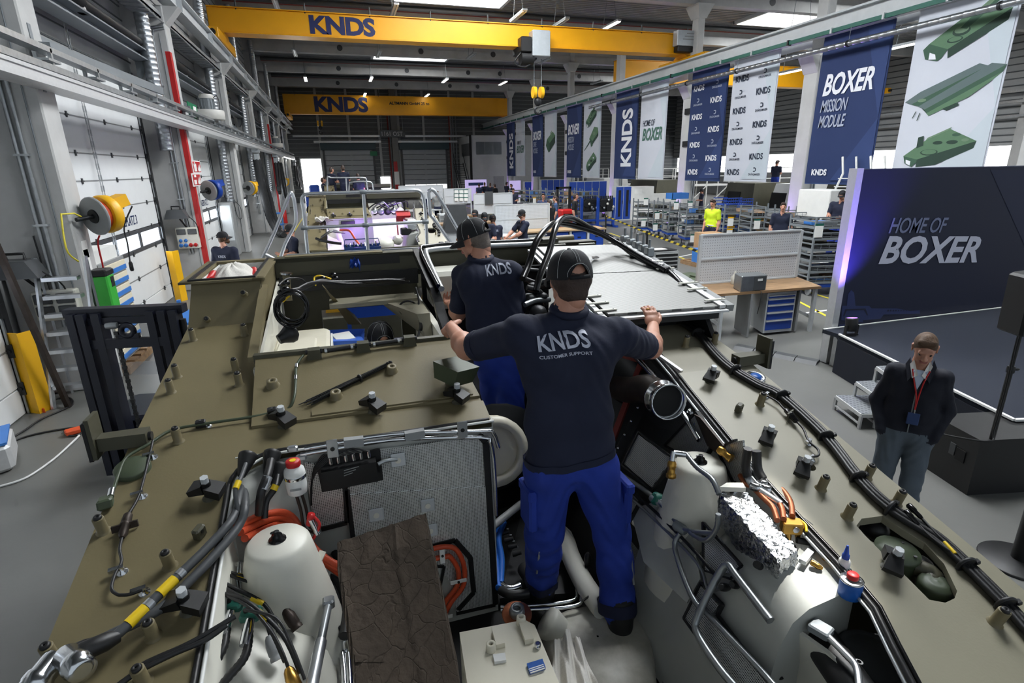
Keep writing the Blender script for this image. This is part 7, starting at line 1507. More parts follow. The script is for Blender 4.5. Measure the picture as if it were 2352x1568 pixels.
MB().hexa([A_,B_,B_+vd*D1,A_+vd*D1]+[p+Vector((0,0,hb)) for p in(A_,B_,B_+vd*D1,A_+vd*D1)]).build('cabinet','black',sb);MB().obox(A_.lerp(B_,.55)+Vector((0,0,.36))-vd*.002,ud*.03,vd*.006,(0,0,.06)).build('socket_plate','grey_dark',sb);MB().obox(A_.lerp(B_,.72)+Vector((0,0,.34))-vd*.002,ud*.05,vd*.006,(0,0,.06)).build('carry_grip','shadowblack',sb)
pb=AZ(2278,1008,hb);sp2=thing('pole_speaker','tall black speaker pole rising from the subwoofer at the right edge','loudspeaker',pb)
MB().cyl(pb,pb+Vector((0,0,.7)),.022).cyl(pb+Vector((0,0,.68)),pb+Vector((0,0,1.5)),.017).build('pole','black',sp2);MB().lathe(pb+Vector((0,0,.66)),(0,0,1),[(.03,0),(.032,.04),(.028,.06)],12).build('clamp','black',sp2);MB().ell(pb+Vector((.05,-.02,.69)),(.03,.012,.012)).build('clamp_knob','black',sp2)
MB().obox(pb+Vector((.03,.0,1.3)),(.13,-.05,.02),(.05,.13,0),(-.01,0,.26),0,.02).build('speaker_cabinet','black',sp2);MB().tube([pb+Vector((-.02,.0,1.1)),pb+Vector((-.06,-.02,.9)),pb+Vector((-.05,-.03,.5)),pb+Vector((-.04,-.02,.1)),pb+Vector((-.1,-.05,.02)),pb+Vector((-.3,.1,.02)),pb+Vector((-.4,.25,.02))],.008,6,smooth=4).build('speaker_cable','black',sp2)
rb_=FL(2335,1290);rs_=thing('stand_base','black round stand base with thick pole at the right edge','stand',rb_);MB().lathe(rb_,(0,0,1),[(.25,0),(.25,.012),(.24,.02),(.0,.03)],30).build('base_plate','black',rs_);MB().cyl(rb_+Vector((.04,0,.02)),rb_+Vector((.04,0,1.5)),.065,n=18).build('pole','black',rs_)
cr_=thing('cable_ramp','grey chequered cable ramp on the floor before the stage wall','cable ramp',FL(1800,820));a,b=FL(1690,797),FL(1880,835);d=(b-a).normalized();s_=Vector((-d.y,d.x,0))
for i in range(4):
    p,q=a.lerp(b,i/4+.005),a.lerp(b,(i+1)/4-.005);MB().prism([p-s_*.14,p-s_*.07+Vector((0,0,.05)),p+s_*.07+Vector((0,0,.05)),p+s_*.14],q-p).build('ramp_piece','grey_dark',cr_)
# ---------------------------------------------------------------- workbenches
pattern('pegholes',(206,210,214),(120,124,128),'dots','xz',126,1.55,.5,.1)
def drawers(p,wv,dv,h,n,par,front='blue',body='grey_light',hl=[]):
    """drawer unit with front edge p..p+wv, depth dv"""
    p,wv,dv=Vector(p),Vector(wv),Vector(dv);MB().hexa([p,p+wv,p+wv+dv,p+dv]+[q+Vector((0,0,h)) for q in(p,p+wv,p+wv+dv,p+dv)]).build('cabinet_body',body,par)
    hs=hl or[1]*n;tot=sum(hs);z=.04;nf=-dv.normalized()*.012
    for k in hs:
        hh=(h-.08)*k/tot;a=p+wv*.05+Vector((0,0,z+.015));f=MB().hexa([a+nf,a+nf+wv*.9,a+wv*.9,a]+[q+Vector((0,0,hh-.03)) for q in(a+nf,a+nf+wv*.9,a+wv*.9,a)]).build('drawer',front,par);MB().beam(a+nf*1.6+Vector((0,0,hh-.03)),a+nf*1.6+wv*.9+Vector((0,0,hh-.03)),.02,.02).build('drawer_handle','alu_matt',f);z+=hh
def pegboard(label,a,b,z0,z1,feet=True):
    a,b=Vector(a),Vector(b);a.z=b.z=0;r=thing('pegboard',label,'pegboard',(a+b)/2+Vector((0,0,z0)));d=(b-a);n_=Vector((d.y,-d.x,0)).normalized();n_=n_ if n_.y<0 else-n_
    for k in range(2):
        za,zb=z0+(z1-z0)*k/2,z0+(z1-z0)*(k+1)/2;q=[a+Vector((0,0,za+.01)),b+Vector((0,0,za+.01)),b+Vector((0,0,zb-.01)),a+Vector((0,0,zb-.01))];MB().prism(q,n_*-.02).build('hole_panel','pegholes',r)
    fr_=MB()
    for p in(a,b):fr_.beam(p+Vector((0,0,z0)),p+Vector((0,0,z1)),.06,.05,up=(0,1,0))
    for z in(z0,(z0+z1)/2,z1):fr_.beam(a+Vector((0,0,z)),b+Vector((0,0,z)),.03,.03)
    if z0>1:
        for p in(a,b):fr_.beam(p,p+Vector((0,0,z0)),.06,.05,up=(0,1,0))
    fr_.build('board_frame','grey_light',r);return r
zt=.88;F0,F1=AZ(1560,682,zt),AZ(1887,657,zt);B1_=AZ(1832,636,zt);dv=(B1_-F1);wb_=thing('workbench','wooden topped workbench with blue drawer unit right of the vehicle','workbench',(F0+F1)/2-Vector((0,0,zt)))
MB().hexa([p-Vector((0,0,.045)) for p in(F0,F1,F1+dv,F0+dv)]+[F0,F1,F1+dv,F0+dv]).build('worktop','wood_worn',wb_)
ux=(F1-F0).normalized();uy=dv.normalized()
for s in(.3,.97):
    for t in(.06,.94):p=F0.lerp(F1,s)+dv*t;MB().beam(p-Vector((0,0,.05)),Vector((p.x,p.y,0)),.06,.06,up=(0,1,0)).build('leg','grey_light',wb_)
    p=F0.lerp(F1,s);MB().beam(p+dv*.06-Vector((0,0,.6)),p+dv*.94-Vector((0,0,.6)),.04,.05).build('stretcher','grey_light',wb_)
p=F0.lerp(F1,.62)+uy*.06;p.z=0.05;drawers(p,ux*.62,uy*.6,.76,5,wb_,hl=[1.7,1.3,1.2,1,.6])
MB().obox(F0.lerp(F1,.5)+uy*.3-Vector((0,0,.45)),ux*.02,uy*.3,(0,0,.4)).build('side_panel','grey',wb_);MB().obox(F0.lerp(F1,.86)+uy*.35-Vector((0,0,.45)),ux*.02,uy*.3,(0,0,.4)).build('side_panel','grey',wb_)
_pb=F0.lerp(F1,.22)+dv*.93;pegboard('white perforated tool board on the near workbench',_pb,F1+dv*.96-ux*.08,zt+.02,AY(1642,538,_pb.y).z)
ov=AZ(1742,668,zt);mo=thing('test_device','grey metal test device on the worn workbench','device',ov);MB().obox(ov+Vector((-.05,.18,.14)),ux*.26,uy*.17,(0,0,.14),0,.01).build('housing','steel',mo);MB().obox(ov+Vector((-.05,.18,.14))-uy*.172+ux*.12,ux*.12,uy*.004,(0,0,.12)).build('front_panel','grey_dark',mo);MB().obox(ov+Vector((-.05,.18,.20))-uy*.178+ux*.12,ux*.05,uy*.002,(0,0,.02)).build('label','paper',mo)
dr=AZ(1722,664,zt);dt=thing('cordless_drill','blue cordless drill lying in front of the test device','drill',dr);MB().cyl(dr+Vector((-.16,.02,.05)),dr+Vector((.0,0,.06)),.035).build('drill_body','blue',dt);MB().obox(dr+Vector((.02,0,.07)),(.03,.01,.02),(0,.03,0),(0,0,.07),0,.01).build('drill_grip','blue',dt);MB().cyl(dr+Vector((-.2,.02,.05)),dr+Vector((-.16,.02,.05)),.02).build('drill_chuck','black',dt);MB().tube([dr+Vector((.04,-.02,.02)),dr+Vector((.1,-.1,.01)),dr+Vector((.08,-.22,-.06)),dr+Vector((.0,-.26,-.4))],.007,6,smooth=4).build('power_lead','black',dt)
bo=AZ(1686,652,zt);bt_=thing('squeeze_bottle','beige squeeze bottle on the workbench left of the device','bottle',bo);MB().lathe(bo,(0,0,1),[(.06,0),(.065,.02),(.065,.13),(.03,.18),(.02,.2)],16).build('bottle_body','offwhite',bt_);MB().lathe(bo+Vector((0,0,.2)),(0,0,1),[(.022,0),(.022,.02),(.006,.06)],12).build('spout','offwhite',bt_)
gp=thing('green_plates','olive green steel plates stacked beside the bench behind the radiator','steel parts',AZ(1600,640,.8))
for a,b,h in(((1560,645),(1632,638),.03),((1600,640),(1640,632),.10),((1545,640),(1600,630),.06)):p,q=AZ(*a,.85),AZ(*b,.85);MB().beam(p,q,.35,h).build('plate','olive_green',gp)
MB().box((AZ(1590,640,.8).x-.5,AZ(1590,640,.8).y-.2,0),(AZ(1590,640,.8).x+.5,AZ(1590,640,.8).y+.3,.8)).build('trestle','olive_dark',gp)
# blue cabinet bench with maple top
z2=.95;G0,G1=AZ(1173,524,z2),AZ(1372,519,z2);d2v=Vector((0,1.0,0));b2_=thing('cabinet_bench','long blue cabinet bench with maple top behind the vehicle','workbench',(G0+G1)/2-Vector((0,0,z2)))
G0=Vector((G0.x,G1.y,z2));MB().box((G0.x,G0.y-.75,z2-.05),(G1.x,G0.y+.2,z2)).build('worktop','wood',b2_)
wd=(G1.x-G0.x-1.1)
for i in range(3):
    x0=G0.x+1.1+wd*i/3;MB().box((x0+.06,G0.y-.65,.08),(x0+wd/3-.06,G0.y+.15,z2-.06)).build('cabinet_body','blue',b2_);dd=MB().cbox((x0+.08,G0.y-.68,.12),(x0+wd/3-.08,G0.y-.65,z2-.1),.008).build('cabinet_door','blue',b2_);MB().box((x0+wd/6-.06,G0.y-.70,z2-.3),(x0+wd/6+.06,G0.y-.68,z2-.26)).build('door_handle','black',dd);MB().box((x0-.03,G0.y-.69,0),(x0+.05,G0.y-.6,z2-.05)).build('leg','grey_light',b2_)
pa,pb2=AY(1140,527,G0.y+.1),AY(1263,525,G0.y+.1);pegboard('large white perforated board behind the worker group',(pa.x,G0.y+.22,0),(pb2.x,G0.y+.22,0),.8,AY(1140,471,G0.y+.2).z)
db=thing('drawer_bench','white topped drawer bench left of the blue cabinets','drawer bench',(pa.x+.8,G0.y-.3,0));MB().box((pa.x,G0.y-.7,.80),(G0.x+.9,G0.y+.1,.84)).build('worktop','grey_light',db);drawers((pa.x+.05,G0.y-.65,0),(G0.x+.8-pa.x,0,0),(0,.7,0),.8,4,db)
def board_at(label,px0,px1,pyt,pyb,y,z0=.9):
    a,b=AY(px0,pyb,y),AY(px1,pyb,y);t=AY(px0,pyt,y);return pegboard(label,(a.x,y,0),(b.x,y,0),max(z0,b.z),t.z)
board_at('white perforated board with a picture, in the second bench row',1090,1176,445,488,24.0);board_at('white notice board with green strips in the third bench row',1022,1082,434,466,27.5);board_at('pale board wall in the farthest bench row',918,1018,427,455,33)
p=AY(1123,455,23.95);tag(MB().box((p.x-.18,23.93,p.z-.28),(p.x+.18,23.95,p.z+.28)).build('wall_picture','grey_dark'),'small dark picture on the white board','picture')
for i in range(3):
    for j in range(3):p=AY(1048+i*11,440+j*9,27.45);tag(MB().box((p.x-.09,27.42,p.z-.07),(p.x+.09,27.44,p.z+.07)).build('notice_sheet','paper'),['left','middle','right'][i]+' notice sheet in the '+['top','centre','bottom'][j]+' row of the notice board','paper','sheets on the notice board')
for j in range(3):p=AY(1059,436+j*9,27.45);tag(MB().box((p.x-.36,27.43,p.z-.02),(p.x+.36,27.45,p.z+.02)).build('notice_strip','teal'),['top','middle','bottom'][j]+' green magnetic strip across the notice board','strip','strips on the notice board')
for i,(x0,x1,y0,y1,yy,lab) in enumerate(((1000,1175,487,494,23.2,'grey topped assembly bench in the second row'),(1000,1085,463,467,26.8,'grey topped assembly bench in the third row'),(920,1010,455,458,32,'pale assembly bench in the farthest row'))):
    a,b=AY(x0,y0,yy),AY(x1,y0,yy);r=thing('assembly_bench',lab,'workbench',((a.x+b.x)/2,yy,0));MB().box((a.x,yy-.4,.84),(b.x,yy+.5,.9)).build('worktop','wood_worn' if i<2 else 'grey_light',r)
    for x in(a.x+.1,b.x-.1):MB().box((x-.04,yy-.35,0),(x+.04,yy+.4,.84)).build('leg','grey_light',r)
    drawers(((a.x+b.x)/2,yy-.38,.1),(.7,0,0),(0,.6,0),.72,4,r)
for i in range(3):
    p=FL(1012+i*17,545+i*4);r=thing('drawer_cabinet',['leftmost grey drawer cabinet in the row right of the second vehicle','middle grey drawer cabinet in the row right of the second vehicle','rightmost blue sided drawer cabinet in the row right of the second vehicle'][i],'cabinet',p,'drawer cabinets in a row');drawers(p,(.65,0,0),(0,.7,0),1.05,5,r,front='grey' if i<2 else 'blue',body='grey_light')
p=FL(1010,520);mn=thing('grey_cover','dark grey covered machine in front of the second bench row','machine',p);a=AY(1018,495,21);b=AY(1058,470,21);MB().hexa([(a.x,21,.75),(b.x+.3,21,.75),(b.x+.3,21.5,.75),(a.x,21.5,.75),(a.x+.25,21,b.z),(b.x+.2,21,b.z),(b.x+.2,21.5,b.z),(a.x+.25,21.5,b.z)]).build('cover','grey_dark',mn);MB().box((a.x+.1,21.1,0),(b.x+.2,21.4,.75)).build('stand','grey_light',mn)
# ---------------------------------------------------------------- wire trolleys, lockers, engine stands, forklift
pattern('wire',(132,136,138),(66,68,70),'grid','xz',90,.75,.45,.6);PARTS=['offwhite','cardboard','grey_dark','black','blue_light','olive_dark','steel']
def trolley(label,p,wdt,dep,lev,ang,cards,h=1.6,base=.35,group='wire trolleys with parts'):
    r=thing('wire_trolley',label,'trolley',p,group);c,s=math.cos(ang),math.sin(ang);ux_,uy_=Vector((c,s,0)),Vector((-s,c,0));T=lambda x,y,z:Vector(p)+ux_*x+uy_*y+Vector((0,0,z))
    MB().obox(T(wdt/2,dep/2,base-.05),ux_*wdt/2,uy_*dep/2,(0,0,.05)).build('base_frame','blue',r)
    wm=MB()
    for x in(.1,wdt-.1):
        for y in(.08,dep-.08):wl_=MB().cyl(T(x,y,.1)-ux_*.02,T(x,y,.1)+ux_*.02,.1,n=14);wl_.box(T(x,y,.2)-Vector((.03,.03,0)),T(x,y,base-.08)+Vector((.03,.03,0)));wl_.build('caster','grey',r)
    for k in range(lev):
        z0=base+(h-base)*k/lev;hh=(h-base)/lev;q=[T(0,0,0),T(wdt,0,0),T(wdt,dep,0),T(0,dep,0)]
        b=MB()
        for i in range(4):
            b.beam(q[i]+Vector((0,0,z0+.02)),q[(i+1)%4]+Vector((0,0,z0+.02)),.035,.05);b.beam(q[i]+Vector((0,0,z0+hh*.62)),q[(i+1)%4]+Vector((0,0,z0+hh*.62)),.03,.03);b.beam(q[i]+Vector((0,0,z0)),q[i]+Vector((0,0,z0+hh)),.04,.04,up=(0,1,0))
        for i in range(1,7):b.beam(T(wdt*i/7,0,z0),T(wdt*i/7,0,z0+hh*.62),.008,.008,up=(0,1,0));
        for i in range(1,4):b.beam(T(0,0,z0+hh*.62*i/4),T(wdt,0,z0+hh*.62*i/4),.008,.008)
        b.build('basket','steel_grey',r);MB().obox(T(wdt/2,dep/2,z0+.05),ux_*wdt*.48,uy_*dep*.48,(0,0,.012)).build('basket_floor','grey_dark',r)
        for j in range(4):sx,sy,sz=RNG.uniform(.08,.2)*wdt,RNG.uniform(.1,.3)*dep,RNG.uniform(.12,.42)*hh;MB().obox(T(RNG.uniform(.2,.8)*wdt,RNG.uniform(.25,.7)*dep,z0+.06+sz/2),ux_*sx,uy_*sy,(0,0,sz/2),0,.01).build('stored_part',PARTS[int(RNG.integers(0,7))],r)
    for k,x,z in cards:
        b0=T(x*wdt,-.03,z);MB().obox(b0,ux_*.10,uy_*.004,(0,0,.15)).build('job_card','paper',r);MB().obox(b0+Vector((0,0,.14)),ux_*.102,uy_*.006,(0,0,.025)).build('card_strip','teal' if k==0 else 'yellow',r)
    return r
TL=[((1462,540),1.15,3,'first wire trolley from the blue lockers',[(0,.3,1.5),(0,.25,.55)]),((1498,545),1.05,3,'second wire trolley from the blue lockers',[(0,.15,.95),(0,.45,.95),(0,.75,.95),(0,.1,.45),(0,.5,.42),(0,.8,.42),(0,.8,1.5)]),((1533,553),1.05,3,'wire trolley under the open blue crate',[(0,.25,1.45),(0,.8,1.45),(0,.6,.95),(0,.45,.5),(0,.8,.5)]),((1572,565),1.2,3,'wire trolley with white hoses left of the man in the vest',[(0,.25,.3),(0,.5,.28),(0,.75,.26)]),
      ((1655,585),1.5,4,'wire trolley with yellow job cards right of the man in the vest',[(1,.15,1.15),(1,.15,.75)]),((1716,600),1.15,4,'wire trolley behind the near pegboard',[(0,.15,1.2),(0,.8,1.1)]),((1775,610),1.0,4,'wire trolley with blue notice behind the near pegboard',[(0,.3,1.3)])]
for(px,py),wd_,lv,lab,cards in TL:trolley(lab,FL(px,py),wd_,.9,lv,-.28,cards,1.62 if lv==3 else 1.75)
trolley('tall stack of wire baskets beside the stage wall',FL(1850,680),1.45,1.0,6,-.2,[(0,.05,1.55),(0,.9,1.6)],1.85,.3)
p=AY(1557,455,FL(1533,553).y+.3);bc_=thing('blue_crate','light blue plastic crate on top of a wire trolley','crate',p);MB().box(p+Vector((-.4,-.2,-.02)),p+Vector((.4,.3,0))).box(p+Vector((-.4,-.2,0)),p+Vector((-.38,.3,.22))).box(p+Vector((.38,-.2,0)),p+Vector((.4,.3,.22))).box(p+Vector((-.4,-.2,0)),p+Vector((.4,-.18,.22))).box(p+Vector((-.4,.28,0)),p+Vector((.4,.3,.22))).build('crate_shell','blue_light',bc_)
for i,(a,b) in enumerate((((1662,470),(1696,455)),((1698,470),(1730,456)))):
    p,q=AY(*a,17.5),AY(*b,17.5);r=thing('blue_basket',['left blue wire basket on the container row','right blue wire basket on the container row'][i],'basket',p);b_=MB()
    for z in(p.z,(p.z+q.z)/2,q.z):b_.beam((p.x,17.5,z),(q.x,17.5,z),.03,.03);b_.beam((p.x,18.1,z),(q.x,18.1,z),.03,.03)
    for k in range(7):x=p.x+(q.x-p.x)*k/6;b_.beam((x,17.5,p.z),(x,17.5,q.z),.015,.015,up=(0,1,0))
    for x in(p.x,q.x):b_.beam((x,17.5,0),(x,17.5,p.z),.04,.04,up=(0,1,0));b_.beam((x,18.1,0),(x,18.1,p.z),.04,.04,up=(0,1,0))
    b_.build('basket_wire','blue',r);MB().box((p.x,17.5,p.z-.02),(q.x,18.1,p.z)).build('basket_floor','blue',r)
def locker(label,p,w_,h_,n_,glass=False,group='blue lockers'):
    r=thing('locker',label,'locker',p,group);MB().box(p,p+Vector((w_,.5,h_))).build('locker_body','grey_light',r)
    for i in range(n_):
        a=p+Vector((w_*i/n_+.02,-.02,.08));d=MB().cbox(a,a+Vector((w_/n_-.04,.02,h_-.12)),.006).build('locker_door','blue',r)
        if glass:MB().box(a+Vector((w_/n_*.3,-.006,.15)),a+Vector((w_/n_*.62,0,h_-.3))).build('door_window','shadowblack',d)
        MB().box(a+Vector((w_/n_-.1,-.02,h_*.45)),a+Vector((w_/n_-.07,0,h_*.55))).build('door_handle','black',d)
locker('tall blue locker pair with dark windows beside the column',FL(1412,507),1.0,1.95,2,True);locker('row of blue cabinet doors behind the engine stands',Vector((FL(1320,490).x,37,0)),2.9,2.1,5);locker('small blue locker near the violet column',Vector((AY(1205,430,48).x,48,0)),1.4,1.9,2);locker('far blue storage bin cabinet',Vector((AY(1243,430,45).x,45,0)),2.2,2.1,4)
wm_=thing('white_machine','white machine housing right of the blue lockers','machine',FL(1455,505));a=FL(1447,505);MB().box(a,a+Vector((1.5,.8,1.9))).box(a+Vector((1.5,0,0)),a+Vector((4.2,.8,1.45))).build('housing','white',wm_);MB().box(a+Vector((.2,-.01,1.5)),a+Vector((.7,0,1.75))).build('sign_plate','paper',wm_)
for i,px in enumerate((1335,1372)):
    p=FL(px,522);r=thing('engine_stand',['left blue engine stand with a dark engine','right blue engine stand with a dark engine'][i],'engine stand',p);f=MB()
    for x in(0,.9):f.box(p+Vector((x-.06,-.06,0)),p+Vector((x+.06,.06,1.5)));f.box(p+Vector((x-.06,-.5,0)),p+Vector((x+.06,.7,.1)))
    f.box(p+Vector((0,-.05,.3)),p+Vector((.9,.05,.4)));f.build('stand_frame','blue',r);e=MB();e.cbox(p+Vector((.1,-.1,.8)),p+Vector((.85,.6,1.45)),.05);e.cyl(p+Vector((.2,-.12,1.2)),p+Vector((.2,-.2,1.2)),.16);e.cyl(p+Vector((.6,-.12,1.0)),p+Vector((.6,-.2,1.0)),.2)
    for k in range(8):e.cyl(p+Vector((.1+.1*k,0,1.45)),p+Vector((.1+.1*k,.0,1.6)),.035)
    e.build('engine','darkmetal',r)
    for k in range(5):MB().ell(p+Vector((RNG.uniform(.1,.8),-.18,RNG.uniform(.9,1.4))),(.07,.05,.07),10,6).build('engine_part',['steel','offwhite','chrome'][k%3],r)
p=FL(1290,528);fk=thing('pallet_truck','red electric stacker truck with black mast','forklift',p);MB().cbox(p+Vector((0,0,.1)),p+Vector((.75,.7,1.0)),.06).build('truck_body','red',fk);MB().cbox(p+Vector((.1,-.02,.4)),p+Vector((.65,.0,.8)),.02).build('truck_panel','black',fk);MB().tube([p+Vector((.65,.05,1.0)),p+Vector((.8,0,1.3)),p+Vector((.75,0,1.5))],.05,8).build('tiller','red',fk)
m=MB();
for x in(.05,.75):m.box(p+Vector((x-.05,.7,0)),p+Vector((x+.05,.85,2.1)))
m.box(p+Vector((0,.7,2.0)),p+Vector((.8,.85,2.1)));m.build('mast','black',fk)
for x in(.15,.6):MB().box(p+Vector((x-.08,.8,.05)),p+Vector((x+.08,2.0,.12))).build('fork','black',fk);MB().cyl(p+Vector((x,.2,.1)),p+Vector((x+.06,.2,.1)),.1).build('wheel','black',fk)
# barrier tape with posts, tool chest, cardboard box on pallet
pattern('hazard',(226,200,40),(24,24,24),'diag','xz',34,0,.5)
for i,(px,py,lab) in enumerate(((1390,546,'black barrier post beside the engine stands'),(1483,602,'black barrier post in front of the tool chest'),(1640,640,'barrier post hidden by the tool board'))):
    if i==2:continue
    p=FL(px,py);r=thing('barrier_post',lab,'post',p);MB().cyl(p+Vector((0,0,.02)),p+Vector((0,0,1.0)),.035).build('post','black',r);MB().lathe(p,(0,0,1),[(.17,0),(.17,.02),(.04,.04)],20).build('base','black',r);MB().cyl(p+Vector((0,0,.9)),p+Vector((0,0,1.02)),.045).build('tape_head','black',r)
P1,P2=FL(1390,546)+Vector((0,0,.93)),FL(1483,602)+Vector((0,0,.93));P3=AY(1634,592,F0.y+1.6);tp=tag(MB().prism([P1,P2,P2+Vector((0,0,.06)),P1+Vector((0,0,.06))],(0,.004,0)).prism([P2,P3,P3+Vector((0,0,.06)),P2+Vector((0,0,.06))],(0,.004,0)).build('barrier_tape','hazard'),'black and yellow striped barrier tape stretched across the aisle','tape')
p=FL(1500,640);tc_=thing('tool_chest','dark tool chest with open top behind the radiator','tool chest',p);drawers(p,(.75,-.05,0),(0,.6,0),.75,6,tc_,front='black',body='grey');MB().box(p+Vector((.02,.02,.75)),p+Vector((.73,.58,.78))).build('chest_mat','black',tc_);MB().box(p+Vector((.1,.15,.78)),p+Vector((.5,.45,.79))).build('paper','paper',tc_)
M('purple',(104,44,128),.7,0,.1);MB().box(p+Vector((.76,.1,.25)),p+Vector((.78,.3,.7))).build('hanging_rag','purple',tc_)
p=FL(1620,612);pp_=thing('euro_pallet','wooden pallet under the cardboard box','pallet',p)
for k in range(4):MB().box(p+Vector((-.35,.25*k-.05,.1)),p+Vector((.8,.25*k+.1,.13))).build('board','wood_worn',pp_)
for k in range(3):MB().box(p+Vector((-.35+.5*k,-.05,0)),p+Vector((-.22+.5*k,.85,.1))).build('bearer','wood_worn',pp_)
cb_=thing('cardboard_box','tall brown cardboard box beside the tool board','box',p+Vector((.3,.2,.13)));MB().box(p+Vector((0,0,.13)),p+Vector((.7,.7,1.0))).build('carton','cardboard',cb_);MB().box(p+Vector((.33,-.003,.13)),p+Vector((.37,0,1.0))).build('carton_tape','wood',cb_)
q=p+Vector((-.28,.0,.13));bcr=thing('blue_tote','small blue tote on the pallet left of the cardboard box','tote',q);MB().box(q,q+Vector((.26,.35,.42))).build('tote_shell','blue_light',bcr);MB().box(q+Vector((-.01,-.01,.38)),q+Vector((.27,.36,.43))).build('tote_rim','blue_light',bcr)
# ---------------------------------------------------------------- right aisle and far end
def scaffold(label,x,y,wdt,h,z1):
    r=thing('white_platform',label,'platform',(x,y,0),'white work platforms');MB().box((x,y,h-.12),(x+wdt,y+1.2,h)).build('deck','white',r)
    for i in range(4):
        xx=x+wdt*i/3;b=MB().beam((xx,y,0),(xx,y,h+1.1),.07,.07,up=(0,1,0));b.beam((xx,y+1.2,0),(xx,y+1.2,h+1.1),.07,.07,up=(0,1,0));b.build('post','white',r)
        if i<3:MB().beam((xx,y,.1),(x+wdt*(i+1)/3,y,h-.1),.05,.05).build('brace','white',r)
    for z in(h+.55,h+1.1):MB().beam((x,y,z),(x+wdt,y,z),.05,.05).build('rail','white',r)
for i,(px,w_,lab) in enumerate(((1420,5,'white work platform behind the locker column'),(1500,5.5,'white work platform behind the white banner'),(1690,6,'white work platform behind the patterned banners'),(1300,4,'far white work platform behind the small banners'))):
    q=AX(px,440,21.5);scaffold(lab,21.5,q.y-1,w_,1.75,0)
for i,(px,py,sx,lab) in enumerate(((1690,440,2.3,'dark module hull standing under the patterned white banner'),(1470,438,3.6,'dark module hull right of the white machine'),(1800,445,2.0,'white painted hull section at the right columns'),(1360,432,3.5,'white hull section behind the small banners'),(1930,440,2.2,'olive hull section behind the ladder frame'))):
    q=AX(px,py,18.4+.3*i);r=thing('module_hull',lab,'vehicle hull',(q.x,q.y,0));mt=['olive_dark','olive_dark','white','white','olive_dark'][i];y0,y1=q.y-sx/2,q.y+sx/2;x0=q.x
    MB().hexa([(x0,y0,.7),(x0+2.4,y0,.7),(x0+2.4,y1,.7),(x0,y1,.7),(x0+.25,y0+.2,2.2),(x0+2.2,y0+.2,2.2),(x0+2.2,y1-.2,2.2),(x0+.25,y1-.2,2.2)]).build('hull_shell',mt,r);MB().hexa([(x0+.03,y0+1.0,1.1),(x0+.1,y0+1.0,1.1),(x0+.1,y0+1.9,1.1),(x0+.03,y0+1.9,1.1),(x0+.15,y0+1.0,1.8),(x0+.2,y0+1.0,1.8),(x0+.2,y0+1.9,1.8),(x0+.15,y0+1.9,1.8)]).build('hatch_opening','shadowblack',r)
    for yy in(y0+.4,y1-.4):MB().box((x0+.3,yy-.1,0),(x0+2.1,yy+.1,.7)).build('support','yellow',r)
ld=thing('ladder_frame','white tubular ladder frame left of the stage wall','ladder',AX(1905,470,15));l0=AX(1880,500,15.2);b=MB()
for dx in(0,.55):
    for k in range(2):MB().tube([l0+Vector((dx,-1.1*k,-.3)),l0+Vector((dx+.2,-.5-1.0*k,1.4)),l0+Vector((dx+.3,-.3-1.0*k,1.9))],.035,8).build('stringer','white',ld)
for k in range(6):MB().beam(l0+Vector((.03*k,-.08*k,.0+.25*k)),l0+Vector((.03*k+.55,-.08*k-1.1,.0+.25*k)),.06,.03).build('rung','white',ld)
MB().beam(l0+Vector((0,0,-.3)),Vector((l0.x,l0.y,0)),.06,.06,up=(0,1,0)).build('support','white',ld)
wbx=AX(1878,470,14);tag(MB().cbox(wbx+Vector((-.3,-.7,-.35)),wbx+Vector((.5,.5,.45)),.02).build('white_box','white'),'plain pale box on the container row left of the stage wall','box')
of=thing('office_box','grey two storey office cabin at the far right corner','office',(15.5,58,0));MB().box((13.3,56.5,0),(20,61.9,6.2)).build('cabin','cladding',of)
for a,b in((13.85,14.7),(14.75,15.6),(15.65,16.5)):MB().box((a,56.46,4.4),(b,56.5,5.6)).build('window_pane','glass',of)
MB().box((13.2,56.4,0),(13.4,56.6,6.25)).build('corner_post','shadowblack',of);MB().box((13.26,57,4.3),(13.3,60.5,5.5)).build('window_pane','grey_dark',of);MB().box((15.6,56.45,0),(16.7,56.5,2.3)).build('cabin_door','grey',of)
sr=thing('steel_stairs','dark steel staircase beside the office cabin','stairs',(12.4,58,0))
for k in range(16):MB().box((11.9+.02*k,55.0+.3*k,.2+.22*k),(12.9+.02*k,55.3+.3*k,.24+.22*k)).build('step','darkmetal',sr)
for x in(11.9,12.9):MB().beam((x,55,.1),(x+.3,59.8,3.6),.06,.2).build('stringer','darkmetal',sr);MB().beam((x,55,1.1),(x+.3,59.8,4.6),.05,.05).build('handrail','darkmetal',sr)
M('screen_violet',(190,176,226),.5,0,.1,1,emit=.5);
for i,(a,b,t,bt) in enumerate(((1068,1118,413,436),(1170,1196,415,434))):
    p,q=AY(a,t,50),AY(b,bt,50);r=thing('info_screen',['white information wall with blue stripe in front of the office','violet glowing screen next to the violet column'][i],'screen',((p.x+q.x)/2,50,0));MB().box((p.x,50,.3),(q.x,50.1,p.z)).build('panel','screen_violet',r);MB().box((p.x,50,0),(p.x+.1,50.3,.3)).box((q.x-.1,50,0),(q.x,50.3,.3)).build('foot','grey',r)
    if i==0:MB().box((p.x+.3,49.98,p.z-.5),(q.x-.3,49.99,p.z-.25)).build('stripe','navy_mid',r)
for k in range(5):trolley(['first','second','third','fourth','fifth'][k]+' unit from the left in the far grey shelf row',Vector((AY(1180+k*24,450,33).x-.2*k*0,33-k*1.0,0)),1.0,.8,4,0,[(k%2,.3,1.2),(k%2,.7,.8)],1.9,.2,'far shelf row')
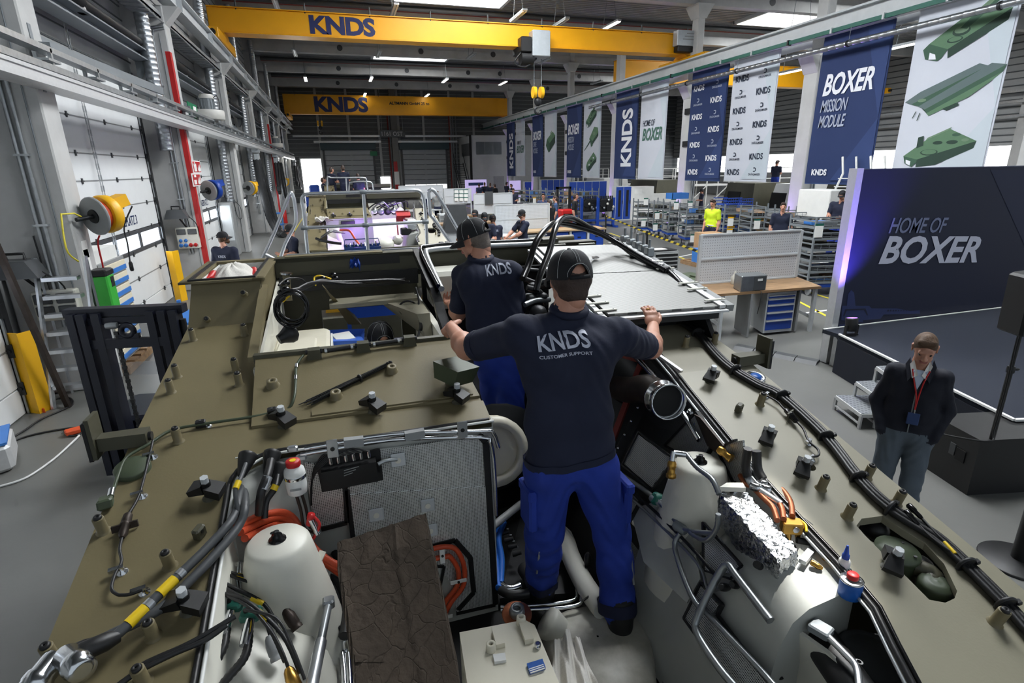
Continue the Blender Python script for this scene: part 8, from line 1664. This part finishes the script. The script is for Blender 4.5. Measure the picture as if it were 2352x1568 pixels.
# violet uplights at the right columns
for i,y in enumerate(BAYS[3:]):
    p=Vector((XR-.35,y+.55,0));r=thing('column_uplight',['violet uplight at the column between the two biggest banner pairs','violet uplight at the column left of the patterned banners','violet uplight at the column left of the upright lettering','violet uplight at the fourth column','violet uplight at the fifth column','violet uplight at the farthest column'][i],'stage light',p);MB().lathe(p,(.1,-.1,1),[(.09,0),(.1,.02),(.1,.22),(.08,.24)],12).build('lamp_body','black',r);MB().cyl(p+Vector((.02,0,.24)),p+Vector((.02,0,.25)),.07).build('lamp_lens','purple_glow',r)
    light('SPOT','violet_uplight',(p.x,p.y,.35),320,(.45,.25,1),aim=(XR,y+.2,3.2),spot=60,blend=.9,rad=.08)
# ---------------------------------------------------------------- between the vehicles: railings, violet light, loose gear
def rail(label,y,pts,r=.024,deck=None):
    t=thing('guard_railing',label,'railing',AY(*pts[0][0],y));
    for q in pts:MB().tube([AY(a,b,y+(c[0] if c else 0)) for a,b,*c in q],r,8,smooth=3 if len(q)>3 else 0).build('tube','alu',t)
    if deck:
        a,b=AY(deck[0],deck[1],y),AY(deck[2],deck[3],y);MB().beam(a,b,.05,.16).build('kick_plate','alu',t);MB().box((a.x,y,a.z-.2),(b.x,y+.9,a.z-.12)).build('walkway','alu_matt',t)
        for x in(a.x+.1,b.x-.1):
            for yy in(y+.05,y+.85):MB().beam((x,yy,0),(x,yy,a.z-.2),.06,.06,up=(0,1,0)).build('support','alu_matt',t)
    return t
yr=8.9
t=rail('tubular aluminium guard railing across the gap before the second vehicle',yr,[[(708,594),(703,540),(697,480),(693,462),(697,450),(712,445),(800,442),(900,439),(952,437),(966,441),(973,455),(978,500),(981,577)],[(699,523),(840,517),(977,509)],[(834,440),(840,510),(846,586)]],.026,(660,596,1010,576))
for a,b in((699,523),(840,517),(977,509),(834,441)):p=AY(a,b,yr);MB().lathe(p-Vector((.05,0,0)),(1,0,0),[(.032,0),(.038,.02),(.038,.08),(.032,.1)],10).build('tube_clamp','steel_grey',t)
rail('left stair handrail beside the second vehicle',9.2,[[(598,602),(630,535),(664,448),(670,444),(676,460),(680,500),(676,520),(655,560),(642,600)],[(605,582),(640,600),(665,605)]],.026)
rail('right stair handrail beside the second vehicle',9.2,[[(984,440),(988,490),(996,502),(1030,550),(1052,580)],[(984,440),(998,438),(1030,490),(1075,570)]],.03)
rail('railing on the farthest vehicle',21,[[(754,470),(752,409),(760,408),(800,408),(834,408),(842,414),(846,440),(860,470)],[(795,409),(797,440)],[(803,470),(802,425),(810,418),(845,417),(856,424),(858,450)]],.026)
def V2P(x,y,z):return Vector((x+.22,y+11.75,HC+z))
light('POINT','violet_bay_light',tuple(V2P(.15,1.7,-1.3)),14,(.42,.2,1),rad=.1);light('POINT','violet_bay_light',tuple(V2P(1.2,3.2,-1.1)),16,(.45,.25,1),rad=.1);light('POINT','violet_bay_light',(1.4,25.9,HC-1.0),20,(.5,.3,1),rad=.1)
MB().box(V2P(.58,4.1,-2.1),V2P(1.5,4.14,-.85)).build('bay_lining','hull_white',V2);MB().hexa([V2P(.6,2.3,-1.85),V2P(1.5,2.3,-1.85),V2P(1.5,3.4,-1.25),V2P(.6,3.4,-1.25),V2P(.6,2.3,-1.82),V2P(1.5,2.3,-1.82),V2P(1.5,3.4,-1.22),V2P(.6,3.4,-1.22)]).build('bay_lining','hull_white',V2)
for k in range(5):MB().lathe(V2P(.72+.17*k,3.6,-1.05),(0,-1,.2),[(.09,0),(.1,.04),(.08,.1),(.04,.12)],14).build('engine_part',['chrome','steel','black','chrome','offwhite'][k],V2)
for k in range(6):MB().tube([V2P(.6+.1*k,3.7,-.95),V2P(.8+.15*k,3.5,-.82+.03*(k%2)),V2P(1.0+.12*k,3.6,-.95)],.018,6,smooth=4).build('engine_line',['black','steel','black_rubber'][k%3],V2)
c4=[V2P(1.15,2.1,-1.6),V2P(1.48,2.1,-1.6),V2P(1.52,2.7,-1.0),V2P(1.2,2.7,-1.0)];f=MB()
for i in range(4):f.beam(c4[i],c4[(i+1)%4],.04,.04)
f.build('flap_frame','primer_red',V2);MB().obox(V2P(1.35,2.5,-1.12),(.17,0,0),(0,.03,.04),(0,-.08,.08)).build('red_cover','red',V2)
MB().lathe(V2P(.75,1.2,-1.55),(0,-.3,1),[(.2,-.2),(.21,0),(.15,.05),(.08,.07)],20).build('gear_housing','hull_white',V2);MB().lathe(V2P(1.05,1.2,-1.5),(.2,-.5,.8),[(.1,-.1),(.12,0),(.06,.06)],18).build('gear_housing','hull_white',V2);MB().obox(V2P(1.25,1.3,-1.35),(.12,0,0),(0,.1,0),(0,0,.08),0,.02).build('pump_block','black',V2);MB().obox(V2P(1.38,1.5,-1.2),(.12,0,0),(0,.3,0),(0,0,.12),0,.03).build('heat_shield','foil',V2)
MB().obox(V2P(.0,2.15,-1.2),(.16,0,0),(0,.03,0),(0,0,.07),0,.01).build('control_unit','black',V2)
for k in range(7):MB().tube([V2P(-.6,.7+.05*k,-1.35),V2P(-.4,.9+.05*k,-1.25),V2P(-.25,1.2+.06*k,-1.3),V2P(-.1,1.5,-1.35)],.014,6,smooth=4).build('signal_cable',['black','steel','black'][k%3],V2)
MB().tube([V2P(-.7,.7,-1.35),V2P(-.6,.6,-1.38),V2P(-.4,.45,-1.42),V2P(-.2,.4,-1.45)],.03,8,smooth=4).build('loom','black',V2);MB().grid(lambda s,t:V2P(-.72+.3*s,1.75+.3*t,-1.05+.04*math.sin(9*s+5*t)+.03*math.sin(17*t)),12,12).build('white_rag','cloth_white',V2)
MB().tube([V2P(-.2,1.7,-1.3),V2P(.0,1.5,-1.3),V2P(.1,1.2,-1.45),V2P(.2,1.0,-1.6)],.025,8,smooth=4).build('orange_line','hose_orange',V2)
p=AY(792,582,12.0);q=AY(875,565,12.0);tb=thing('tool_tray','dark blue steel tool tray on the nose of the second vehicle','tool tray',p);M('tray_blue',(22,52,104),.45,0,.06);MB().box((p.x,12.0,p.z),(q.x,12.03,q.z)).box((p.x,12.5,p.z),(q.x,12.53,q.z)).box((p.x,12.0,p.z),(q.x,12.5,p.z+.03)).build('tray','tray_blue',tb);MB().tube([(p.x,12.25,q.z),(p.x+.03,12.25,q.z+.14),(q.x-.03,12.25,q.z+.14),(q.x,12.25,q.z)],.012,6).build('handle','tray_blue',tb)
for k in range(9):MB().cyl((p.x+.06+.075*k,12.25,p.z+.1),(p.x+.05+.077*k,12.3,q.z+.03+.02*(k%3)),.014).build('tool','chrome' if k%2 else 'black',tb)
for k in range(8):MB().ell((.7+.25*k,25.4+.2*(k%3),HC-.95+.05*(k%2)),(.16,.14,.12),10,6).build('engine_part',['offwhite','darkmetal','steel','white'][k%4],V3)
# ---------------------------------------------------------------- left side of the hall
b0=FL(262,1110);rr_=ray(185,720);dh=math.hypot(b0.x,b0.y)/math.hypot(rr_[0],rr_[1]);ztop=HC+rr_[2]*dh;m1=AZ(372,712,ztop);m0=AZ(190,720,ztop);um=(m1-m0);um.z=0;Lm=um.length;um.normalize();vm_=Vector((-um.y,um.x,0))
fm_=thing('stacker_mast','dark blue-black stacker mast with chain left of the vehicle','forklift',(m0.x,m0.y,0));M('mast',(24,27,40),.45,.2,.08,8)
def MP(s,d,z):return Vector((m0.x,m0.y,0))+um*s+vm_*d+Vector((0,0,z))
for s in(-.1,.0,.12,Lm-.1,Lm,Lm+.1):MB().obox(MP(s,.02 if abs(s)>.01 else 0,ztop/2+.05),um*.035,vm_*.07,(0,0,ztop/2-.05)).build('mast_channel','mast',fm_)
MB().obox(MP(Lm/2,.06,ztop),um*(Lm/2+.18),vm_*.06,(0,0,.04)).build('top_crosshead','mast',fm_);MB().obox(MP(Lm/2,.0,ztop-.08),um*(Lm/2),vm_*.02,(0,0,.035)).build('crossbar','mast',fm_)
zc=AY(300,785,MP(Lm/2,0,0).y).z;MB().obox(MP(Lm/2,-.02,zc),um*(Lm/2),vm_*.025,(0,0,.045)).build('lower_crossbar','mast',fm_);e=MP(Lm*.52,-.02,zc+.12);ey=MB();ey.tube([e+um*(.055*math.cos(a))+Vector((0,0,.055*math.sin(a))) for a in[2*PI*i/20 for i in range(21)]],.028,8);ey.obox(e-Vector((0,0,.06)),um*.1,vm_*.02,(0,0,.03));ey.build('lifting_eye','mast',fm_)
for k in range(44):MB().obox(MP(.27,-.03,ztop-.2-.035*k),um*(.012 if k%2 else.018),vm_*.012,(0,0,.016)).build('chain_link','black',fm_)
MB().lathe(MP(.25,-.04,ztop-.12),tuple(um),[(.03,-.05),(.035,0),(.03,.05)],12).build('chain_anchor','steel',fm_)
M('clear',(214,218,220),.1,0,0,alpha=.22);
for z in(ztop-.22,zc-.3):MB().obox(MP(Lm/2,.08,z),um*(Lm/2),vm_*.003,(0,0,.07)).build('clear_guard','clear',fm_)
MB().obox(MP(Lm/2,.5,.35),um*(Lm/2+.2),vm_*.35,(0,0,.3),0,.04).build('truck_body','mast',fm_);MB().cyl(MP(Lm+.16,.02,ztop-.1),MP(Lm+.16,.02,ztop-1.2),.03).build('hydraulic_ram','black',fm_);MB().obox(MP(Lm+.17,-.05,ztop-.75),um*.03,vm_*.004,(0,0,.06)).build('warning_label','paper',fm_)
for i,(a,b,h,lab) in enumerate(((92,950,1.12,'nearest yellow steel guard post at the left door'),(418,692,1.25,'yellow guard post beside the red striped column'))):
    p=FL(a,b);MB_=MB().prism([p+Vector(v) for v in((-.16,.1,0),(0,0,0),(.1,.16,0),(.08,.17,0),(0,.025,0),(-.15,.12,0))],(0,0,h));tag(MB_.build('guard_post','yellow'),lab,'guard post')
tag(MB().beam(AX(-10,560,-3.9),FL(158,935),.06,.06).build('steel_angle','rust'),'brown steel angle bar leaning against the first column','steel bar')
p=FL(150,940);ld2=thing('step_ladder','aluminium step ladder folded behind the stacker','ladder',p);y_=AX(130,760,-3.75).y-.15
for k in range(7):z=.25+k*.24;MB().box((-3.98+.015*k,8.55+.05*k,z),(-3.42-.01*k,8.68+.05*k,z+.05)).build('step','alu',ld2)
for x in(-3.99,-3.41):MB().beam((x,8.5,0),(x+.05,8.95,2.0),.03,.07).build('stile','alu',ld2);MB().beam((x,9.1,0),(x+.05,8.98,1.95),.03,.05).build('back_stile','alu',ld2)
def distbox(label,x,y,z,w_,h_,sock=False):
    r=thing('distribution_box',label,'electrical box',(x,y,z));MB().cbox((x,y-.16,z),(x+w_,y,z+h_),.015).build('box_body','offwhite',r)
    for i in range(2):
        for j in range(2 if not sock else 1):MB().cbox((x+.03+i*w_/2,y-.19,z+h_-.18-j*.17),(x+w_/2-.02+i*w_/2,y-.155,z+h_-.04-j*.17),.01).build('clear_lid','grey_dark',r)
    if sock:
        for i in range(4):MB().lathe((x+.08+i*.115,y-.16,z+.1),(0,-1,-.3),[(.045,0),(.045,.05),(.03,.055)],12).build('socket','blue_light' if i<2 else 'red',r)
        for i in range(2):MB().lathe((x+.09+i*.12,y-.16,z+.22),(0,-1,-.3),[(.04,0),(.04,.04),(.02,.05)],12).build('socket','blue_light',r)
distbox('grey distribution box with four dark lids on the first column',-4.12,9.15,1.12,.52,.42);distbox('distribution box with blue and red sockets on the red striped column',-4.1,16.75,1.15,.52,.55,True)
for i,(y,lab) in enumerate(((9.15,'black wall heater on a bracket at the first column'),(16.75,'black wall heater on the red striped column'),(24.35,'black wall heater on the third column'))):
    x=-4.35+.05*i if i==0 else-4.2;z=1.78 if i==0 else 1.95;r=thing('wall_heater',lab,'heater',(x,y,z));MB().hexa([(x,y-.55,z),(x+.55,y-.55,z),(x+.5,y-.1,z),(x,y-.1,z),(x+.08,y-.5,z+.22),(x+.42,y-.5,z+.22),(x+.42,y-.15,z+.22),(x+.08,y-.15,z+.22)]).build('housing','grey_dark',r);MB().tube([(x+.15,y-.3,z+.22),(x+.15,y-.3,z+.3),(x+.35,y-.3,z+.3),(x+.35,y-.3,z+.22)],.02,6).build('handle','black',r);MB().beam((x+.3,y-.35,z),(x+.4,y-.02,z-.35),.04,.02).build('bracket','black',r);MB().tube([(x+.5,y-.3,z+.05),(x+.62,y-.1,z-.2),(x+.6,y-.08,z-.6),(x+.45,y-.06,z-.5),(x+.4,y-.04,z+.5)],.01,6,smooth=5).build('power_cable','black',r)
def reel(label,c,mat,ax,hose):
    r=thing('hose_reel',label,'reel',c);a=Vector(ax).normalized();MB().lathe(c,a,[(.26,0),(.27,.01),(.27,.03),(.14,.035),(.08,.0)],24).build('reel_flange','grey',r);MB().lathe(c+a*.03,a,[(.2,0),(.2,.1)],20).build('wound_hose',hose,r);MB().lathe(c+a*.13,a,[(.25,0),(.27,.02),(.26,.12),(.2,.18),(.1,.22)],24).build('reel_drum',mat,r);MB().beam(c+a*.2+Vector((0,0,.1)),c+a*.5+Vector((0,0,.16)),.2,.16).build('reel_arm',mat,r);MB().cyl(c-a*.25,c,.03).build('pivot','darkmetal',r);MB().lathe(c-a*.02,a,[(.09,0),(.1,.02),(.06,.03)],16).build('hub','black',r);return r
c=AX(215,497,-3.3);reel('yellow and grey hose reel on the first column',c,'yellow',(.55,.8,.1),'orange');c5=AX(478,438,-3.3);reel('blue and grey hose reel on the red striped column',c5,'blue',(.55,.8,.1),'grey_dark');reel('small yellow reel beyond the black hoses',AX(570,432,-3.3),'yellow',(.5,.85,0),'grey_dark');reel('far yellow reel near the open gate',AX(652,418,-3.3),'yellow',(.5,.85,0),'grey_dark')
tag(MB().tube([c+Vector((0,.05,-.27)),AX(225,560,-3.35),AX(236,610,-3.4),AX(243,650,-3.45)],.012,6,smooth=4).build('red_hose','red'),'red air hose hanging from the yellow reel','hose');tag(MB().tube([c+Vector((.35,.5,.1)),AX(285,520,-3.2),AX(293,560,-3.2),AX(300,612,-3.2)],.012,6,smooth=4).lathe(AX(300,605,-3.2),(0,0,-1),[(.02,-.03),(.03,0),(.03,.1),(.02,.12)],10).build('hanging_plug','black'),'black cable with plug hanging from the yellow reel','cable');tag(MB().tube([AX(140,490,-3.49),AX(146,540,-3.48),AX(156,580,-3.47),AX(180,600,-3.46)],.012,6,smooth=3).tube([AX(140,492,-3.49),AX(170,490,-3.4),c-Vector((.1,.1,0))],.012,6).build('air_line','line_yellow'),'yellowish air line on the first column','hose')
g=AX(232,668,-3.42);gd_=thing('green_device','green and black charger hanging on the first column','device',g);MB().cbox(g+Vector((-.05,-.14,-.3)),g+Vector((.16,.14,.24)),.02).build('case','green',gd_);MB().cbox(g+Vector((-.06,-.15,.22)),g+Vector((.17,.15,.32)),.02).build('top_cover','black',gd_);MB().cbox(g+Vector((-.06,-.15,-.38)),g+Vector((.17,.15,-.28)),.02).build('bottom_cover','black',gd_);MB().cbox(g+Vector((.155,-.02,.05)),g+Vector((.165,.1,.2)),.004).build('display','black',gd_)
M('drawer_cream',(222,212,186),.45,0,.03);dx=FL(272,872);dc_=thing('tall_drawer_cabinet','tall grey cabinet with blue and cream drawers on a pallet','cabinet',dx);xw=dx.x;yw=dx.y+.25;MB().box((xw-.75,yw,.16),(xw,yw+1.1,1.75)).build('cabinet_body','grey',dc_)
for k in range(8):z=.2+k*.19;d=MB().cbox((xw,yw+.04,z),(xw+.02,yw+1.06,z+.17),.006).build('drawer','drawer_cream',dc_);MB().box((xw+.02,yw+.06,z+.02),(xw+.035,yw+1.04,z+.09)).build('drawer_rail','blue_light',d)
MB().box((xw-.7,yw+.05,1.75),(xw-.05,yw+1.0,1.95)).build('plastic_cover','white',dc_);ep=thing('pallet','worn wooden pallet under the tall drawer cabinet','pallet',(xw-.4,yw+.5,0))
for k in range(4):MB().box((xw-.85,yw-.05+k*.32,.11),(xw+.1,yw+.15+k*.32,.15)).build('board','wood_worn',ep)
for k in range(3):MB().box((xw-.85+.42*k,yw-.05,0),(xw-.73+.42*k,yw+1.15,.11)).build('bearer','wood_worn',ep)
# signs on the red striped column
sx_=-3.47
for i,(t0,b_) in enumerate(((368,396),(398,424))):
    A,B=AX(440,t0,sx_),AX(470,b_,sx_);r=thing('fire_sign',['upper red fire extinguisher sign on the red striped column','lower red fire alarm sign on the red striped column'][i],'sign',A);y0,y1,z0,z1=A.y,A.y+.95,B.z-.02,A.z;MB().box((sx_-.02,y0,z0),(sx_,y1,z1)).build('plate','paper',r);MB().box((sx_,y0+.05,z0+.03),(sx_+.004,y1-.05,z1-.03)).build('red_field','red',r);h=z1-z0
    MB().box((sx_+.004,y0+.12,z0+h*.15),(sx_+.008,y0+.4,z0+h*(.75 if i==0 else.5))).box((sx_+.004,y0+.2,z0+h*.7),(sx_+.008,y0+(.3 if i==0 else.42),z0+h*.88)).build('pictogram','paper',r)
    MB().add([(sx_+.008,y0+.52+.36*a,z0+h*b2) for a,b2 in((.1,.15),(.9,.15),(1,.5),(.8,.35),(.75,.8),(.5,.45),(.35,.7),(.2,.35),(0,.5))],[tuple(range(9))]).build('flame','paper',r)
A=AX(430,232,-3.5);r=thing('exit_sign','green running-man exit sign behind the extraction fan','sign',A);MB().box((-3.52,A.y,A.z-.42),(-3.5,A.y+1.1,A.z)).build('plate','green_sign',r);MB().box((-3.5,A.y+.6,A.z-.36),(-3.496,A.y+.95,A.z-.06)).build('pictogram','paper',r)
p=FL(657,512);fe=thing('fire_extinguisher','red fire extinguisher at the left wall beyond the hoses','extinguisher',p);MB().lathe(p,(0,0,1),[(.1,0),(.11,.03),(.11,.75),(.06,.86),(.03,.9)],14).build('cylinder','red',fe);MB().cbox(p+Vector((-.05,-.05,.9)),p+Vector((.09,.05,1.0)),.01).build('valve','black',fe)
for i,(px,lab) in enumerate(((500,'far'),(610,'farther'))):p=AX(532,520,-3.9) if i==0 else AX(640,450,-3.9);r=thing('control_cabinet','grey control cabinet on the '+lab+' left wall','cabinet',p);MB().cbox((-4.2,p.y-.3,.02),(-3.75,p.y+.35,2.0),.02).build('cabinet_body','grey',r);MB().cbox((-4.15,p.y-.31,.6),(-3.8,p.y-.3,1.9),.005).build('cabinet_door','grey_light',r)
p=FL(640,530);bt2=thing('blue_cart','blue service cart behind the black hoses','cart',p);MB().box(p+Vector((-.3,-.2,.3)),p+Vector((.3,.5,.36))).box(p+Vector((-.3,-.2,.9)),p+Vector((.3,.5,.96))).build('shelf','blue_light',bt2)
for x in(-.28,.28):MB().box(p+Vector((x-.02,-.2,.08)),p+Vector((x+.02,-.16,1.1))).build('post','blue_light',bt2);MB().cyl(p+Vector((x,-.15,.06)),p+Vector((x+.03,-.15,.06)),.06).build('caster','black',bt2)
bv=thing('blue_vehicle','dark blue machinery parked at the open gate','machine',(-1.2,46,0));p,q=AY(700,440,44),AY(738,425,44);MB().cbox((p.x,44,.3),(q.x,47,1.5),.1).cbox((p.x+.3,44.5,1.5),(q.x-.2,46,q.z),.1).build('machine_body','blue',bv);MB().cyl((p.x+.3,43.95,.35),(p.x+.3,44.2,.35),.35).build('wheel','black',bv)
# floor clutter at the lower left
cs=FL(10,1075);cse=thing('grey_case','light grey hard case on the floor at the left edge','case',cs);MB().obox(cs+Vector((-.12,.1,.16)),(.16,.1,0),(-.12,.3,0),(0,0,.15),0,.04).build('case_shell','alu_matt',cse);MB().obox(cs+Vector((-.12,.1,.325)),(.15,.09,0),(-.11,.28,0),(0,0,.012)).build('case_lid','blue_light',cse);MB().obox(cs+Vector((.06,.05,.25)),(.01,.006,0),(-.02,.04,0),(0,0,.03)).build('latch','steel',cse)
for i,(pts,mt,lab) in enumerate((([(-5,1030),(60,1005),(130,990),(180,985),(186,998),(160,1003),(148,992)],'black','black extension lead on the floor ending in a plug'),([(0,1120),(60,1100),(120,1060),(165,1020),(183,1002)],'line_white','pale cable curving over the floor'),([(-5,1025),(50,995),(95,965),(140,945),(168,930),(160,915),(130,918),(115,930)],'black','black cable looped at the yellow guard post'))):tag(MB().tube([FL(a,b)+Vector((0,0,.015)) for a,b in pts],.012,6,smooth=5).build('floor_cable',mt),lab,'cable')
p=FL(172,996);tag(MB().obox(p+Vector((0,0,.04)),(.08,.04,0),(-.03,.05,0),(0,0,.03),0,.01).build('plug_socket','orange'),'orange cable plug lying on the floor','plug')
p=FL(55,930);tag(MB().cbox(p+Vector((-.05,0,.0)),p+Vector((.1,.22,.16)),.02).build('floor_sensor','grey_light'),'small light grey block at the foot of the nearest door','door sensor');tag(MB().hexa([FL(70,945),FL(105,948),FL(95,925),FL(70,925)]+[v+Vector((0,0,.06)) for v in(FL(70,945),FL(105,948),FL(95,925),FL(70,925))]).build('orange_shoe','orange'),'orange plastic foot behind the nearest guard post','foot')
p=FL(440,760);tag(MB().obox(AZ(418,730,.75),(.35,.1,0),(-.1,.25,.05),(0,0,.02)).obox(AZ(418,730,.37),(.03,0,0),(0,.03,0),(0,0,.36)).build('tilted_table','blue_light'),'tilted pale blue table top left of the stowage box','table')
for i,(px,y_,lab) in enumerate(((150,0,'steel hand chain hanging before the nearest visible door'),(470,0,'steel hand chain before the second door'))):
    q=AX(150 if i==0 else 452,60 if i==0 else 215,-4.2);r=thing('hand_chain',lab,'chain',(q.x,q.y,.8))
    for d in(-.05,.05):
        for k in range(52):MB().obox((q.x,q.y+d,.8+.1*k),(0,.012 if k%2 else.004,0),(.004 if k%2 else.012,0,0),(0,0,.055)).build('chain_link','galv',r)
for px,py,h in((196,572,.12),(203,605,.2)):p=AX(px,py,XC+.004);tag(MB().box((XC,p.y-.09,p.z-h),(XC+.006,p.y+.09,p.z+h)).build('wall_notice','paper'),('upper' if py<590 else 'lower')+' paper notice on the first column below the yellow reel','notice')
